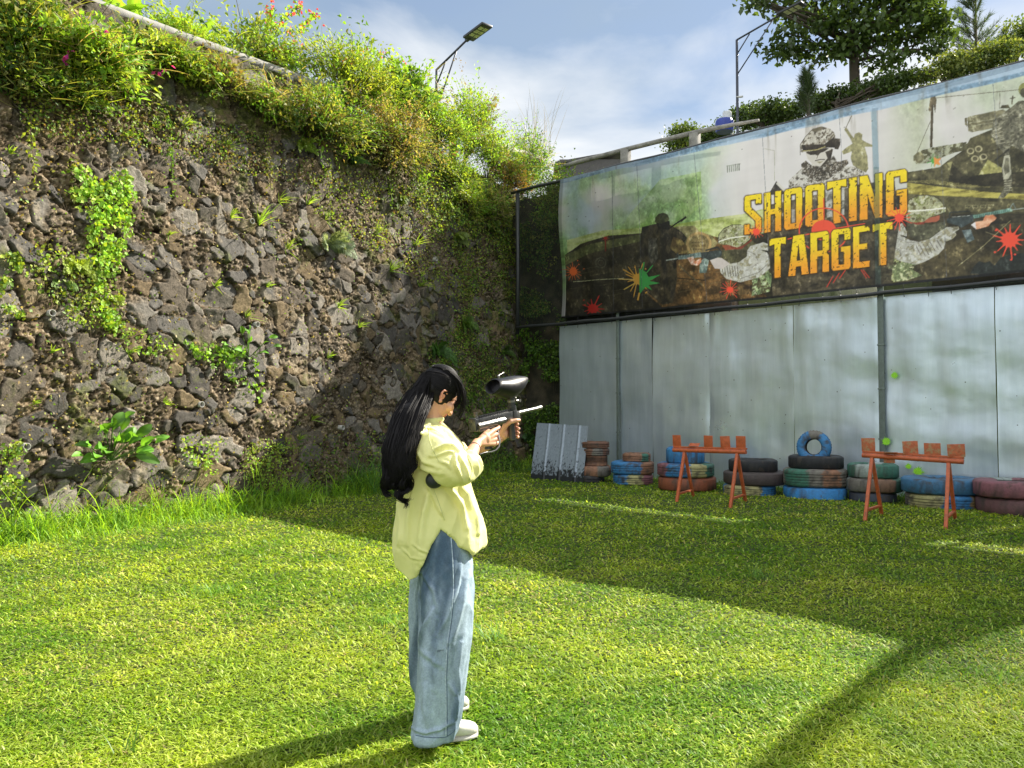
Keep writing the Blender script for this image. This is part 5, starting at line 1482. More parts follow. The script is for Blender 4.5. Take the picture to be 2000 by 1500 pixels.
# ================================================================ LEANING SHEET
def leaning_sheet():
    bl = ground(1036, 936); br = ground(1139, 944)
    tl = at(1049, 826, bl.y + .30); tr = at(1149, 832, br.y + .26)
    nu_, nz_ = 90, 60; vs = []; cs = []
    nrm = (br - bl).cross(tl - bl).normalized()
    if nrm.y > 0: nrm = -nrm
    for j in range(nz_):
        for i in range(nu_):
            fx = i / (nu_ - 1); fz = j / (nz_ - 1)
            p = bl.lerp(br, fx).lerp(tl.lerp(tr, fx), fz)
            rib = max(0, 1 - abs(((fx * 3.4 + .65) % 1) - .5) / .09) * .022
            vs.append(p + nrm * (rib + .004 * math.sin(fz * 7)) )
            n1 = float(fbm(fx * 44, fz * 20, seed=601, oct=4, gain=.8)); q = smooth(.50, .10, fz + .0) 
            black = float(smooth(.02, .2, n1 + q * .55 - .36)) if fz > .09 else 1.0
            c = (1 - black) * np.array([.30, .36, .43]) + black * np.array([.025, .03, .035])
            cs.append(c * (1 + .12 * n1))
    k = np.arange(nu_ - 1)[None, :] + nu_ * np.arange(nz_ - 1)[:, None]
    f = np.stack([k, k + 1, k + nu_ + 1, k + nu_], -1).reshape(-1, 4)
    o = link('roofing_sheet', raw_mesh('roofing_sheet', np.array([tuple(v) for v in vs]), f, np.array(cs), True), pbr('roofing_sheet_paint', rough=.5, metal=.3, var=.15, scale=25, attr=True))
    tag(o, 'ribbed blue-grey roofing sheet with black mould leaning on the fence by the corner', 'roofing sheet')
leaning_sheet()

# ================================================================ PLANTS ON AND ABOVE THE STONE WALL
def in_poly(pts, poly):
    x, y = pts[:, 0], pts[:, 1]; m = np.zeros(len(pts), bool); n = len(poly)
    for i in range(n):
        x0, y0 = poly[i]; x1, y1 = poly[(i + 1) % n]
        if y0 == y1: continue
        c = ((y0 > y) != (y1 > y)); m ^= c & (x < (x1 - x0) * (y - y0) / (y1 - y0) + x0)
    return m
def np_wall(px, py, out, back=False):
    dx = (px - 1000) / F_PX; dz = (750 - py) / F_PX
    R = np.stack([dx, CP - dz * SP, SP + dz * CP], 1)
    n, c = (np.array(NB), C1 - out) if not back else (np.array(N2), C2 + .75 - out)
    t = (c - CAM_H * n[2]) / (R @ n)
    return R * t[:, None] + np.array([0, 0, CAM_H])
OUTN = -np.array(ND)
def shrub(px, py, rpx, rpy, n, leaf, cols, label, seed, cat='shrub', name='shrub', out=.1, depth=.6, flower=None, nfl=0, per=14, stems=26, mat=None, pos=None, group=None, droopy=0.0, wl=.55, core=.30, ragged=.42):
    n = int(n * .8); leaf = leaf * 1.08
    """leafy shrub: many twigs fanning out of a base, leaves along every twig"""
    rs = np.random.RandomState(seed)
    c = Vector(pos) if pos is not None else (wall_at(px, py) - ND * out)
    sc = c.y / F_PX
    r = np.array([rpx * sc, depth, rpy * sc])
    # ellipsoid axes: along wall, out of wall, up
    A = np.stack([np.array(DD), OUTN, np.array([0, 0, 1.0])]) if pos is None else np.eye(3)
    if pos is None: r[0] = rpx * sc * 1.45
    k = max(8, n // per)
    d = rdir(k, .25, rs); rad = (rs.uniform(core, 1.0, k) ** .7) * (1 + rs.normal(0, ragged, k) * (rs.uniform(0, 1, k) < .4))
    lump = 1 + .55 * fbm(d[:, 0] * 2.6 + seed, d[:, 1] * 2.6, d[:, 2] * 2.6, seed=seed, oct=3)
    T = (d * (rad * lump)[:, None] * r) @ A
    I = T * rs.uniform(.45, .75, (k, 1)) + rs.normal(0, .05, (k, 3)); I[:, 2] -= np.abs(r[2]) * .12
    tw = np.repeat(np.arange(k), per)
    f = rs.uniform(0.05, 1.08, len(tw))[:, None]
    P = I[tw] * (1 - f) + T[tw] * f + rs.normal(0, .028 + leaf * .35, (len(tw), 3))
    P[:, 2] -= droopy * f[:, 0] ** 2 * .3
    D = unit((T - I)[tw] + rdir(len(tw), -.1, rs) * np.linalg.norm(T - I, axis=1).mean() * 1.5)
    Nn = unit(rdir(len(tw), 1.0, rs) + OUTN * .5)
    ci = rs.randint(0, len(cols), k)
    base = np.array(cols)[ci][tw]
    C = base * (1 + rs.uniform(-.28, .28, (k, 1)))[tw] * (1 + rs.uniform(-.2, .2, (len(tw), 1)))
    ks = rs.uniform(.55, 1.45, k)[tw]
    fo = Fol(); fo.leaves(P, D, Nn, rs.uniform(.7, 1.2, len(tw)) * leaf * ks, rs.uniform(.6, 1.25, len(tw)) * leaf * wl * ks, C)
    nb_ = n // 8; j = rs.randint(0, k, nb_); Pb = I[j] * .6 + T[j] * .4 + rs.normal(0, .08, (nb_, 3)); Db = unit(T[j] - I[j] + rs.normal(0, .12, (nb_, 3)) + np.array([0, 0, .12]))
    fo.blades(Pb, Db, unit(rs.normal(0, 1, (nb_, 3)) * (1, 1, .2) + OUTN), rs.uniform(.12, .42, nb_), rs.uniform(.006, .013, nb_), cvar([YG, OL, DRY, MG][seed % 4], nb_, .4, .1, rs), seg=4, droop=rs.uniform(.3, 1.3, nb_))
    e = empty(name, c, 0, label, cat, group)
    fo.build('foliage', mat or LEAF, e)
    st = Fol(); base_p = np.array([0, 0, -abs(r[2]) * .95]) - OUTN * r[1] * .6 * (pos is None)
    sel = rs.choice(k, min(k, stems * 5), replace=False)
    hub = base_p[None] * rs.uniform(.2, .8, (len(sel), 1)) + I[sel] * .25
    st.twigs(hub, I[sel], .007, np.array([.09, .065, .04])); st.twigs(I[sel], T[sel], .004, np.array([.10, .08, .04]))
    s2 = sel[:stems]; st.twigs(np.repeat(base_p[None], len(s2), 0), hub[:len(s2)], .012, np.array([.08, .06, .04]))
    st.build('stems', LEAFD, e)
    if flower is not None:
        fl = Fol(); tips = T[rs.choice(k, nfl)] * 1.04
        q = np.repeat(tips, 6, 0) + rs.normal(0, leaf * .55, (nfl * 6, 3))
        fl.leaves(q, rdir(len(q), .3, rs), rdir(len(q), .3, rs), leaf * .8, leaf * .6, cvar(flower, len(q), .2, .1, rs))
        fl.build('blossom', LEAF, e)
    return e
YG = (.31, .41, .045); MG = (.17, .31, .035); DG = (.07, .15, .025); OL = (.25, .27, .06); BR = (.21, .15, .06); LG = (.27, .48, .06); DRY = (.42, .35, .16); OR = (.50, .27, .06)
GT = 'shrubs spilling over the top of the stone wall'
shrub(40, 60, 120, 90, 6500, .075, [MG, DG, YG, OL], 'dense green shrub with a few pink flowers at the far left top of the wall', 301, flower=(.62, .05, .34), nfl=5, group=GT)
shrub(150, 115, 85, 50, 4400, .080, [LG, MG, YG], 'leafy bougainvillea with magenta flowers in front of the concrete rail', 302, flower=(.62, .04, .36), nfl=8, group=GT, out=.25)
shrub(300, 112, 80, 34, 3400, .065, [YG, MG, OL], 'yellow-green shrub hanging over the wall below the concrete rail', 303, group=GT, out=.2, depth=.35)
shrub(410, 75, 95, 55, 5500, .060, [YG, LG, YG], 'bright yellow-green shrub growing behind the concrete rail', 304, group=GT, out=-.5, depth=.6)
shrub(400, 155, 60, 35, 2200, .060, [OL, MG, BR], 'small olive shrub hanging between the two visible parts of the rail', 305, group=GT, out=.2, depth=.3)
shrub(560, 95, 85, 62, 4200, .070, [LG, YG, MG, YG], 'tall bougainvillea with red flowers rising highest above the wall', 306, flower=(.75, .07, .07), nfl=9, group=GT, out=-.4, ragged=.45)
shrub(600, 235, 120, 65, 6500, .060, [BR, OL, DG, OL, MG], 'brownish half-dry shrub hanging low over the wall', 307, group=GT, out=.3)
shrub(690, 160, 115, 85, 8000, .065, [YG, OL, YG, MG], 'big yellow-green shrub with orange flowers in the middle of the wall top', 308, flower=(.70, .16, .05), nfl=9, group=GT, out=.1)
shrub(740, 270, 110, 75, 6500, .055, [OL, BR, DRY, MG], 'dry olive shrub bulging out of the wall below the yellow-green one', 309, group=GT, out=.4, depth=.5)
shrub(800, 180, 75, 60, 4600, .095, [LG, MG, DG], 'broad-leaved dark green shrub below the left street lamp', 310, group=GT, out=-.1)
shrub(850, 250, 95, 60, 5600, .055, [YG, LG, OL], 'feathery light green shrub right of the dry one', 311, group=GT, out=.2)
shrub(930, 240, 80, 85, 5200, .060, [LG, MG, YG, BR], 'loose shrub with reddish tips right of the left street lamp', 312, group=GT, out=0, ragged=.5)
shrub(960, 310, 90, 55, 5200, .050, [LG, MG, YG], 'low light green shrub near the corner of the two walls', 313, group=GT, out=.2)
shrub(1045, 320, 65, 65, 4800, .060, [MG, LG, DG], 'green shrub at the corner where the stone wall meets the banner', 314, group=GT, out=-.1)
shrub(985, 345, 60, 38, 3000, .045, [OR, OR, BR, DRY], 'orange-brown withered shrub beside the upper end of the black pole', 315, group=GT, out=.25, depth=.3)
shrub(120, 170, 70, 45, 2600, .055, [MG, DG, OL], 'dark green shrub hanging below the magenta bougainvillea', 316, group=GT, out=.15, depth=.3)
shrub(30, 150, 60, 60, 2600, .055, [OL, YG, DG], 'olive shrub hanging down the wall at the left edge of the photo', 317, group=GT, out=.15, depth=.3)
shrub(500, 205, 60, 34, 2400, .055, [MG, OL, LG], 'small green shrub hanging just below the right part of the rail', 318, group=GT, out=.2, depth=.3)
shrub(880, 340, 75, 40, 3000, .050, [MG, OL, YG], 'mixed green shrub on the wall face below the feathery one', 319, group=GT, out=.15, depth=.3)
shrub(950, 400, 50, 45, 3000, .050, [DG, MG, OL], 'dark green shrub trailing down the wall left of the black pole', 322, group=GT, out=.2, depth=.3)
shrub(900, 395, 45, 35, 2200, .050, [YG, OL, MG], 'light olive shrub trailing down the wall left of the dark green one', 323, group=GT, out=.2, depth=.3)
pq = FO + D2 * -.55 + N2 * .75; shrub(0, 0, 70, 70, 4200, .055, [MG, DG, OL], 'shrub hanging down the corner wall just behind the top of the black net', 321, pos=(pq.x, pq.y, 5.75), depth=.45)
pq = FO + D2 * -.55 + N2 * 1.0; shrub(0, 0, 75, 60, 5200, .060, [MG, LG, OL], 'bushy green shrub on top of the corner wall right behind the black net', 320, pos=(pq.x, pq.y, 6.25), depth=.6)
# arching flowering branch against the sky
def arch_branch(pts, label, seed, flower=(.78, .08, .10), leaf=.075, thick=.008, back=-.3, dens=9, fl_at=(.2, .55, .85, 1.0)):
    rs = np.random.RandomState(seed)
    P = np.array([list(wall_at(x, y) + ND * -back * 1.0) for x, y in pts]); 
    e = empty('flowering_branch', P[0], 0, label, 'branch')
    Q = P - P[0]
    t = np.linspace(0, len(Q) - 1, 40); i = np.minimum(t.astype(int), len(Q) - 2); fr = (t - i)[:, None]
    L = Q[i] * (1 - fr) + Q[i + 1] * fr; L += rs.normal(0, .012, L.shape)
    st = Fol(); st.twigs(L[:-1], L[1:], thick, np.array([.10, .08, .05]))
    k = 40 * dens // 4; j = rs.randint(2, 39, k); B = L[j] + rs.normal(0, .04, (k, 3))
    st.leaves(B, rdir(k, .1, rs), rdir(k, .8, rs), leaf * rs.uniform(.6, 1.2, k), leaf * .6, cvar(LG, k, .3, .1, rs))
    st.build('leaves', LEAF, e)
    fl = Fol()
    for a in fl_at:
        c = L[min(39, int(a * 39))]
        q = c[None] + rs.normal(0, .05, (9, 3)); fl.leaves(q, rdir(9, .4, rs), rdir(9, .2, rs), .06, .045, cvar(flower, 9, .2, .1, rs))
    fl.build('blossom', LEAF, e)
arch_branch([(690, 100), (720, 90), (760, 95), (800, 115), (830, 135)], 'thin arching branch with red flowers reaching towards the left street lamp', 331)
arch_branch([(560, 60), (575, 30), (600, 10), (608, 6)], 'upright branch with red flowers, tallest above the wall', 332)
arch_branch([(600, 60), (620, 40), (633, 26), (640, 20)], 'short branch with red flowers right of the tallest one', 333)
arch_branch([(540, 55), (552, 30), (556, 8)], 'upright branch with a red flower tip left of the tallest one', 334)

def fern(px, py, hpx, nf, col, label, seed, out=.02, w=.30, droop=.7, group='ferns growing out of the stone wall', back=False, name='fern', updir=.8, npair=26, loc=None):
    rs = np.random.RandomState(seed)
    b = loc if loc is not None else (wall_at(px, py, out) if not back else on_plane(px, py, N2, C2 + .70))
    Lf = hpx / F_PX * b.y
    fo = Fol()
    on = OUTN if not back else -np.array(N2)
    for k in range(nf):
        a = rs.uniform(-1.25, 1.25)
        al = np.array(DD if not back else D2)
        d = on * rs.uniform(.25, .7) + al * math.sin(a) * .8 + np.array([0, 0, 1.0]) * (math.cos(a) * updir * rs.uniform(.5, 1.3))
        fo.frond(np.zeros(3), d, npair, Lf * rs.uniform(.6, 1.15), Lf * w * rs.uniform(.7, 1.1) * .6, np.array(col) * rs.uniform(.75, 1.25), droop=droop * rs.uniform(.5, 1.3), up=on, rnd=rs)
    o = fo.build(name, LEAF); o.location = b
    tag(o, label, 'fern', group)
    return o
FG = (.28, .40, .05)
fern(115, 120, 75, 14, FG, 'big light fern below the magenta flowers near the top left', 351)
fern(60, 100, 80, 12, (.16, .24, .05), 'tall fern at the top left beside the dense green shrub', 352)
fern(190, 215, 45, 8, FG, 'drooping fern under the big light fern at the top left', 353)
fern(420, 170, 50, 9, FG, 'fern standing under the concrete rail near its middle', 354)
fern(455, 175, 45, 8, LG, 'bright fern just right of the one under the rail', 355)
fern(590, 290, 52, 10, FG, 'fern hanging below the brownish shrub', 356)
fern(690, 320, 48, 9, (.10, .22, .05), 'dark green fern on the shaded ledge under the dry shrub', 357)
fern(145, 530, 62, 12, YG, 'yellow-green fern beside the leafy creeper on the left', 358)
fern(120, 560, 45, 9, (.15, .25, .05), 'small fern left of the creeper, above a pipe', 359)
fern(215, 590, 40, 8, YG, 'small yellow fern at the lower end of the creeper', 360)
fern(640, 480, 75, 9, (.26, .33, .20), 'pale grey-green palm-like fern in the middle of the wall', 361, w=.42, updir=.35, npair=34, droop=.5)
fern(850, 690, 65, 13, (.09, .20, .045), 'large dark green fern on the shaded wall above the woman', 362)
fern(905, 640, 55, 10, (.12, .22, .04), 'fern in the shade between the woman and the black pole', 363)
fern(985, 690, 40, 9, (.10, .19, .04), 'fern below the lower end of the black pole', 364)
fern(885, 470, 50, 9, (.20, .27, .06), 'light fern on the upper wall near the shade edge', 365)
fern(955, 450, 50, 9, (.13, .2, .045), 'fern left of the black pole, half in shade', 366)
fern(240, 265, 30, 7, FG, 'small fern on the wall under the hanging shrub on the left', 367)
fern(870, 410, 40, 8, FG, 'fern just under the mixed green shrub', 368)
fern(1055, 870, 60, 10, (.05, .12, .03), 'dark fern at the corner behind the leaning roofing sheet', 369, back=True)
fern(780, 400, 42, 8, (.17, .25, .06), 'fern in the middle of the wall right of the pale one', 370)

def creeper(poly, n, leaf, cols, label, seed, out=(.02, .10), back=False, clump=1.6, cat='creeper', mat=None, wl=.8):
    rs = np.random.RandomState(seed)
    poly = np.array(poly, float); lo = poly.min(0); hi = poly.max(0)
    pts = rs.uniform(lo, hi, (n * 6, 2)); pts = pts[in_poly(pts + rs.normal(0, 4, pts.shape), poly)]
    d = fbm(pts[:, 0] * .022, pts[:, 1] * .022, seed=seed, oct=4, gain=.6)
    pts = pts[rs.uniform(-.5, .5, len(pts)) < d * clump + .05][:n]
    m = len(pts)
    dist = rs.uniform(out[0], out[1], m) + .03
    P = np_wall(pts[:, 0], pts[:, 1], dist, back)
    c = P.mean(0)
    on = OUTN if not back else -np.array(N2)
    Nn = unit(on[None] + rs.normal(0, .45, (m, 3))); D = unit(rdir(m, -.6, rs) + on * .15)
    tone = fbm(pts[:, 0] * .03, pts[:, 1] * .03, seed=seed + 1, oct=3)
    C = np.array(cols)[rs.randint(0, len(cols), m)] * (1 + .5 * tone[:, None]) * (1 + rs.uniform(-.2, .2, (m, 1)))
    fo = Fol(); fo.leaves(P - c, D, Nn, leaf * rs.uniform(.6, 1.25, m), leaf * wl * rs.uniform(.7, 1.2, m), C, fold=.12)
    # runners
    k = max(6, m // 30); a = rs.randint(0, m, k); b = np.clip(a + 0, 0, m - 1)
    A = P[a] - c; B = A + np.stack([rs.normal(0, .08, k), rs.normal(0, .03, k), -rs.uniform(.1, .45, k)], 1)
    fo.twigs(A, B, .003, np.array([.12, .09, .05]))
    o = fo.build('creeper', mat or LEAF); o.location = c
    tag(o, label, cat)
    return o
creeper([(118, 330), (165, 318), (205, 350), (250, 335), (268, 400), (245, 470), (232, 520), (215, 560), (238, 640), (205, 655), (190, 560), (168, 520), (178, 430), (130, 365)], 1500, .062, [LG, YG, LG], 'bright heart-leaved creeper running down the left part of the wall', 381, clump=2.5)
creeper([(60, 480), (190, 470), (240, 560), (250, 640), (150, 640), (110, 590), (50, 540)], 700, .045, [YG, OL, MG], 'thin yellow-green creeper around the ferns on the left', 382)
creeper([(0, 490), (40, 500), (60, 560), (50, 620), (0, 600)], 260, .055, [YG, MG], 'creeper at the left edge of the photo halfway up the wall', 383, clump=2)
creeper([(235, 640), (330, 650), (360, 690), (300, 700), (240, 670)], 130, .05, [YG, LG], 'short row of small leaves right of the creeper end', 384, clump=2)
creeper([(360, 670), (470, 670), (520, 690), (500, 720), (520, 780), (500, 780), (430, 725), (380, 695)], 300, .065, [LG, MG], 'broad-leaved creeper in the middle of the wall left of the shade', 385, clump=2)
creeper([(455, 870), (560, 850), (600, 900), (560, 960), (450, 940)], 900, .035, [YG, LG, OL], 'fine-leaved yellow-green weeds low on the wall behind the tall grass', 386, clump=2)
creeper([(0, 870), (50, 860), (60, 940), (30, 1000), (0, 1000)], 300, .045, [YG, MG], 'small creeper low on the wall at the left edge', 387, clump=2)
creeper([(350, 850), (430, 860), (420, 930), (360, 910)], 160, .05, [YG, LG], 'small weed patch right of the broad-leaved plant', 388, clump=2)
creeper([(600, 340), (720, 330), (840, 380), (940, 420), (960, 560), (900, 600), (780, 520), (680, 460), (620, 420)], 3000, .045, [OL, MG, YG, BR], 'thin weeds scattered over the upper middle of the wall', 389, clump=1.1)
creeper([(20, 180), (250, 170), (420, 230), (600, 290), (640, 380), (450, 330), (250, 280), (60, 260)], 2600, .042, [OL, MG, BR], 'thin weeds scattered under the shrubs on the left', 390, clump=1.0)
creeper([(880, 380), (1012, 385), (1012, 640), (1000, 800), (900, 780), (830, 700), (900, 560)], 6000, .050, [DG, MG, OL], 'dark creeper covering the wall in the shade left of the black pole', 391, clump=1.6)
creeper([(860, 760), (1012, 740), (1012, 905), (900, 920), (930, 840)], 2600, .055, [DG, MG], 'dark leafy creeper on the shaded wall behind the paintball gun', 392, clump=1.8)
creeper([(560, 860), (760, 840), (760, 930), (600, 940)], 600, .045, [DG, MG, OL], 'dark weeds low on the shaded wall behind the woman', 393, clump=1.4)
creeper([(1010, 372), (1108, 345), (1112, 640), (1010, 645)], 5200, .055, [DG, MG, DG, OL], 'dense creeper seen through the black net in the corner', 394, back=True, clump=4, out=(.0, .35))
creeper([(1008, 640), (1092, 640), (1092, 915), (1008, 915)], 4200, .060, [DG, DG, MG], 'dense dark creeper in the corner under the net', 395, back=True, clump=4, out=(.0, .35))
# hanging vines under the shrubs
rsV = np.random.RandomState(23)
for k, (px, py, L, what) in enumerate([(130, 175, 1.3, 'long thin vine hanging down the wall under the magenta flowers'), (255, 180, .9, 'thin vine hanging left of the middle of the wall top'), (330, 215, 1.2, 'long bare vine hanging over the darker stones under the rail'), (520, 250, 1.0, 'thin leafy vine hanging under the right part of the rail'), (640, 300, 1.1, 'leafy vine hanging from the brownish shrub'), (760, 340, .9, 'leafy vine hanging from the dry olive shrub'), (905, 380, 1.2, 'leafy vine hanging on the wall near the shade edge'), (60, 200, 1.0, 'leafy vine hanging at the far left of the wall')]):
    b = wall_at(px, py, .10); n = 26; t = np.linspace(0, 1, n); P = np.stack([np.cumsum(rsV.normal(0, .008, n)) * DD.x, np.cumsum(rsV.normal(0, .008, n)) * DD.y, -L * t], 1) + ND[0] * 0 - np.array(ND) * 0
    P = P - np.array([ND.x, ND.y, 0])[None] * (L * t * BAT)[:, None] * -1 * -1
    fo = Fol(); fo.twigs(P[:-1], P[1:], .0045, np.array([.17, .12, .07])); m = int(60 * L); j = rsV.randint(2, n, m)
    fo.leaves(P[j] + rsV.normal(0, .03, (m, 3)), rdir(m, -.6, rsV), unit(OUTN[None] + rsV.normal(0, .5, (m, 3))), .06 * rsV.uniform(.6, 1.2, m), .035, cvar([OL, YG, MG][k % 3], m, .35, .1, rsV))
    o = fo.build('hanging_vine', LEAF); o.location = b; tag(o, what, 'vine', 'vines hanging down the stone wall')
creeper([(0, 260), (250, 300), (500, 350), (700, 480), (840, 560), (820, 760), (700, 900), (560, 950), (300, 960), (60, 1000), (0, 900)], 2600, .038, [OL, MG, BR, DRY], 'tiny scattered weeds and moss tufts all over the sunny face of the wall', 396, clump=.7, out=(.0, .05))
creeper([(780, 330), (1005, 340), (1010, 520), (900, 500), (820, 420)], 3200, .050, [MG, OL, YG, DG], 'thick mixed green growth trailing down the wall below the shrubs near the corner', 397, clump=2.0, out=(.02, .22))
# single tufts rooted in the joints of the wall
WHERE = ['under the concrete rail, left of the spiky one', 'spiky one below the rail', 'smallest one under the rail', 'largest one, in the middle of the wall', 'above the largest one', 'left of the largest one', 'right beside the palm-like fern', 'under the largest one', 'right of the palm-like fern', 'right of the palm-like fern and lower', 'above the palm-like fern', 'small one far below the palm-like fern',
 'under the shrubs and right of the small fern', 'just above a pipe in the middle', 'low down, left of the woman\'s shoulder', 'near the shade edge above the woman', 'just right of the leafy creeper', 'at the shade edge, lower one', 'under the row of small leaves', 'in the lower left below the ferns', 'between the creeper and a pipe', 'left of the shade, above the tan stone', 'on the upper wall near the light fern', 'in the shade under the protruding pipe', 'low behind the tall grass clump', 'low beside the tall grass clump',
 'at the upper end of the leafy creeper', 'high at the left edge', 'left of the lower pipe', 'low at the left edge']
rsT = np.random.RandomState(17)
for k, (px, py, h) in enumerate([(355, 250, 28), (440, 290, 34), (365, 245, 22), (505, 440, 55), (545, 395, 30), (450, 425, 26), (635, 430, 26), (560, 490, 28), (735, 460, 34), (760, 530, 26), (600, 400, 36), (520, 560, 20), (300, 250, 20), (480, 620, 24), (610, 820, 26), (660, 600, 24), (330, 460, 18), (700, 640, 22), (250, 690, 22), (100, 690, 20), (420, 560, 18), (640, 700, 24), (810, 480, 30), (820, 560, 26), (540, 880, 26), (585, 860, 22), (175, 385, 22), (20, 300, 20), (320, 790, 22), (65, 790, 18)]):
    b = wall_at(px, py, .03)
    n = 16; fo = Fol(); L = h / F_PX * b.y
    D = unit(OUTN[None] * .6 + rsT.normal(0, .5, (n, 3)) + np.array([0, 0, .9])); 
    fo.blades(np.zeros((n, 3)), D, unit(OUTN[None] + rsT.normal(0, .4, (n, 3))), L * rsT.uniform(.6, 1.25, n), rsT.uniform(.010, .022, n), cvar((.26, .40, .06), n, .25, .1, rsT), seg=5, droop=rsT.uniform(.2, 1.2, n))
    o = fo.build('wall_weed', LEAF); o.location = b
    tag(o, 'bright tuft on the stone wall, ' + WHERE[k], 'weed', 'small weeds in the joints of the stone wall')
# big broad-leaved plant low on the wall
def broadleaf(px, py, label, n, Lm, seed, spread=1.0):
    rs = np.random.RandomState(seed); b = wall_at(px, py, .05)
    e = empty('broad_leaved_plant', b, 0, label, 'plant')
    st = Fol(); P = []; D = []
    for k in range(n):
        a = rs.uniform(-1.5, 1.5) * spread; L = rs.uniform(.12, .56)
        d = unit(OUTN * rs.uniform(.15, .8) + np.array(DD) * math.sin(a) + np.array([0, 0, 1]) * (.95 * math.cos(a) + .1))
        P.append(d * L); D.append(unit(d + OUTN * .3 + rs.normal(0, .35, 3)))
    P = np.array(P); D = np.array(D)
    st.twigs(np.zeros((n, 3)), P, .006, np.array([.12, .22, .05])); st.build('stalks', LEAF, e)
    for k in range(n):
        L = Lm * rs.uniform(.65, 1.15); W = L * .48; nn = 8
        fo = Fol(); d = D[k]; S = unit(np.cross(d, unit(OUTN + np.array([0, 0, .8]) + rs.normal(0, .3, 3)))); U = np.cross(S, d)
        vs = []; cs = []; c = np.array(LG) * np.array([.55, .72, .7]) * rs.uniform(.5, 1.25)
        for i in range(nn + 1):
            t = i / nn; w = W * .5 * (math.sin(math.pi * min(1, t * .93 + .03)) ** .8); m_ = P[k] + d * L * t + U * (.10 * L * math.sin(math.pi * t)) - np.array([0, 0, 1]) * L * .18 * t * t
            rip = .05 * L * math.sin(i * 2.6)
            for x in (-1, -.5, 0, .5, 1): vs.append(m_ + S * w * x + U * (abs(x) * w * .35 + (rip * .25 if abs(x) == 1 else 0))); cs.append(c * (1.25 if x == 0 else 1))
        f = [(i * 5 + j, i * 5 + j + 1, i * 5 + j + 6, i * 5 + j + 5) for i in range(nn) for j in range(4)]
        link('leaf', raw_mesh('leaf', np.array(vs), np.array(f), np.clip(cs, 0, 1), True), LEAF, e)
broadleaf(215, 900, 'plant with big broad green leaves growing low on the stone wall', 30, .25, 341)
broadleaf(485, 700, 'small plant with drooping glossy leaves in the middle of the wall', 12, .15, 342)

# banana plants behind the rail
def banana(px, py, n, L, label, seed, s_off=-.9):
    rs = np.random.RandomState(seed); b = wall_at(px, py) - ND * s_off
    e = empty('banana_plant', b, 0, label, 'banana plant', 'banana plants behind the rail on the wall')
    mb = MB(); mb.tube([(0, 0, -1.0), (.02, 0, -.4), (0, .02, 0)], [.09, .08, .06], n=12); mb.build('trunk', pbr('banana_trunk', (.16, .2, .07), .7, var=.3, scale=8), e, smooth_shade=True)
    for k in range(n):
        a = rs.uniform(0, 6.28); el = rs.uniform(.7, 1.45); d = np.array([math.cos(a) * math.cos(el), math.sin(a) * math.cos(el), math.sin(el)])
        Lk = L * rs.uniform(.7, 1.15); W = Lk * .26; nn = 16; S = unit(np.cross(d, np.array([math.cos(a), math.sin(a), -.2]) + 1e-3)); bd = np.array([math.cos(a), math.sin(a), 0])
        vs = []; cs = []; c = np.array(LG) * rs.uniform(.7, 1.15)
        for i in range(nn + 1):
            t = i / nn; w = W * .5 * min(1, t * 6) * (1 - t ** 4) ** .6
            m_ = d * Lk * t * (1 - .15 * t) + bd * Lk * .35 * t * t - np.array([0, 0, 1]) * Lk * .22 * t ** 3; U = np.cross(S, d)
            for x in (-1, -.5, 0, .5, 1):
                tear = (.8 + .2 * ((i * 7 + k) % 3) / 2) if abs(x) == 1 else 1
                vs.append(m_ + S * w * x * tear + U * abs(x) * w * .4); cs.append(c * (1.3 if x == 0 else 1 + .1 * math.sin(i * 5)))
        f = [(i * 5 + j, i * 5 + j + 1, i * 5 + j + 6, i * 5 + j + 5) for i in range(nn) for j in range(4)]
        link('leaf', raw_mesh('leaf', np.array(vs), np.array(f), np.clip(cs, 0, 1), True), LEAF, e)
banana(250, 40, 7, 1.1, 'banana plant with broad leaves at the top left, left of the others', 343)
banana(335, 50, 7, 1.0, 'banana plant between the two other banana plants above the wall', 344)
banana(445, 75, 6, .8, 'banana plant rightmost, next to the tall bougainvillea', 345)
banana(905, 225, 4, .8, 'small banana plant among the shrubs right of the left street lamp', 346, s_off=-.3)

# concrete rails
CONC = pbr('weathered_concrete', (.27, .26, .24), .85, var=.3, scale=9, bump=.006, bscale=60, dirt=(.10, .10, .085), dirt_scale=6, dirt_lo=.5, dirt_hi=.72)
def left_rail():
    c = C1 + BAT * 6.75 + .12
    pts = [on_plane(x, y, ND, c) for x, y in ((-260, -165), (60, -38), (195, 14), (330, 64), (450, 107), (560, 146), (700, 195), (900, 262), (1060, 312))]
    e = empty('concrete_rail', pts[3], 0, 'thick pale concrete rail running down along the top of the stone wall', 'rail')
    mb = MB(); mb.tube([p - pts[3] for p in pts], .085, n=16); mb.build('rail', CONC, e, smooth_shade=True)
    for x in (60, 330, 560, 760, 960):
        y = np.interp(x, [-260, 60, 195, 330, 450, 560, 700, 900, 1060], [-165, -38, 14, 64, 107, 146, 195, 262, 312]); p = on_plane(x, float(y), ND, c) - pts[3]
        mb = MB(); mb.box((.16, .16, .55), Matrix.Translation(p - Vector((0, 0, .30))) @ Matrix.Rotation(math.atan2(DD.y, DD.x), 4, 'Z'), bev=.015); mb.build('rail_post', CONC, e)
left_rail()
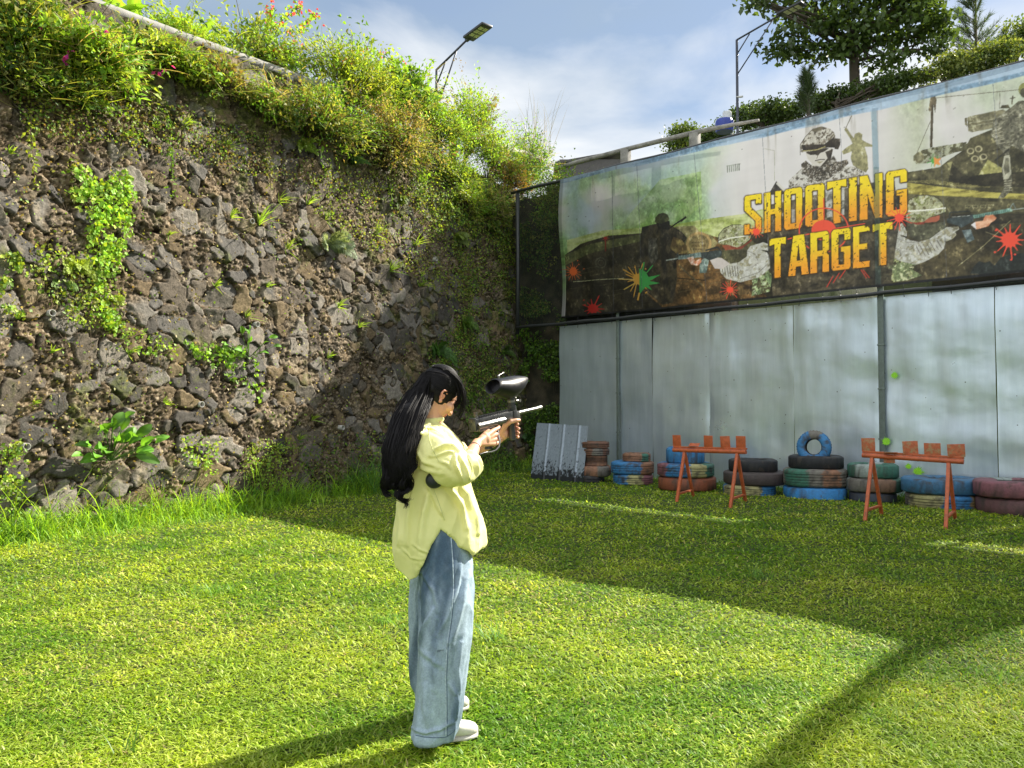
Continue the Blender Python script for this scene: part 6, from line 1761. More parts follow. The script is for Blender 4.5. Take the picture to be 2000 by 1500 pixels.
def right_rail():
    c = C2 + .95
    px = ((1085, 330), (1120, 319), (1222, 292), (1290, 275), (1360, 258), (1420, 246), (1482, 235), (1620, 205))
    pts = [on_plane(x, y, N2, c) for x, y in px]
    e = empty('concrete_rail', pts[2], 0, 'grey concrete rail with short posts above the left end of the banner', 'rail')
    mb = MB(); mb.tube([p - pts[2] for p in pts[:-1]], [.052, .052, .052, .050, .046, .040, .028], n=16); mb.build('rail', CONC, e, smooth_shade=True)
    for x in (1222, 1357):
        y = float(np.interp(x, [p[0] for p in px], [p[1] for p in px])); p = on_plane(x, y, N2, c) - pts[2]
        mb = MB(); mb.box((.19, .15, .8), Matrix.Translation(p - Vector((0, 0, .42))) @ Matrix.Rotation(math.atan2(D2.y, D2.x), 4, 'Z'), bev=.015); mb.build('rail_post', CONC, e)
right_rail()

# ================================================================ STREET LAMPS
LM = pbr('lamp_steel', (.055, .06, .075), .45, metal=.5, var=.2, scale=20)
LH = pbr('lamp_head_black', (.025, .027, .032), .4, var=.2, scale=30)
LE = pbr('lamp_led_panel', (.62, .6, .42), .3, var=.1, scale=60)
def lamp(Yd, base_px, top_px, arm_px, head_a, head_b, braces, label, head_w=.30, zb=5.9):
    T = at(*top_px, Yd); B = Vector((T.x, T.y, zb))
    e = empty('street_lamp', B, 0, label, 'street lamp')
    L = lambda p: p - B
    mb = MB(); mb.tube([Vector((0, 0, 0)), L(T)], [.045, .035], n=12); mb.build('pole', LM, e, smooth_shade=True)
    Ha = at(*head_a, Yd - .5); Hb = at(*head_b, Yd - 1.1)
    mb = MB(); mb.tube([L(T), L(Ha)], .025, n=10); mb.build('arm', LM, e, smooth_shade=True)
    for (x0, y0), (x1, y1) in braces:
        mb = MB(); mb.tube([L(at(x0, y0, Yd)), L(at(x1, y1, Yd - .5 * (x1 - top_px[0]) / max(1, head_a[0] - top_px[0])))], .018, n=8); mb.build('brace', LM, e, smooth_shade=True)
    d = (Hb - Ha); Lh = d.length; d.normalize(); side = d.cross(Vector((0, 0, 1))).normalized(); upv = side.cross(d)
    M = Matrix((side, d, upv)).transposed().to_4x4(); M.translation = L((Ha + Hb) / 2)
    mb = MB(); mb.box((head_w, Lh, .06), M, bev=.022); mb.box((.08, .16, .08), M @ Matrix.Translation((0, -Lh / 2, 0)), bev=.01); h = mb.build('lamp_head', LH, e, auto=40)
    for k in range(3):
        for sx in (-1, 1):
            mb = MB(); mb.box((head_w * .34, Lh * .17, .008), M @ Matrix.Translation((sx * head_w * .2, Lh * (-.16 + .22 * k), -.033)), bev=.003); mb.build('led_panel', LE, h)
lamp(18.0, (853, 190), (853, 136), None, (914, 76), (952, 48), [((853, 165), (872, 116)), ((861, 190), (893, 95))], 'black street lamp above the shrubs of the stone wall')
lamp(21.0, (1440, 240), (1439, 78), None, (1522, 30), (1570, 6), [((1440, 105), (1464, 66)), ((1441, 144), (1510, 38))], 'street lamp behind the banner with its head in the tree')
mbx = MB(); q = at(1446, 189, 20.9); mbx.tube([Vector((-.11, 0, 0)), Vector((0, 0, 0)), Vector((.05, -.05, -.01))], [.012, .03, .03], n=10)
o = mbx.build('security_camera', pbr('white_plastic', (.6, .6, .6), .4), smooth_shade=True); o.location = q; tag(o, 'small white camera fixed to the pole of the right street lamp', 'camera')
# water tank and roof behind the rail
mb = MB(); mb.lathe([(0.0, 0), (.24, 0), (.26, .05), (.26, .30), (.23, .36), (.0, .38)], n=28); q = at(1415, 258, 22)
e = empty('water_tank', (q.x, q.y, q.z), 0, 'blue water tank with a white drum on top behind the rail', 'water tank')
mb.build('tank', pbr('tank_blue', (.02, .045, .30), .4, var=.15, scale=10), e, auto=35)
mb = MB(); mb.lathe([(0, .33), (.13, .33), (.13, .58), (.11, .60), (0, .60)], Matrix.Translation((.08, 0, 0)), n=24); mb.build('drum', pbr('drum_white', (.62, .64, .66), .4, var=.1, scale=10), e, auto=35)
mb = MB(); q = at(1148, 322, 24); mb.box((2.2, 1.6, .08), Matrix.Rotation(-.18, 4, 'Y'), bev=.01); mb.box((1.9, 1.4, 3.0), Matrix.Translation((0, 0, -1.55)), bev=.01)
o = mb.build('shed', pbr('shed_dark_roof', (.09, .085, .08), .7, var=.3, scale=12)); o.location = q; tag(o, 'dark sloping shed roof behind the rail at the corner', 'shed')

# ================================================================ TREES BEYOND THE FENCE
def tree(px, ybase, ytop, Yd, crowns, leaf, cols, label, seed, trunk_r=.14, n=6500, mat=None, name='tree', z0=5.5, wl=.8, limbs=22, lean=0, pull=.35):
    """crowns: list of (px,py,rx,ry) lumps in photo pixels"""
    rs = np.random.RandomState(seed)
    b = at(px, ybase, Yd); b.z = z0
    e = empty(name, b, 0, label, 'tree')
    sc = Yd / F_PX
    fk = at(px + lean, (ybase + ytop) / 2, Yd) - b
    tp = at(px + lean * 1.5, ytop, Yd) - b
    mb = MB(); pts = [Vector((0, 0, 0)), fk * .5 + Vector((.05, 0, 0)), fk, fk.lerp(tp, .55) + Vector((-.08, .1, 0)), tp]
    mb.tube(pts, [trunk_r * 1.2, trunk_r, trunk_r * .85, trunk_r * .5, trunk_r * .15], n=12); mb.build('trunk', BARK, e, smooth_shade=True)
    fo = Fol(); lb = MB(); area = sum(c[2] * c[3] for c in crowns)
    for ci, (cx, cy, rx, ry) in enumerate(crowns):
        c = np.array(at(cx, cy, Yd + rs.uniform(-.8, .8)) - b); r = np.array([rx * sc, (rx + ry) / 2 * sc * .9, ry * sc])
        nn = int(n * rx * ry / area); per = 16; k = max(6, nn // per)
        d = rdir(k, .1, rs); rad = rs.uniform(.25, 1.0, k) ** .55 * (1 + rs.normal(0, .14, k))
        T = c + d * rad[:, None] * r * (1 + .25 * fbm(d[:, 0] * 2.4 + seed + ci, d[:, 1] * 2.4, d[:, 2] * 2.4, seed=seed, oct=3))[:, None]
        nsub = max(3, int(rx * ry / 260)); sd_ = rdir(nsub, 0, rs); SC = c + sd_ * rs.uniform(.3, 1.05, (nsub, 1)) * r
        near = ((T[:, None, :] - SC[None]) ** 2).sum(-1).argmin(1); T = T * (1 - pull) + SC[near] * pull
        tw = np.repeat(np.arange(k), per); m = len(tw)
        P = T[tw] + rs.normal(0, 1, (m, 3)) * np.array([.19, .19, .08]) * (leaf / .13) ** .5
        tone = (1 + rs.uniform(-.4, .4, k))[tw][:, None]
        fo.leaves(P, rdir(m, -.3, rs), rdir(m, 1.4, rs), leaf * rs.uniform(.6, 1.25, m), leaf * wl * rs.uniform(.6, 1.1, m), np.array(cols)[rs.randint(0, len(cols), k)][tw] * tone)
        for j in range(max(1, limbs // len(crowns))):
            t = Vector(T[rs.randint(k)]); s = fk.lerp(tp, rs.uniform(-.2, .7)); mid = s.lerp(t, .5) + Vector((0, 0, .12))
            lb.tube([s, mid, t], [trunk_r * .38, trunk_r * .22, trunk_r * .06], n=7)
            for q in range(3):
                t2 = Vector(T[rs.randint(k)]); 
                if (t2 - mid).length < 2.2: lb.tube([mid, mid.lerp(t2, .5) + Vector((0, 0, .06)), t2], [trunk_r * .16, trunk_r * .1, trunk_r * .03], n=5)
    lb.build('branches', BARK, e, smooth_shade=True)
    fo.build('crown', mat or LEAFD, e)
    return e
TD = (.055, .095, .022); TM = (.085, .14, .03); TY = (.15, .20, .04)
tree(1668, 190, 30, 23, [(1660, 60, 75, 50), (1560, 20, 70, 40), (1550, 80, 60, 35), (1620, 110, 60, 30), (1760, 60, 70, 55), (1800, 10, 70, 45), (1700, 0, 80, 40), (1840, 60, 40, 40), (1740, 120, 45, 25), (1500, 5, 35, 18), (1480, 0, 22, 10), (1640, -40, 120, 45)], .21, [TD, TM, TD], 'broad tree with large leaves and a dark trunk behind the banner', 501, trunk_r=.17, n=5400, pull=.74, limbs=34)
tree(1338, 300, 240, 26, [(1336, 258, 30, 26), (1350, 280, 40, 22), (1320, 285, 25, 16)], .10, [TM, TY, TM], 'small round tree behind the concrete rail, leftmost of the far trees', 502, trunk_r=.08, n=3000)
tree(1400, 280, 240, 25, [(1400, 262, 40, 20), (1385, 270, 35, 14), (1415, 245, 16, 14)], .10, [TD, TM], 'low dark tree behind the blue water tank', 503, trunk_r=.07, n=2400)
tree(1490, 280, 210, 23, [(1470, 225, 45, 24), (1520, 215, 55, 24), (1450, 222, 22, 16), (1500, 235, 70, 16)], .11, [TD, TM, TD], 'dark hedge-like tree right of the lamp pole', 504, trunk_r=.09, n=4200)
tree(1640, 270, 180, 22, [(1600, 205, 55, 24), (1650, 195, 50, 26), (1700, 180, 50, 26), (1745, 165, 45, 24)], .11, [TD, TD, TM], 'dark dense bush under the crown of the broad tree', 505, trunk_r=.09, n=6000)
tree(1850, 220, 120, 21, [(1800, 150, 50, 20), (1860, 125, 55, 28), (1920, 110, 45, 30), (1970, 100, 40, 25), (1900, 140, 60, 15)], .09, [TY, TM, (.2, .24, .06)], 'lighter yellow-green bushy tree at the upper right behind the banner', 506, trunk_r=.09, n=6500)
tree(1985, 160, 60, 24, [(1990, 75, 35, 40), (2040, 60, 40, 50)], .11, [TM, TY], 'small light tree at the right edge of the photo', 507, trunk_r=.08, n=2500)
def pine(px, ybase, ytop, Yd, wpx, label, seed, upright=False, z0=5.5, n_br=46, col=(.06, .10, .035)):
    rs = np.random.RandomState(seed); b = at(px, ybase, Yd); b.z = z0; tp = at(px, ytop, Yd) - b; sc = Yd / F_PX
    e = empty('pine_tree', b, 0, label, 'tree')
    mb = MB(); mb.tube([Vector((0, 0, 0)), tp * .5, tp], [.12, .08, .02], n=10); mb.build('trunk', BARK, e, smooth_shade=True)
    y0 = (at(px, ybase, Yd) - b).z; fo = Fol(); br = Fol()
    for k in range(n_br):
        t = rs.uniform(0, 1); z = y0 + (tp.z - y0) * t; a = rs.uniform(0, 6.28)
        L = wpx * sc * (1 - t * .75) * rs.uniform(.6, 1.2); el = .5 + t * .5 if not upright else 1.1
        S = np.array([0, 0, z]); d = np.array([math.cos(a) * math.cos(el), math.sin(a) * math.cos(el), math.sin(el)])
        E = S + d * L; br.twigs([S], [E], .012, np.array([.08, .06, .04]))
        m = 90; f = rs.uniform(.25, 1.05, m)[:, None]; P = S * (1 - f) + E * f
        D = unit(d + rs.normal(0, .55, (m, 3)) + np.array([0, 0, .3]))
        fo.blades(P, D, rdir(m, -.5, rs), rs.uniform(.16, .28, m), .009, cvar(col, m, .4, .1, rs), seg=2, droop=.2)
    br.build('branches', BARK, e); fo.build('crown', LEAFD, e)
pine(1905, 170, -40, 25, 80, 'tall pine with long needles at the upper right', 511, n_br=120)
pine(1578, 235, 140, 21, 46, 'young pine with upright needles left of the broad tree trunk', 512, upright=True, n_br=46)
pine(1965, 150, 60, 26, 30, 'thin pine right of the tall pine', 513, n_br=30)

# dry seed stalks against the sky at the corner
def stalks(px, py, n, hpx, label, seed, pos=None):
    rs = np.random.RandomState(seed); b = wall_at(px, py) + ND * .3; fo = Fol(); H = hpx / F_PX * b.y
    P = np.stack([rs.uniform(-.6, .6, n) * DD.x * 1.4, rs.uniform(-.6, .6, n) * DD.y * 1.4, np.zeros(n)], 1)
    D = unit(np.stack([rs.normal(0, .28, n), rs.normal(0, .2, n), np.ones(n)], 1))
    fo.blades(P, D, unit(np.stack([rs.normal(0, 1, n), rs.normal(0, 1, n), np.zeros(n)], 1)), H * rs.uniform(.5, 1.15, n), .010, cvar((.20, .17, .10), n, .3, .1, rs), seg=6, droop=rs.uniform(.0, .5, n))
    o = fo.build('dry_stalks', LEAFD); o.location = b; tag(o, label, 'grass')
stalks(1065, 300, 60, 130, 'thin dry grass stalks against the sky at the corner of the walls', 521)
stalks(860, 230, 24, 90, 'few dry stalks beside the left street lamp', 522)

# ================================================================ THE WOMAN
def np_verts(me):
    a = np.empty(len(me.vertices) * 3, np.float32); me.vertices.foreach_get('co', a); return a.reshape(-1, 3).astype(float)
def np_norms(me):
    a = np.empty(len(me.vertices) * 3, np.float32); me.vertex_normals.foreach_get('vector', a); return a.reshape(-1, 3).astype(float)
def remesh(mb, voxel, smooth_it=4, smooth_f=.5):
    """union of the collected closed shapes as one continuous skin"""
    me = mb.mesh('tmp', True); o = bpy.data.objects.new('tmp', me); COL.objects.link(o)
    m = o.modifiers.new('r', 'REMESH'); m.mode = 'VOXEL'; m.voxel_size = voxel; m.use_smooth_shade = True
    if smooth_it:
        s = o.modifiers.new('s', 'SMOOTH'); s.iterations = smooth_it; s.factor = smooth_f
    dg = bpy.context.evaluated_depsgraph_get(); dg.update()
    r = bpy.data.meshes.new_from_object(o.evaluated_get(dg))
    bpy.data.objects.remove(o); bpy.data.meshes.remove(me)
    r.polygons.foreach_set('use_smooth', np.ones(len(r.polygons), bool))
    return r
def displace(me, fn):
    V = np_verts(me); Nn = np_norms(me); d = fn(V, Nn)
    V2 = V + Nn * d[:, None]
    me.vertices.foreach_set('co', V2.astype(np.float32).ravel()); me.update()
def set_col(me, C):
    a = me.color_attributes.new('Col', 'FLOAT_COLOR', 'POINT'); c4 = np.ones((len(me.vertices), 4), np.float32); c4[:, :3] = C
    a.data.foreach_set('color', c4.ravel())
def ridge(V, e, across, along, seed, oct=2):
    """fold pattern running along direction e"""
    e = np.array(e, float); e /= np.linalg.norm(e)
    a = np.cross(e, [0.3, 1, .2]); a /= np.linalg.norm(a); b = np.cross(e, a)
    q = np.stack([V @ a * across, V @ b * across, V @ e * along], 1)
    w = .35 * np.stack([fbm(q[:, 0] * .5 + 3, q[:, 1] * .5, q[:, 2] * .5, seed=seed + 50, oct=2)] * 3, 1)
    q = q + w
    r = 0; am = 1; t = 0
    for k in range(oct):
        n = vnoise(q[:, 0] * (1.9 ** k) + k * 9, q[:, 1] * (1.9 ** k), q[:, 2] * (1.6 ** k), seed + k)
        r = r + am * (1 - np.abs(n) * 2.2); t += am; am *= .5
    return r / t

def creases(V, Nn, curves):
    """sculpted folds: every curve is a ridge (A>0) or a valley (A<0) on the side of the figure it was drawn on"""
    px = 1000 + F_PX * V[:, 0] / V[:, 1]; py = 796 - (V[:, 2] - CAM_H) * F_PX / V[:, 1]
    face = smooth(-.1, .35, -(Nn[:, 1] + .1 * Nn[:, 0])); d_ = np.zeros(len(V))
    for pts, w, A in curves:
        p = np.array(pts, float); best = np.full(len(V), 1e9); tpar = np.zeros(len(V)); side = np.zeros(len(V))
        for i in range(len(p) - 1):
            a, b = p[i], p[i + 1]; ab = b - a; L2 = ab @ ab
            t = np.clip(((px - a[0]) * ab[0] + (py - a[1]) * ab[1]) / L2, 0, 1)
            dx = px - a[0] - t * ab[0]; dy = py - a[1] - t * ab[1]; dd = np.hypot(dx, dy)
            m = dd < best; best[m] = dd[m]; tpar[m] = ((i + t) / (len(p) - 1))[m]; side[m] = np.sign(ab[0] * dy - ab[1] * dx)[m]
        taper = np.sin(np.pi * np.clip(tpar, .04, .96)) ** .5
        sd = best * side
        prof = np.exp(-(sd / w) ** 2) - .65 * np.exp(-((sd - 1.7 * w) / (w * 1.1)) ** 2)
        d_ += A * prof * taper
    return d_ * face
SKIN, st_, so_ = new_mat('skin')
_p = st_.nodes.new('ShaderNodeBsdfPrincipled'); _a = st_.nodes.new('ShaderNodeAttribute'); _a.attribute_name = 'Col'
_tc = st_.nodes.new('ShaderNodeTexCoord'); _n = noise_node(st_, 60, 4, .6, _tc.outputs['Object']); _r = ramp(st_, _n.outputs['Fac'], [(.3, (.93, .90, .88)), (.7, (1.05, 1.03, 1.02))])
_m = st_.nodes.new('ShaderNodeMix'); _m.data_type = 'RGBA'; _m.blend_type = 'MULTIPLY'; _m.inputs[0].default_value = 1; _m.clamp_result = False
st_.links.new(_a.outputs['Color'], _m.inputs[6]); st_.links.new(_r.outputs[0], _m.inputs[7]); st_.links.new(_m.outputs[2], _p.inputs['Base Color'])
_p.inputs['Roughness'].default_value = .48; _p.inputs['Subsurface Weight'].default_value = .12; _p.inputs['Subsurface Radius'].default_value = (.02, .008, .004)
st_.links.new(_p.outputs[0], so_.inputs[0])

# gun frame -------------------------------------------------------
GO = at(925, 832, 3.36); GT = at(1056, 801, 3.80)
gv = (GT - GO).normalized(); sv = gv.cross(Vector((0, 0, 1))).normalized(); uv = sv.cross(gv)
def G(a, b, c=0.0): return GO + gv * a + uv * b + sv * c
def ginv(p): d = p - GO; return d.dot(gv), d.dot(uv), d.dot(sv)
def a_of(px):
    k = (px - 1000) / F_PX
    return (k * GO.y - GO.x) / (gv.x - k * gv.y)
A_R = a_of(955); A_L = a_of(998)

# head frame ------------------------------------------------------
HC = at(856, 768, 3.34)
haz = Vector((.80, .60, 0)).normalized(); pit = math.radians(40)
hf = (haz * math.cos(pit) - Vector((0, 0, 1)) * math.sin(pit)).normalized(); hs = haz.cross(Vector((0, 0, 1))).normalized(); hu = hs.cross(hf)
HM = Matrix((hs, hf, hu)).transposed()
def H(s, f, u): return HC + hs * s + hf * f + hu * u
BASE = (ground(860, 1455) + ground(860, 1390)) / 2; BASE.z = 0
person = empty('person', BASE, 0, 'woman in a pale yellow shirt and wide blue jeans with long black hair, aiming', 'person')
PL = -BASE
def place(o): o.location = PL; return o      # children are modelled in world coordinates

def body():
    mb = MB()
    # head
    mb.ball(H(0, -.006, .012), (.071, .091, .094), HM, 28, 18)
    mb.ball(H(0, .030, -.050), (.052, .056, .052), HM, 24, 14)
    mb.ball(H(0, .050, -.018), (.054, .040, .060), HM, 24, 14)
    mb.ball(H(0, .058, -.084), (.026, .024, .020), HM)
    mb.limb([H(0, .088, .004), H(0, .100, -.018), H(0, .104, -.030)], [.008, .010, .0115]); mb.ball(H(.011, .094, -.032), (.008, .010, .007), HM); mb.ball(H(-.011, .094, -.032), (.008, .010, .007), HM)
    mb.ball(H(0, .083, -.052), (.022, .012, .0055), HM); mb.ball(H(0, .081, -.061), (.018, .012, .006), HM)
    for s in (-1, 1):
        mb.ball(H(s * .031, .078, .004), (.016, .012, .010), HM); mb.ball(H(s * .032, .080, .019), (.022, .010, .006), HM); mb.ball(H(s * .040, .060, -.026), (.024, .026, .022), HM)
        # ear : rim, lobe and hollow
        e = lambda f, u, o=.072: H(s * o, f - .008, u - .028)
        mb.limb([e(.010, -.018, .070), e(-.004, -.008, .076), e(-.016, .008, .081), e(-.014, .024, .082), e(0, .031, .078), e(.010, .024, .072)], [.0055, .0048, .0048, .0050, .0048, .0045], 10)
        mb.ball(e(.004, -.020, .073), (.006, .008, .010), HM); mb.ball(e(0, .004, .070), (.005, .013, .022), HM)
    # neck, torso
    nk = at(843, 842, 3.32)
    mb.limb([H(0, -.018, -.045), (H(0, -.018, -.045) + nk) / 2, nk], [.050, .047, .056], 18)
    ch = at(850, 905, 3.32); wa = at(862, 1000, 3.32); hp = at(864, 1070, 3.33)
    mb.limb([nk - Vector((0, 0, .05)), ch, wa, hp], [.085, .115, .105, .13], 20)
    sR = at(846, 872, 3.17); sL = at(866, 866, 3.47)
    mb.limb([nk - Vector((0, 0, .04)), sR], [.05, .05]); mb.limb([nk - Vector((0, 0, .04)), sL], [.05, .05])
    eR = at(903, 922, 3.10); wR = at(931.5, 865.5, 3.33)
    eL = at(893, 897, 3.56); wL = at(975, 858, 3.60)
    mb.limb([sR, eR], [.046, .038]); mb.limb([eR, eR.lerp(wR, .35), eR.lerp(wR, .75), wR], [.037, .035, .026, .0215], 16)
    mb.limb([sL, eL], [.046, .036]); mb.limb([eL, eL.lerp(wL, .35), eL.lerp(wL, .78), wL], [.034, .033, .024, .0205], 16)
    # legs
    for hipx, kx, ax_, Yh, Yk, Ya in ((866, 866, 842, 3.24, 3.18, 3.14), (860, 858, 858, 3.41, 3.45, 3.49)):
        h_ = at(hipx, 1085, Yh); a_ = at(ax_, 1425 if Ya < 3.3 else 1372, Ya); k_ = h_.lerp(a_, .5) + Vector((.01, 0, 0))
        mb.limb([h_, k_, k_.lerp(a_, .35), a_], [.085, .058, .055, .036], 16)
        mb.limb([a_, a_ + Vector((.05, .01, -.03))], [.034, .024])
    # right hand round the pistol grip
    def hand(W, a0, side, extend_index, bt):
        """side +1: palm on the right of the grip, -1: palm on the left"""
        q = lambda a, b, c: G(a0 + a, b, c * side)
        bs = [bt, bt - .0215, bt - .0425, bt - .0625]
        for i, b in enumerate(bs):
            K = q(-.004, b, .031)
            lt = (.95, 1.06, 1.0, .84)[i]; r0 = (.0088, .0092, .0087, .0077)[i]
            mb.limb([W.lerp(K, .12), W.lerp(K, .6), K], [.0165, .0135, r0 + .0025], 12)
            if i == 0 and extend_index:
                mb.limb([K, q(.026, b + .003, .029), q(.046, b + .006, .020), q(.058, b + .004, .009)], [r0 + .001, r0, r0 * .92, r0 * .8], 12)
            else:
                tl = (b + .0 if i else b)
                mb.limb([K, q(.021, tl - .001, .0275), q(.0335 , tl - .004, .010), q(.033, tl - .006, -.009), q(.0195 * lt, tl - .007, -.0245 * lt)], [r0 + .001, r0, r0 * .95, r0 * .9, r0 * .8], 12)
        mb.ball((W + q(-.004, bs[1], .022)) / 2, (.024, .024, .030), None, 16, 10)
        mb.limb([W.lerp(q(-.02, bt, .02), .35), q(-.030, bt - .004, .014), q(-.022, bt + .012, -.012), q(.004, bt + .014, -.026), q(.026, bt + .012, -.028)], [.016, .0135, .0115, .0098, .0082], 12)
    hand(wR, A_R, 1, True, -.034)
    hand(wL, A_L, -1, False, -.030)
    me = remesh(mb, .0027, 3, .45)
    V = np_verts(me)
    C = np.zeros((len(V), 3)); C[:] = (.60, .335, .215)
    C *= (1 + .05 * fbm(V[:, 0] * 18, V[:, 1] * 18, V[:, 2] * 18, seed=610, oct=3))[:, None]
    hd = V - np.array(HC); hl = np.stack([hd @ np.array(hs), hd @ np.array(hf), hd @ np.array(hu)], 1)
    lip = (np.abs(hl[:, 0]) < .024) & (hl[:, 1] > .078) & (hl[:, 2] < -.046) & (hl[:, 2] > -.068); C[lip] = (.50, .15, .13)
    eye = (np.abs(np.abs(hl[:, 0]) - .031) < .014) & (hl[:, 1] > .074) & (np.abs(hl[:, 2] - .003) < .0028); C[eye] = (.02, .012, .01)
    brow = (np.abs(np.abs(hl[:, 0]) - .032) < .019) & (hl[:, 1] > .070) & (np.abs(hl[:, 2] - .024) < .003); C[brow] = (.03, .02, .015)
    ear = (hl[:, 0] > .069) & (np.abs(hl[:, 1] + .008) < .03) & (hl[:, 2] < .01) & (hl[:, 2] > -.06); C[ear] *= (1.05, .86, .82)
    # finger tips slightly pinker
    for a0 in (A_R, A_L):
        tipd = np.linalg.norm(V - np.array(G(a0 + .02, -.06, 0)), axis=1); m = tipd < .05; C[m] = C[m] * (1.03, .93, .92)
    set_col(me, C)
    o = link('body', me, SKIN, person); place(o)
    # bracelet on the right wrist
    c = wR.lerp(eR, .17); ax = (eR - wR).normalized(); x = ax.orthogonal().normalized(); y = ax.cross(x)
    b = MB(); ring = [c + (x * math.cos(t) + y * math.sin(t)) * .0245 for t in np.linspace(0, 2 * math.pi, 25)]
    b.tube(ring, .0023, n=7, cap=False); b.ball(c + (-Vector((.25, 1, -.2))).normalized() * .0255 - ax * 0, .0042)
    place(b.build('bracelet', pbr('cord_black', (.03, .02, .03), .6), person, smooth_shade=True))
    return wR, eR, wL, eL, sR, sL
wR, eR, wL, eL, sR, sL = body()

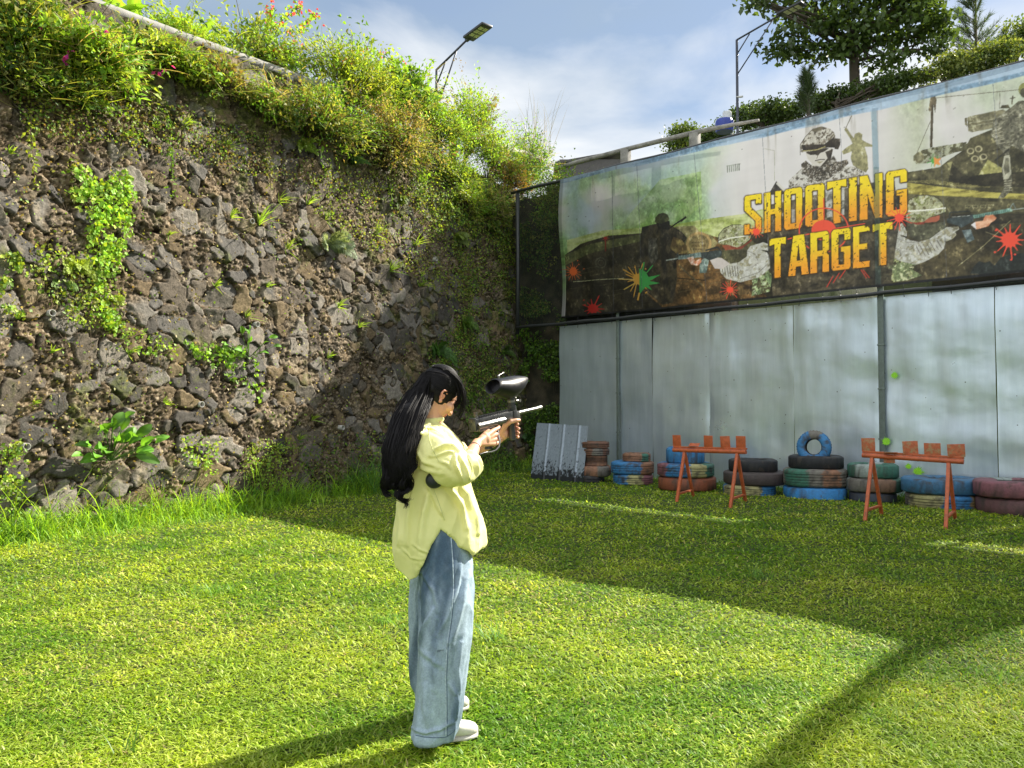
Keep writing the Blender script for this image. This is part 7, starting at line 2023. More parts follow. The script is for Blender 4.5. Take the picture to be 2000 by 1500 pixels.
def shirt():
    mb = MB()
    K = [  # y, px left, px right, Y centre, half depth
        (824, 822, 862, 3.33, .062), (829, 815, 868, 3.33, .085), (838, 806, 876, 3.33, .125), (850, 799, 888, 3.33, .165), (870, 793, 902, 3.33, .190), (895, 788, 909, 3.33, .195),
        (925, 782, 913, 3.33, .190), (960, 778, 922, 3.33, .190), (1000, 776, 934, 3.33, .196), (1035, 773, 942, 3.33, .203), (1065, 774, 942, 3.33, .200), (1125, 785, 934, 3.33, .185)]
    ky = np.array([k[0] for k in K]); 
    hem_a = np.array([0, 60, 85, 95, 120, 150, 180, 200, 215, 230, 245, 258, 268, 276, 285, 300, 320, 345, 360])
    hem_y = np.array([1067, 1058, 1022, 1035, 1098, 1100, 1064, 1088, 1106, 1121, 1110, 1084, 1042, 1019, 1029, 1050, 1070, 1068, 1067])
    n = 120; m = 90; rings = []
    for j in range(m):
        t = j / (m - 1); ring = []
        for i in range(n):
            a = 360 * i / n; hy = np.interp(a, hem_a, hem_y); y = 824 + (hy - 824) * (t ** 1.05)
            L = np.interp(y, ky, [k[1] for k in K]); R_ = np.interp(y, ky, [k[2] for k in K]); D = np.interp(y, ky, [k[4] for k in K])
            an = math.radians(a); cx = (L + R_) / 2; hw = (R_ - L) / 2; low = max(0, (y - 900) / 220)
            ca, sa = math.cos(an), math.sin(an); ca = math.copysign(abs(ca) ** .86, ca); sa = math.copysign(abs(sa) ** .86, sa)
            fold = 1 + low * .055 * (math.sin(an * 7 + .6 + .8 * math.sin(y * .012)) + .5 * math.sin(an * 13 + 2 + y * .01)) 
            p0 = at(cx, y, 3.33); ring.append(p0 + Vector((hw * ca * fold * 3.33 / F_PX, D * sa * fold, 0)))
        rings.append(ring)
    for tt_, sh in ((.985, .94), (.93, .91), (.80, .86)):
        q_ = rings[int(tt_ * (m - 1))]; cc = sum(q_, Vector()) / n; rings.append([cc + Vector(((v.x - cc.x) * sh, (v.y - cc.y) * sh, v.z - cc.z)) for v in q_])
    mb.loft(rings)
    # sleeves
    def sleeve(pts, n_=24):
        P = [at(p[0], p[1], p[2]) for p in pts]; r = [p[3] / F_PX * p[2] for p in pts]
        Pn = []; rn = []
        for i in range(len(P) - 1):
            for k in range(5):
                t = k / 5; Pn.append(P[i].lerp(P[i + 1], t)); rn.append(r[i] * (1 - t) + r[i + 1] * t)
        Pn.append(P[-1]); rn.append(r[-1])
        for _ in range(2):
            Pn = [Pn[0]] + [(Pn[i - 1] + Pn[i] * 2 + Pn[i + 1]) / 4 for i in range(1, len(Pn) - 1)] + [Pn[-1]]
        mb.tube(Pn, rn, n=n_)
        mb.ball(Pn[0], rn[0], seg=20, rings=12)
    sleeve([(838, 872, 3.19, 32), (856, 892, 3.14, 37), (880, 910, 3.11, 37), (902, 919, 3.12, 29), (915, 913, 3.14, 23), (925, 904, 3.17, 20)])
    sleeve([(862, 866, 3.46, 28), (880, 885, 3.52, 28), (897, 888, 3.56, 24), (912, 878, 3.57, 15)])
    # cuff and collar bands
    c0, c1 = at(913, 915, 3.14), at(927, 902, 3.17); d = (c1 - c0).normalized()
    mb.tube([c1 - d * .035, c1], [22.5 / F_PX * 3.17] * 2, n=28)
    nk = [at(841, 821, 3.33) + Vector((math.cos(t) * .050, math.sin(t) * .058, .006 * math.cos(t))) for t in np.linspace(0, 2 * math.pi, 26)]
    mb.tube(nk, .012, n=10, cap=False)
    # loose collar leaf lying on the back
    mb.loft([[at(x, y, Yq) for x, y, Yq in r] for r in ([(820, 828, 3.22), (842, 826, 3.22), (842, 830, 3.24), (820, 832, 3.24)], [(811, 846, 3.13), (822, 848, 3.12), (822, 848, 3.14), (811, 846, 3.15)])])
    me = remesh(mb, .0042, 5, .5)
    seam = np.array(at(845, 880, 3.14))
    def f(V, Nn):
        z = V[:, 2]; y = 796 - (z - CAM_H) * F_PX / V[:, 1]; px = 1000 + F_PX * V[:, 0] / V[:, 1]
        sl = smooth(.17, .06, np.linalg.norm((V - np.array(at(885, 910, 3.11))) * np.array([1, 1, 1]), axis=1))
        lo = smooth(900, 1010, y) * (1 - sl)
        tors = ridge(V, [.28, .1, 1], 9, 1.5, 620, 2) * .017
        diag = ridge(V, [.9, .2, -.55], 11, 3.4, 640, 2) * .020
        diag2 = ridge(V, [.5, .3, .85], 15, 6.0, 660, 2) * .009
        fine = fbm(V[:, 0] * 40, V[:, 1] * 40, V[:, 2] * 22, seed=670, oct=2) * .0014
        up = smooth(930, 850, y) * (1 - sl)
        cr = creases(V, Nn, [([(843, 890), (850, 879), (866, 873), (882, 871), (896, 880)], 3.2, .013), ([(844, 892), (858, 890), (874, 884), (893, 881)], 2.6, .008),
            ([(889, 888), (889, 908), (897, 924), (903, 936)], 3.0, .012), ([(897, 890), (903, 902), (910, 914), (914, 930)], 2.4, .008), ([(818, 832), (842, 838), (860, 848), (879, 860)], 3.0, .008),
            ([(862, 832), (878, 846), (892, 862), (900, 874)], 3.0, .009), ([(834, 938), (842, 955), (850, 974), (861, 1000)], 4.0, .012), ([(872, 950), (890, 968), (903, 992), (911, 1030)], 5, .016),
            ([(902, 950), (912, 970), (922, 996), (931, 1040)], 5, .014), ([(818, 925), (810, 952), (804, 980), (800, 1015), (798, 1060)], 5.5, .015), ([(840, 955), (830, 1000), (824, 1050), (822, 1095)], 5.5, .012),
            ([(810, 1060), (826, 1072), (838, 1078)], 2.5, .006), ([(790, 1070), (806, 1086), (824, 1090)], 2.5, .006), ([(812, 905), (835, 915), (862, 922)], 4, .010), ([(815, 880), (830, 900), (858, 912)], 3.5, .008), ([(860, 900), (875, 906), (886, 918)], 3, .008),
            ([(918, 960), (928, 985), (938, 1020)], 3.5, .008), ([(852, 985), (862, 1000), (868, 1012)], 2.5, .006), ([(782, 985), (786, 1020), (785, 1060)], 4, .010)])
        return tors * (.25 + .75 * lo) * (1 - sl) * (1 - .6 * up) + .7 * (diag + diag2) * (sl + .45 * up) + fine + cr
    displace(me, f)
    # crisp construction seams as narrow grooves
    me.update()
    sm, t, out = new_mat('shirt_cotton')
    tc = t.nodes.new('ShaderNodeTexCoord'); p = t.nodes.new('ShaderNodeBsdfPrincipled'); tr = t.nodes.new('ShaderNodeBsdfTranslucent'); mx = t.nodes.new('ShaderNodeMixShader')
    nz = noise_node(t, 5, 4, .6, tc.outputs['Object']); r = ramp(t, nz.outputs['Fac'], [(.3, (.82, .83, .33)), (.7, (.87, .87, .39))])
    t.links.new(r.outputs[0], p.inputs['Base Color']); tr.inputs[0].default_value = (.92, .86, .22, 1); p.inputs['Roughness'].default_value = .62; p.inputs['Sheen Weight'].default_value = .15
    n2 = noise_node(t, 26, 5, .55, tc.outputs['Object'], .8); b = t.nodes.new('ShaderNodeBump'); b.inputs['Distance'].default_value = .006; b.inputs['Strength'].default_value = .6; t.links.new(n2.outputs['Fac'], b.inputs['Height']); t.links.new(b.outputs[0], p.inputs['Normal'])
    mx.inputs[0].default_value = .20; t.links.new(p.outputs[0], mx.inputs[1]); t.links.new(tr.outputs[0], mx.inputs[2]); t.links.new(mx.outputs[0], out.inputs[0])
    o = link('shirt', me, sm, person); place(o)
    return o, me, sm
SHIRT, SHIRT_ME, SHIRT_M = shirt()
def bvh_of(me):
    V = np_verts(me); return BVHTree.FromPolygons([Vector(v) for v in V], [tuple(p.vertices) for p in me.polygons])
def on_surface(bvh, px, py, lift=.001):
    d = ray(px, py).normalized(); hit = bvh.ray_cast(CAMP, d)
    if hit[0] is None: return None
    return hit[0] + hit[1] * lift
def seam_line(bvh, pts, rad, name, mat, parent, steps=60, lift=.0005, ties=None):
    P = []
    pts = np.array(pts, float); t = np.linspace(0, len(pts) - 1, steps)
    for k in t:
        i = min(int(k), len(pts) - 2); q = pts[i] * (1 - (k - i)) + pts[i + 1] * (k - i); h = on_surface(bvh, q[0], q[1], lift)
        if h is not None and (not P or (h - P[-1]).length < .05): P.append(h)
    if len(P) < 4: return
    for _ in range(2): P = [P[0]] + [(P[i - 1] + P[i] * 2 + P[i + 1]) / 4 for i in range(1, len(P) - 1)] + [P[-1]]
    mb = MB(); mb.tube(P, rad, n=6)
    return place(mb.build(name, mat, parent, smooth_shade=True))
sb = bvh_of(SHIRT_ME)
SEAM = pbr('shirt_seam', (.60, .62, .24), .7)
seam_line(sb, [(838, 836), (838, 856), (846, 880), (858, 902)], .0016, 'seam', SEAM, person)
seam_line(sb, [(912, 890), (920, 905), (922, 922), (916, 938)], .0018, 'cuff_seam', SEAM, person)
seam_line(sb, [(845, 950), (858, 985), (868, 1016)], .0014, 'side_seam', SEAM, person)

def jeans():
    mb = MB()
    def leg(K, n=60, m=90, ph=0):
        ky = [k[0] for k in K]; rings = []
        for j in range(m):
            y = ky[0] + (ky[-1] - ky[0]) * j / (m - 1); c = np.interp(y, ky, [k[1] for k in K]); h = np.interp(y, ky, [k[2] for k in K]); Yc = np.interp(y, ky, [k[3] for k in K]); D = np.interp(y, ky, [k[4] for k in K])
            t = j / (m - 1); ring = []
            for i in range(n):
                a = 2 * math.pi * i / n
                fold = 1 + (.05 * math.sin(3 * a + ph + 1.2 * t) + .035 * math.sin(5 * a + ph * 2 - 2 * t) + .02 * math.sin(9 * a + 3 * t)) * (.2 + t)
                ring.append(at(c, y, Yc) + Vector((h * 3.2 / F_PX * math.cos(a) * fold, D * math.sin(a) * fold, .010 * t * math.sin(a * 2 + ph) + .030 * max(0, (t - .85) / .15) * max(0, math.cos(a)) ** 1.5)))
            rings.append(ring)
        mb.loft(rings)
    leg([(1020, 868, 40, 3.30, .15), (1090, 869, 48, 3.24, .115), (1160, 869, 49, 3.19, .095), (1250, 867, 48, 3.16, .088), (1333, 861, 46, 3.15, .085), (1400, 855, 45, 3.15, .084), (1441, 852, 44.5, 3.15, .084)], ph=.5)
    leg([(1020, 862, 40, 3.36, .15), (1090, 856, 51, 3.42, .105), (1166, 849, 53, 3.46, .090), (1283, 855, 51, 3.48, .086), (1350, 855, 47, 3.49, .085), (1392, 855, 46, 3.49, .084)], ph=2.1)
    me = remesh(mb, .0044, 5, .5)
    hemz = np.array([0.0])
    def f(V, Nn):
        z = V[:, 2]
        a = ridge(V, [.12, 0, 1], 8, 1.2, 720, 2) * .013
        b = ridge(V, [.75, .1, .65], 9, 3.2, 740, 2) * .013 * (smooth(.35, .6, z) * .6 + smooth(.24, .05, z) * .8 + .12)
        c = ridge(V, [1, 0, .1], 16, 7, 760, 2) * .0045 * smooth(.16, .0, z)
        cr = creases(V, Nn, [([(826, 1120), (820, 1160), (822, 1200), (816, 1250), (814, 1330), (810, 1395)], 3.2, -.026), ([(884, 1150), (874, 1200), (856, 1236)], 4, .012), ([(914, 1100), (901, 1166), (890, 1216), (880, 1250)], 5, .013),
            ([(850, 1185), (834, 1216), (822, 1245)], 4, .011), ([(830, 1120), (850, 1150), (858, 1190)], 4, .009), ([(824, 1262), (848, 1284), (866, 1296)], 5, .007), ([(900, 1250), (893, 1300), (896, 1345)], 4, .011),
            ([(812, 1412), (835, 1421), (860, 1416), (885, 1400)], 3.5, .011), ([(880, 1330), (892, 1352), (890, 1390)], 4, .010), ([(835, 1330), (832, 1370), (838, 1410)], 4.5, .009), ([(856, 1240), (850, 1290), (852, 1340)], 5, .009), ([(896, 1100), (893, 1140), (884, 1170)], 3.5, .008)])
        return a + b + c + cr + .001 * fbm(V[:, 0] * 50, V[:, 1] * 50, V[:, 2] * 50, seed=765, oct=2)
    displace(me, f)
    V = np_verts(me); z = V[:, 2]
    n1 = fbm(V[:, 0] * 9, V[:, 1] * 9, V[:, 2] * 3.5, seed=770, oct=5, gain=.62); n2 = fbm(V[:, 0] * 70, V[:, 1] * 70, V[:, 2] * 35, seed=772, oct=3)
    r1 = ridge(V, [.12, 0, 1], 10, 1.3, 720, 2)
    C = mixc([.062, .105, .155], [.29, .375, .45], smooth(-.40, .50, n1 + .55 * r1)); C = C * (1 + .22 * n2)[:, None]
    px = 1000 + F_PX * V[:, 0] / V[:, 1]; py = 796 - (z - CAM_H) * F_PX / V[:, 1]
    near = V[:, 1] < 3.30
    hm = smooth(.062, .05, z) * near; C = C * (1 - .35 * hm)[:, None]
    pk = near & (np.abs(px - (860)) < 14) & (np.abs(py - 1266 + .2 * (px - 860)) < 3.5 * smooth(-.2, .3, n2) * (1 - np.abs(px - 860) / 15)); C[pk] = C[pk] * .45
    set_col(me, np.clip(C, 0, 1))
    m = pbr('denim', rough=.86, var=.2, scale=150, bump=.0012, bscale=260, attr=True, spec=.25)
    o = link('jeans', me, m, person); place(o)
    jb = bvh_of(me)
    SE = pbr('denim_seam_light', (.36, .45, .52), .8, var=.5, scale=70); SD = pbr('denim_seam_dark', (.06, .10, .16), .8, var=.3, scale=60)
    side = [(880, 1040), (884, 1090), (886, 1150), (880, 1210), (873, 1260), (870, 1320), (871, 1380), (871, 1438)]
    seam_line(jb, side, .0022, 'side_seam', SE, person, 130, .0004)
    seam_line(jb, [(x + 2.6, y) for x, y in side], .0012, 'seam_stitch', SD, person, 130, .0002)
    seam_line(jb, [(812, 1436), (830, 1440), (850, 1441), (871, 1440), (885, 1430), (893, 1420)], .0014, 'hem_stitch', SD, person, 60, .0003)
    seam_line(jb, [(840, 1095), (836, 1110), (826, 1130)], .0014, 'pocket_seam', SD, person, 30, .0003)
jeans()

def shoe(heel, toe, parent):
    heel = Vector(heel); toe = Vector(toe); d = (toe - heel); L = d.length; d.normalize(); s = Vector((d.y, -d.x, 0)); up = Vector((0, 0, 1))
    prof = [(0, .012, .030), (.03, .030, .066), (.08, .034, .082), (.16, .036, .090), (.28, .038, .094), (.42, .040, .083), (.58, .045, .068), (.74, .047, .056), (.88, .040, .049), (.96, .027, .040), (1.0, .008, .026)]
    def rings(scale_w, z0, hf_, zcap=None):
        out = []
        for t, w, h in prof:
            h = h if zcap is None else zcap
            c = heel + d * L * t; ring = []
            for k in range(20):
                a = 2 * math.pi * k / 20; x = math.cos(a); y = math.sin(a)
                x = math.copysign(abs(x) ** .75, x); y = math.copysign(abs(y) ** .8, y)
                ring.append(c + s * (x * w * scale_w) + up * (z0 + (h * hf_) * (y * .5 + .5)))
            out.append(ring)
        return out
    mb = MB(); mb.loft(rings(.93, .016, .95)); WH = pbr('shoe_canvas_offwhite', (.60, .58, .50), .7, var=.12, scale=30, bump=.001, bscale=90)
    o = mb.build('shoe', WH, parent, smooth_shade=True); place(o)
    mb = MB(); mb.loft(rings(1.04, .0, 1, .024)); s_ = mb.build('sole', pbr('shoe_sole', (.50, .48, .42), .7, var=.15, scale=30), o, auto=50)
    mb = MB()
    for t in (.50, .56, .62):
        c = heel + d * L * t; h = np.interp(t, [p[0] for p in prof], [p[2] for p in prof]) + .012
        mb2 = MB(); mb2.tube([c - s * .020 + up * (h - .006), c + up * (h + .002), c + s * .020 + up * (h - .006)], .0026, n=7); mb2.build('lace', WH, o, smooth_shade=True)
    return o
hN = ground(826, 1452); tN = ground(933, 1437); shoe((hN.x, hN.y, 0), (tN.x, tN.y, 0), person)
tF = ground(916, 1384); dF = Vector((.96, .20, 0)).normalized(); hF = tF - dF * .245; shoe((hF.x, hF.y, 0), (tF.x, tF.y, 0), person)

# ---------------------------------------------------------------- hair
def hair():
    HAIR, t, out = new_mat('hair_black')
    p = t.nodes.new('ShaderNodeBsdfPrincipled'); p.inputs['Base Color'].default_value = (.006, .005, .006, 1); p.inputs['Roughness'].default_value = .52; p.inputs['Specular IOR Level'].default_value = .22
    t.links.new(p.outputs[0], out.inputs[0])
    rs = np.random.RandomState(77)
    core = MB()
    core.ball(H(0, -.016, .020), (.080, .094, .099), HM, 30, 18)
    core.ball(H(0, -.060, -.020), (.066, .045, .060), HM, 24, 14)
    tail = [(830, 756, 3.31, 22), (817, 782, 3.25, 28), (801, 812, 3.18, 31), (788, 845, 3.135, 30), (781, 878, 3.115, 30), (778, 908, 3.11, 27), (776, 932, 3.11, 19), (775, 948, 3.115, 8)]
    TP = [at(a, b, c) for a, b, c, _ in tail]; TR = [r / F_PX * 3.2 for *_, r in tail]
    for P_, r_ in zip(TP, TR): pass
    core.tube(TP[:-1], [r * .55 for r in TR[:-1]], n=20)
    for P_, r_ in zip(TP, TR): core.ball(P_, (r_ * .80, r_ * .5, r_ * .80))
    me = remesh(core, .005, 4, .6)
    V = np_verts(me)
    displace(me, lambda V, Nn: .0035 * ridge(V, [.45, .2, -1], 60, 2.5, 801, 2) * smooth(1.48, 1.40, V[:, 2]))
    hr = link('hair', me, HAIR, person); place(hr)
    tailN = np.array([list(p) for p in TP]); tailR = np.array(TR)
    strands = []
    rot = np.array(HM)
    hc = np.array(H(0, -.016, .020)); rad = np.array([.080, .094, .099])
    def ell(d, k=1.0): return hc + rot @ (d * rad * k)
    tie_d = np.array([.15, -.93, .42]); tie_d /= np.linalg.norm(tie_d)
    def slerp(a, b, t):
        w = math.acos(max(-1, min(1, float(a @ b)))); 
        if w < 1e-3: return a
        return (math.sin((1 - t) * w) * a + math.sin(t * w) * b) / math.sin(w)
    # cap: from the front hairline back to the tie
    for k in range(620):
        u = rs.uniform(-1.25, 1.25); el = rs.uniform(.25, 1.0)
        s0 = np.array([math.sin(u) * .95, math.cos(u) * (1.0 - .35 * rs.uniform()), .30 + .5 * rs.uniform()]); s0 /= np.linalg.norm(s0)
        if s0[0] < -.6 and rs.uniform() < .5: s0[0] *= -1
        kk = rs.uniform(1.0, 1.05); pts = [ell(slerp(s0, tie_d, t), kk + .02 * math.sin(t * 3.1)) for t in np.linspace(0, 1, 14)]
        strands.append((pts, rs.uniform(.0011, .0019)))
    # sides: from temple over the ear to the nape then down the tail
    def tailpath(off, t0, t1, n, wave, wl, ph, widen=1.0):
        out = []
        for t in np.linspace(t0, t1, n):
            i = min(int(t), len(tailN) - 2); f = t - i if t < len(tailN) - 1 else t - i
            c = tailN[i] * (1 - f) + tailN[i + 1] * f; r = tailR[i] * (1 - f) + tailR[i + 1] * f if t < len(tailN) - 1 else tailR[-1]
            r = max(r, .012) * widen
            w = wave * smooth(2.2, 6.5, t) * math.sin(t * wl + ph)
            out.append(c + np.array([off[0] * r * (1 + .10 * math.sin(t * 1.9 + ph * 5)) + w, off[1] * r * .8 - abs(w) * .2, off[2] * .01]))
        return out
    for k in range(520):
        sd = 1 if rs.uniform() < .68 else -1
        s0 = np.array([sd * (.75 + .25 * rs.uniform()), rs.uniform(-.1, .62), rs.uniform(-.05, .45)]); s0 /= np.linalg.norm(s0)
        e0 = np.array([sd * rs.uniform(.1, .75), -1, rs.uniform(-.65, .1)]); e0 /= np.linalg.norm(e0)
        kk = rs.uniform(1.0, 1.05); pts = [ell(slerp(s0, e0, t), kk) for t in np.linspace(0, 1, 9)]
        a = rs.uniform(0, 6.28); q = rs.uniform(.3, 1.02) ** .5
        pts += tailpath((math.cos(a) * q, -abs(math.sin(a)) * q, 0), 1.4, rs.uniform(5.3, 7.4), 20, rs.uniform(.003, .012), 2.3, rs.uniform(0, 1.5))
        strands.append((pts, rs.uniform(.0012, .002)))
    # tail
    for k in range(1150):
        a = rs.uniform(0, 6.28); q = rs.uniform(.15, 1.04) ** .5
        off = (math.cos(a) * q, (-abs(math.sin(a)) if rs.uniform() < .8 else math.sin(a)) * q, rs.normal())
        pts = tailpath(off, rs.uniform(0, .6), rs.uniform(5.6, 7.6), 26, rs.uniform(.004, .020), 2.6, rs.uniform(0, 1.6))
        strands.append((pts, rs.uniform(.0009, .0030)))
    # curled locks at the ends (photo pixels)
    locks = [([(800, 880), (803, 905), (796, 925), (801, 940), (798, 955), (785, 965), (783, 975), (795, 978), (801, 972)], 70), ([(792, 890), (796, 920), (786, 945), (789, 958), (800, 952), (802, 938)], 50), ([(786, 920), (782, 950), (778, 968), (788, 980), (794, 984), (793, 992)], 55),
             ([(760, 885), (753, 915), (757, 935), (748, 950), (754, 962), (764, 960)], 60), ([(768, 900), (760, 925), (752, 940), (757, 955), (768, 950), (782, 942)], 50), ([(756, 870), (749, 900), (752, 930), (746, 945), (750, 965), (760, 968), (768, 962)], 55), ([(778, 905), (776, 930), (768, 945), (775, 955), (786, 950)], 40), ([(803, 860), (806, 885), (800, 905), (795, 915)], 40), ([(805, 895), (808, 910), (798, 925), (790, 950), (795, 965)], 40)]
    for L, n in locks:
        P = np.array([list(at(x, y, 3.095)) for x, y in L]); m = len(P)
        for k in range(n):
            o0 = rs.normal(0, .0058, 3) * (1, .6, .4); o1 = rs.normal(0, .004, 3); end = rs.uniform(.82, 1.0); pts = []
            for t in np.linspace(0, (m - 1) * end, 26):
                i = min(int(t), m - 2); f = t - i
                p0, p1, p2, p3 = P[max(i - 1, 0)], P[i], P[i + 1], P[min(i + 2, m - 1)]
                c = .5 * ((2 * p1) + (-p0 + p2) * f + (2 * p0 - 5 * p1 + 4 * p2 - p3) * f * f + (-p0 + 3 * p1 - 3 * p2 + p3) * f ** 3)
                g = t / (m - 1); pts.append(c + o0 * (1 - .35 * g) + o1 * math.sin(g * 5) + np.array([0, .012 * math.sin(t * 2.2), 0]))
            strands.append((pts, rs.uniform(.0010, .0016)))
    # bangs in front of the face
    for path, n, w in (([(872, 722), (893, 738), (903, 760), (905, 785), (899, 808), (884, 832)], 60, .006), ([(866, 722), (888, 742), (897, 765), (896, 785), (884, 795), (868, 792)], 75, .007), ([(880, 728), (898, 748), (907, 772), (906, 800)], 30, .004), ([(868, 740), (878, 765), (876, 785), (866, 790)], 60, .007)):
        y0_ = 3.25 if n > 100 else 3.295
        P = np.array([list(at(x, y, y0_ + .012 * i)) for i, (x, y) in enumerate(path)]); m = len(P)
        for k in range(n):
            o0 = rs.normal(0, w, 3); pts = []; end = rs.uniform(.7, 1)
            for t in np.linspace(0, (m - 1) * end, 18):
                i = min(int(t), m - 2); f = t - i; g = t / (m - 1)
                p0, p1, p2, p3 = P[max(i - 1, 0)], P[i], P[i + 1], P[min(i + 2, m - 1)]
                c = .5 * ((2 * p1) + (-p0 + p2) * f + (2 * p0 - 5 * p1 + 4 * p2 - p3) * f * f + (-p0 + 3 * p1 - 3 * p2 + p3) * f ** 3)
                pts.append(c + o0 * (.35 + .9 * g))
            strands.append((pts, rs.uniform(.0009, .0014)))
    # fly-away hairs at the back of the head
    for k in range(40):
        b = ell(unit(np.array([rs.uniform(-.2, .9), -1, rs.uniform(-.1, .8)])), 1.0); d = np.array([-rs.uniform(.01, .04), -rs.uniform(0, .02), rs.uniform(-.02, .03)])
        strands.append(([b + d * t + np.array([0, 0, -.02]) * t * t for t in np.linspace(0, 1, 6)], .0005))
    vs = []; fs = []; base = 0
    for pts, r in strands:
        P = np.array(pts, float); n = len(P); T = np.gradient(P, axis=0); T /= np.linalg.norm(T, axis=1, keepdims=True) + 1e-9
        x = np.cross(T, [.2, .9, .35]); x /= np.linalg.norm(x, axis=1, keepdims=True) + 1e-9; y = np.cross(T, x)
        tt = np.linspace(0, 1, n); rr = (r * (1 - .75 * tt ** 3))[:, None]
        ring = [P + (x * math.cos(a) + y * math.sin(a)) * rr for a in (0, 2.094, 4.189)]
        vs.append(np.stack(ring, 1).reshape(-1, 3))
        i = np.arange(n - 1)[:, None] * 3 + base
        for j in range(3):
            j2 = (j + 1) % 3; fs.append(np.concatenate([i + j, i + j2, i + 3 + j2, i + 3 + j], 1))
        base += n * 3
    o = link('hair_strands', raw_mesh('hair_strands', np.concatenate(vs), np.concatenate(fs), None, True), HAIR, hr)
hair()

# black pouch under the elbow
mb = MB(); q = at(848, 938, 3.115)
mb.ball(Vector((0, 0, 0)), (.036, .022, .034), None, 22, 14); mb.bar((.01, -.018, -.004), (.05, -.012, .006), .010, .004)
o = mb.build('pouch', pbr('pouch_black', (.012, .016, .016), .45, bump=.001, bscale=90), smooth_shade=True); o.location = q
tag(o, 'black pouch peeking out under the elbow of the woman in yellow', 'pouch')

# ================================================================ PAINTBALL MARKER
def marker():
    base = G(A_R, -.10)
    e = empty('paintball_marker', base, 0, 'grey and black paintball gun with a round black hopper held by the woman', 'paintball gun')
    loc = -base
    GM = pbr('gun_grey_metal', (.17, .165, .16), .34, metal=.85, var=.2, scale=40, bump=.0004, bscale=150)
    SV = pbr('gun_silver', (.24, .235, .225), .42, metal=.95, var=.1, scale=40)
    BK = pbr('gun_black_metal', (.022, .023, .025), .33, var=.25, scale=50, spec=.6)
    PLM = pbr('hopper_black_plastic', (.008, .008, .009), .42, var=.2, scale=30, spec=.32)
    def fin(m, n, mat, par=None, auto=45):
        o = m.build(n, mat, par or e, auto=auto)
        if par is None: o.location = loc
        return o
    R3 = Matrix((gv, uv, sv)).transposed()
    def MX(a, b, c=0): m = R3.to_4x4(); m.translation = G(a, b, c); return m
    a_end = a_of(1003)
    m = MB(); m.box((a_end - .012, .036, .034), MX(a_end / 2, .012), bev=.005); m.box((.05, .026, .030), MX(a_end - .02, .010), bev=.004)
    body_ = fin(m, 'receiver', BK)
    m = MB(); m.box((a_end * .86, .006, .016), MX(a_end * .5, .033), bev=.002)
    for k in range(14): m.box((.006, .005, .022), MX(.04 + k * (a_end - .07) / 14, .037), bev=.001)
    fin(m, 'top_rail', BK)
    m = MB(); L0, L1 = .012, a_of(980); m.tube([G(L0, -.004, .013), G(L1, -.004, .013)], .0155, n=22); m.tube([G(L0 - .004, -.004, .013), G(L0 + .012, -.004, .013)], .0172, n=22); m.tube([G(a_of(965), -.004, .013), G(a_of(965) + .006, -.004, .013)], .0175, n=22)
    fin(m, 'air_tube', GM)
    m = MB(); m.box((.018, .060, .040), MX(-.002, .006), bev=.007); m.tube([G(-.010, .014), G(.0, .014)], .013, n=16); fin(m, 'end_cap', BK)
    m = MB(); m.box((.012, .016, .012), MX(.020, .044), bev=.002); m.box((.004, .010, .020), MX(.020, .054), bev=.001); m.tube([G(.02, .052, -.008), G(.02, .052, .010)], .003, n=8); fin(m, 'rear_sight', GM)
    m = MB(); m.box((.12, .018, .030), MX(.085, -.022), bev=.004); m.box((.05, .012, .028), MX(.17, -.016), bev=.003); fin(m, 'trigger_frame', GM)
    # pistol grip
    m = MB(); rings = []
    for b, w, d_, off in ((-.028, .013, .022, 0), (-.05, .0135, .021, -.004), (-.075, .014, .021, -.009), (-.10, .0145, .022, -.014), (-.118, .015, .024, -.018)):
        rings.append([G(A_R + off + d_ * math.cos(t), b, w * math.sin(t)) for t in np.linspace(0, 2 * math.pi, 18, endpoint=False)])
    m.loft(rings); fin(m, 'pistol_grip', BK)
    m = MB(); m.tube([G(A_R + .030, -.030), G(A_R + .040, -.046), G(A_R + .060, -.052), G(A_R + .078, -.044), G(A_R + .082, -.024)], .0028, n=8); fin(m, 'trigger_guard', BK)
    m = MB(); m.tube([G(A_R + .058, -.024), G(A_R + .055, -.036), G(A_R + .060, -.046)], .003, n=8); fin(m, 'trigger', GM)
    # barrel
    aB0, aB1 = a_of(1003), a_of(1057); m = MB()
    P = lambda t: G(aB0 + (aB1 - aB0) * t, .012 + .001 * t)
    m.tube([P(0), P(.06), P(.07), P(.88)], [.0165, .0165, .0098, .0092], n=20); m.tube([P(.87), P(.90), P(.99), P(1.0)], [.0094, .0118, .0118, .0105], n=20); m.tube([P(.999), P(1.004)], [.0075, .0075], n=14)
    fin(m, 'barrel', SV)
    # feed neck and clamp
    aF = a_of(1001); m = MB(); m.tube([G(aF, .018), G(aF, .045), G(aF, .105)], [.019, .0165, .0165], n=20); m.tube([G(aF, .030), G(aF, .052)], .0205, n=20); m.box((.030, .045, .042), MX(aF, .010), bev=.006); fin(m, 'feed_neck', BK)
    m = MB(); m.tube([G(aF + .010, .074, .020), G(aF + .036, .074, .020)], .0062, n=10); m.tube([G(aF + .034, .074, .012), G(aF + .034, .074, .028)], .0075, n=10); m.ball(G(aF + .014, .088, .014), .006); m.tube([G(aF, .070), G(aF, .079)], .0195, n=20); fin(m, 'clamp', SV)
    m = MB(); m.box((.022, .040, .014), MX(aF + .026, .004, .012), bev=.004); m.tube([G(aF + .03, -.010, .012), G(aF + .03, -.022, .012)], .007, n=12); fin(m, 'front_block', SV)
    # foregrip
    m = MB(); m.tube([G(A_L, -.004), G(A_L, -.030)], [.0170, .0165], n=22); m.tube([G(A_L, -.006), G(A_L, -.010)], .0185, n=22); fin(m, 'foregrip_collar', SV)
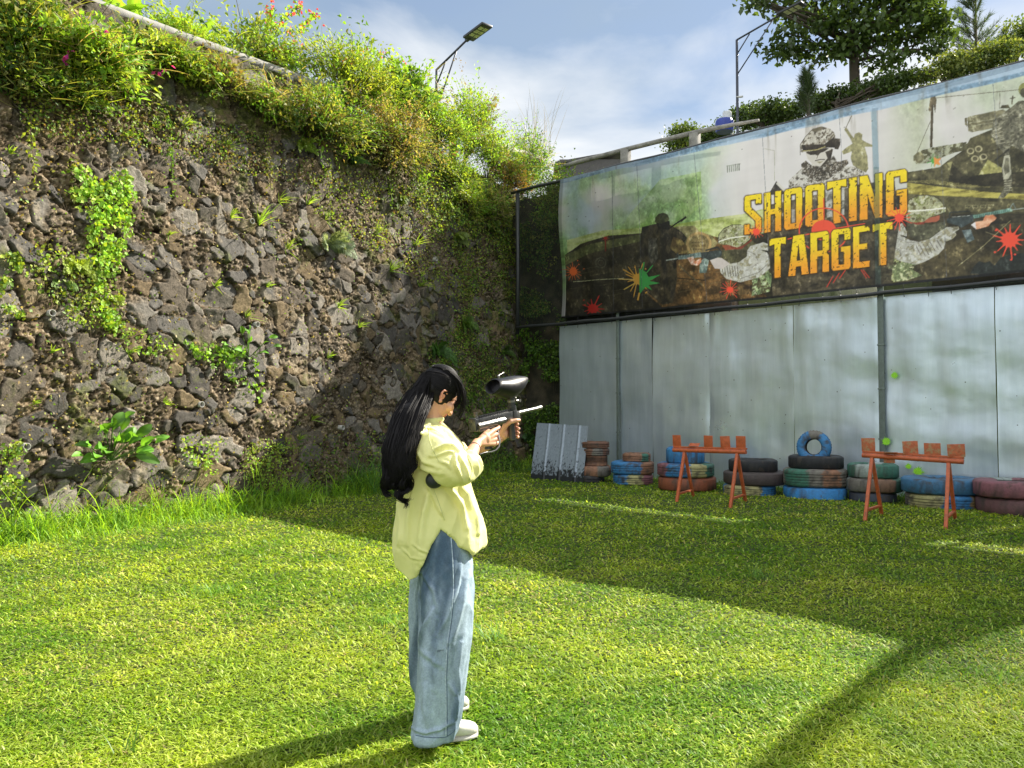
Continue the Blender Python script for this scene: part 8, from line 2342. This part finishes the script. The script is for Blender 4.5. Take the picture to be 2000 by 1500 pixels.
    m = MB(); m.tube([G(A_L, -.029), G(A_L, -.045), G(A_L, -.07), G(A_L, -.095), G(A_L - .001, -.106), G(A_L - .001, -.108)], [.0165, .0150, .0160, .0170, .0175, .012], n=22); fin(m, 'foregrip', BK)
    # chrome hose
    pts = [(972, 838), (973.5, 850), (976, 861), (975, 872), (969, 879), (960, 882.5), (951, 883.5)]
    Yh = 3.46; Q = [at(x, y, Yh - .01 * i) for i, (x, y) in enumerate(pts)]
    m = MB(); m.tube(Q, .0042, n=12); fin(m, 'hose', SV)
    m = MB(); m.tube([Q[-1], at(944, 885, 3.38), at(936, 888, 3.36)], [.0055, .0048, .004], n=10); m.tube([Q[0] + Vector((0, 0, .01)), Q[0] - Vector((0, 0, .016))], .0062, n=10); fin(m, 'hose_fitting', BK)
    # hopper
    hb = .150; m = MB(); n = 40; rings = []
    ax0 = a_of(967)
    # along, centre height, half height, half width, tilt of ring
    sec = [(.000, .010, .0300, .0400, .75), (.004, .010, .0330, .0430, .75), (.022, .008, .0350, .0440, .60), (.024, .008, .0325, .0410, .60), (.036, .004, .0360, .0430, .45), (.060, -.002, .0430, .0490, .25), (.095, -.008, .0500, .0530, .1), (.130, -.006, .0490, .0520, 0), (.165, .000, .0420, .0460, -.1), (.200, .008, .0300, .0360, -.2), (.228, .015, .0180, .0240, -.25), (.246, .019, .0080, .0110, -.25), (.251, .020, .0005, .0005, -.2)]
    LS = (a_of(1034) - ax0) / .251
    for a, b, hh, hw, tl in sec:
        rings.append([G(ax0 + a * LS + tl * hh * math.sin(t) * .9, hb + b + hh * math.sin(t) * (1.0 if math.sin(t) > 0 else 1.08), hw * math.cos(t)) for t in np.linspace(0, 2 * math.pi, n, endpoint=False)])
    # inner lip so that the mouth is open
    inner = []
    for a, b, hh, hw, tl in ((.030, .008, .030, .038, .6), (.006, .010, .0300, .0398, .75)):
        inner.append([G(ax0 + a * LS + tl * hh * math.sin(t) * .9, hb + b + hh * .93 * math.sin(t), hw * .93 * math.cos(t)) for t in np.linspace(0, 2 * math.pi, n, endpoint=False)])
    bk = [G(ax0 + .03 * LS + .6 * .03 * 0, hb + .008, 0)] * n
    full = [bk] + inner + rings
    m.loft(full, cap=False); hop = fin(m, 'hopper', PLM, auto=50)
    m = MB(); m.tube([G(aF, .10), G(aF, .125)], [.018, .028], n=20); fin(m, 'hopper_neck', PLM, hop)
    m = MB(); ht = hb + .045; m.ball(G(ax0 + .045 * LS, ht + .006, 0), .0065); m.tube([G(ax0 + .045 * LS, ht - .006), G(ax0 + .045 * LS, ht + .012)], .004, n=8); m.tube([G(ax0 + .045 * LS, ht + .010), G(ax0 + .085 * LS, ht + .020)], .0018, n=6); fin(m, 'lid_hinge', SV, hop)
marker()
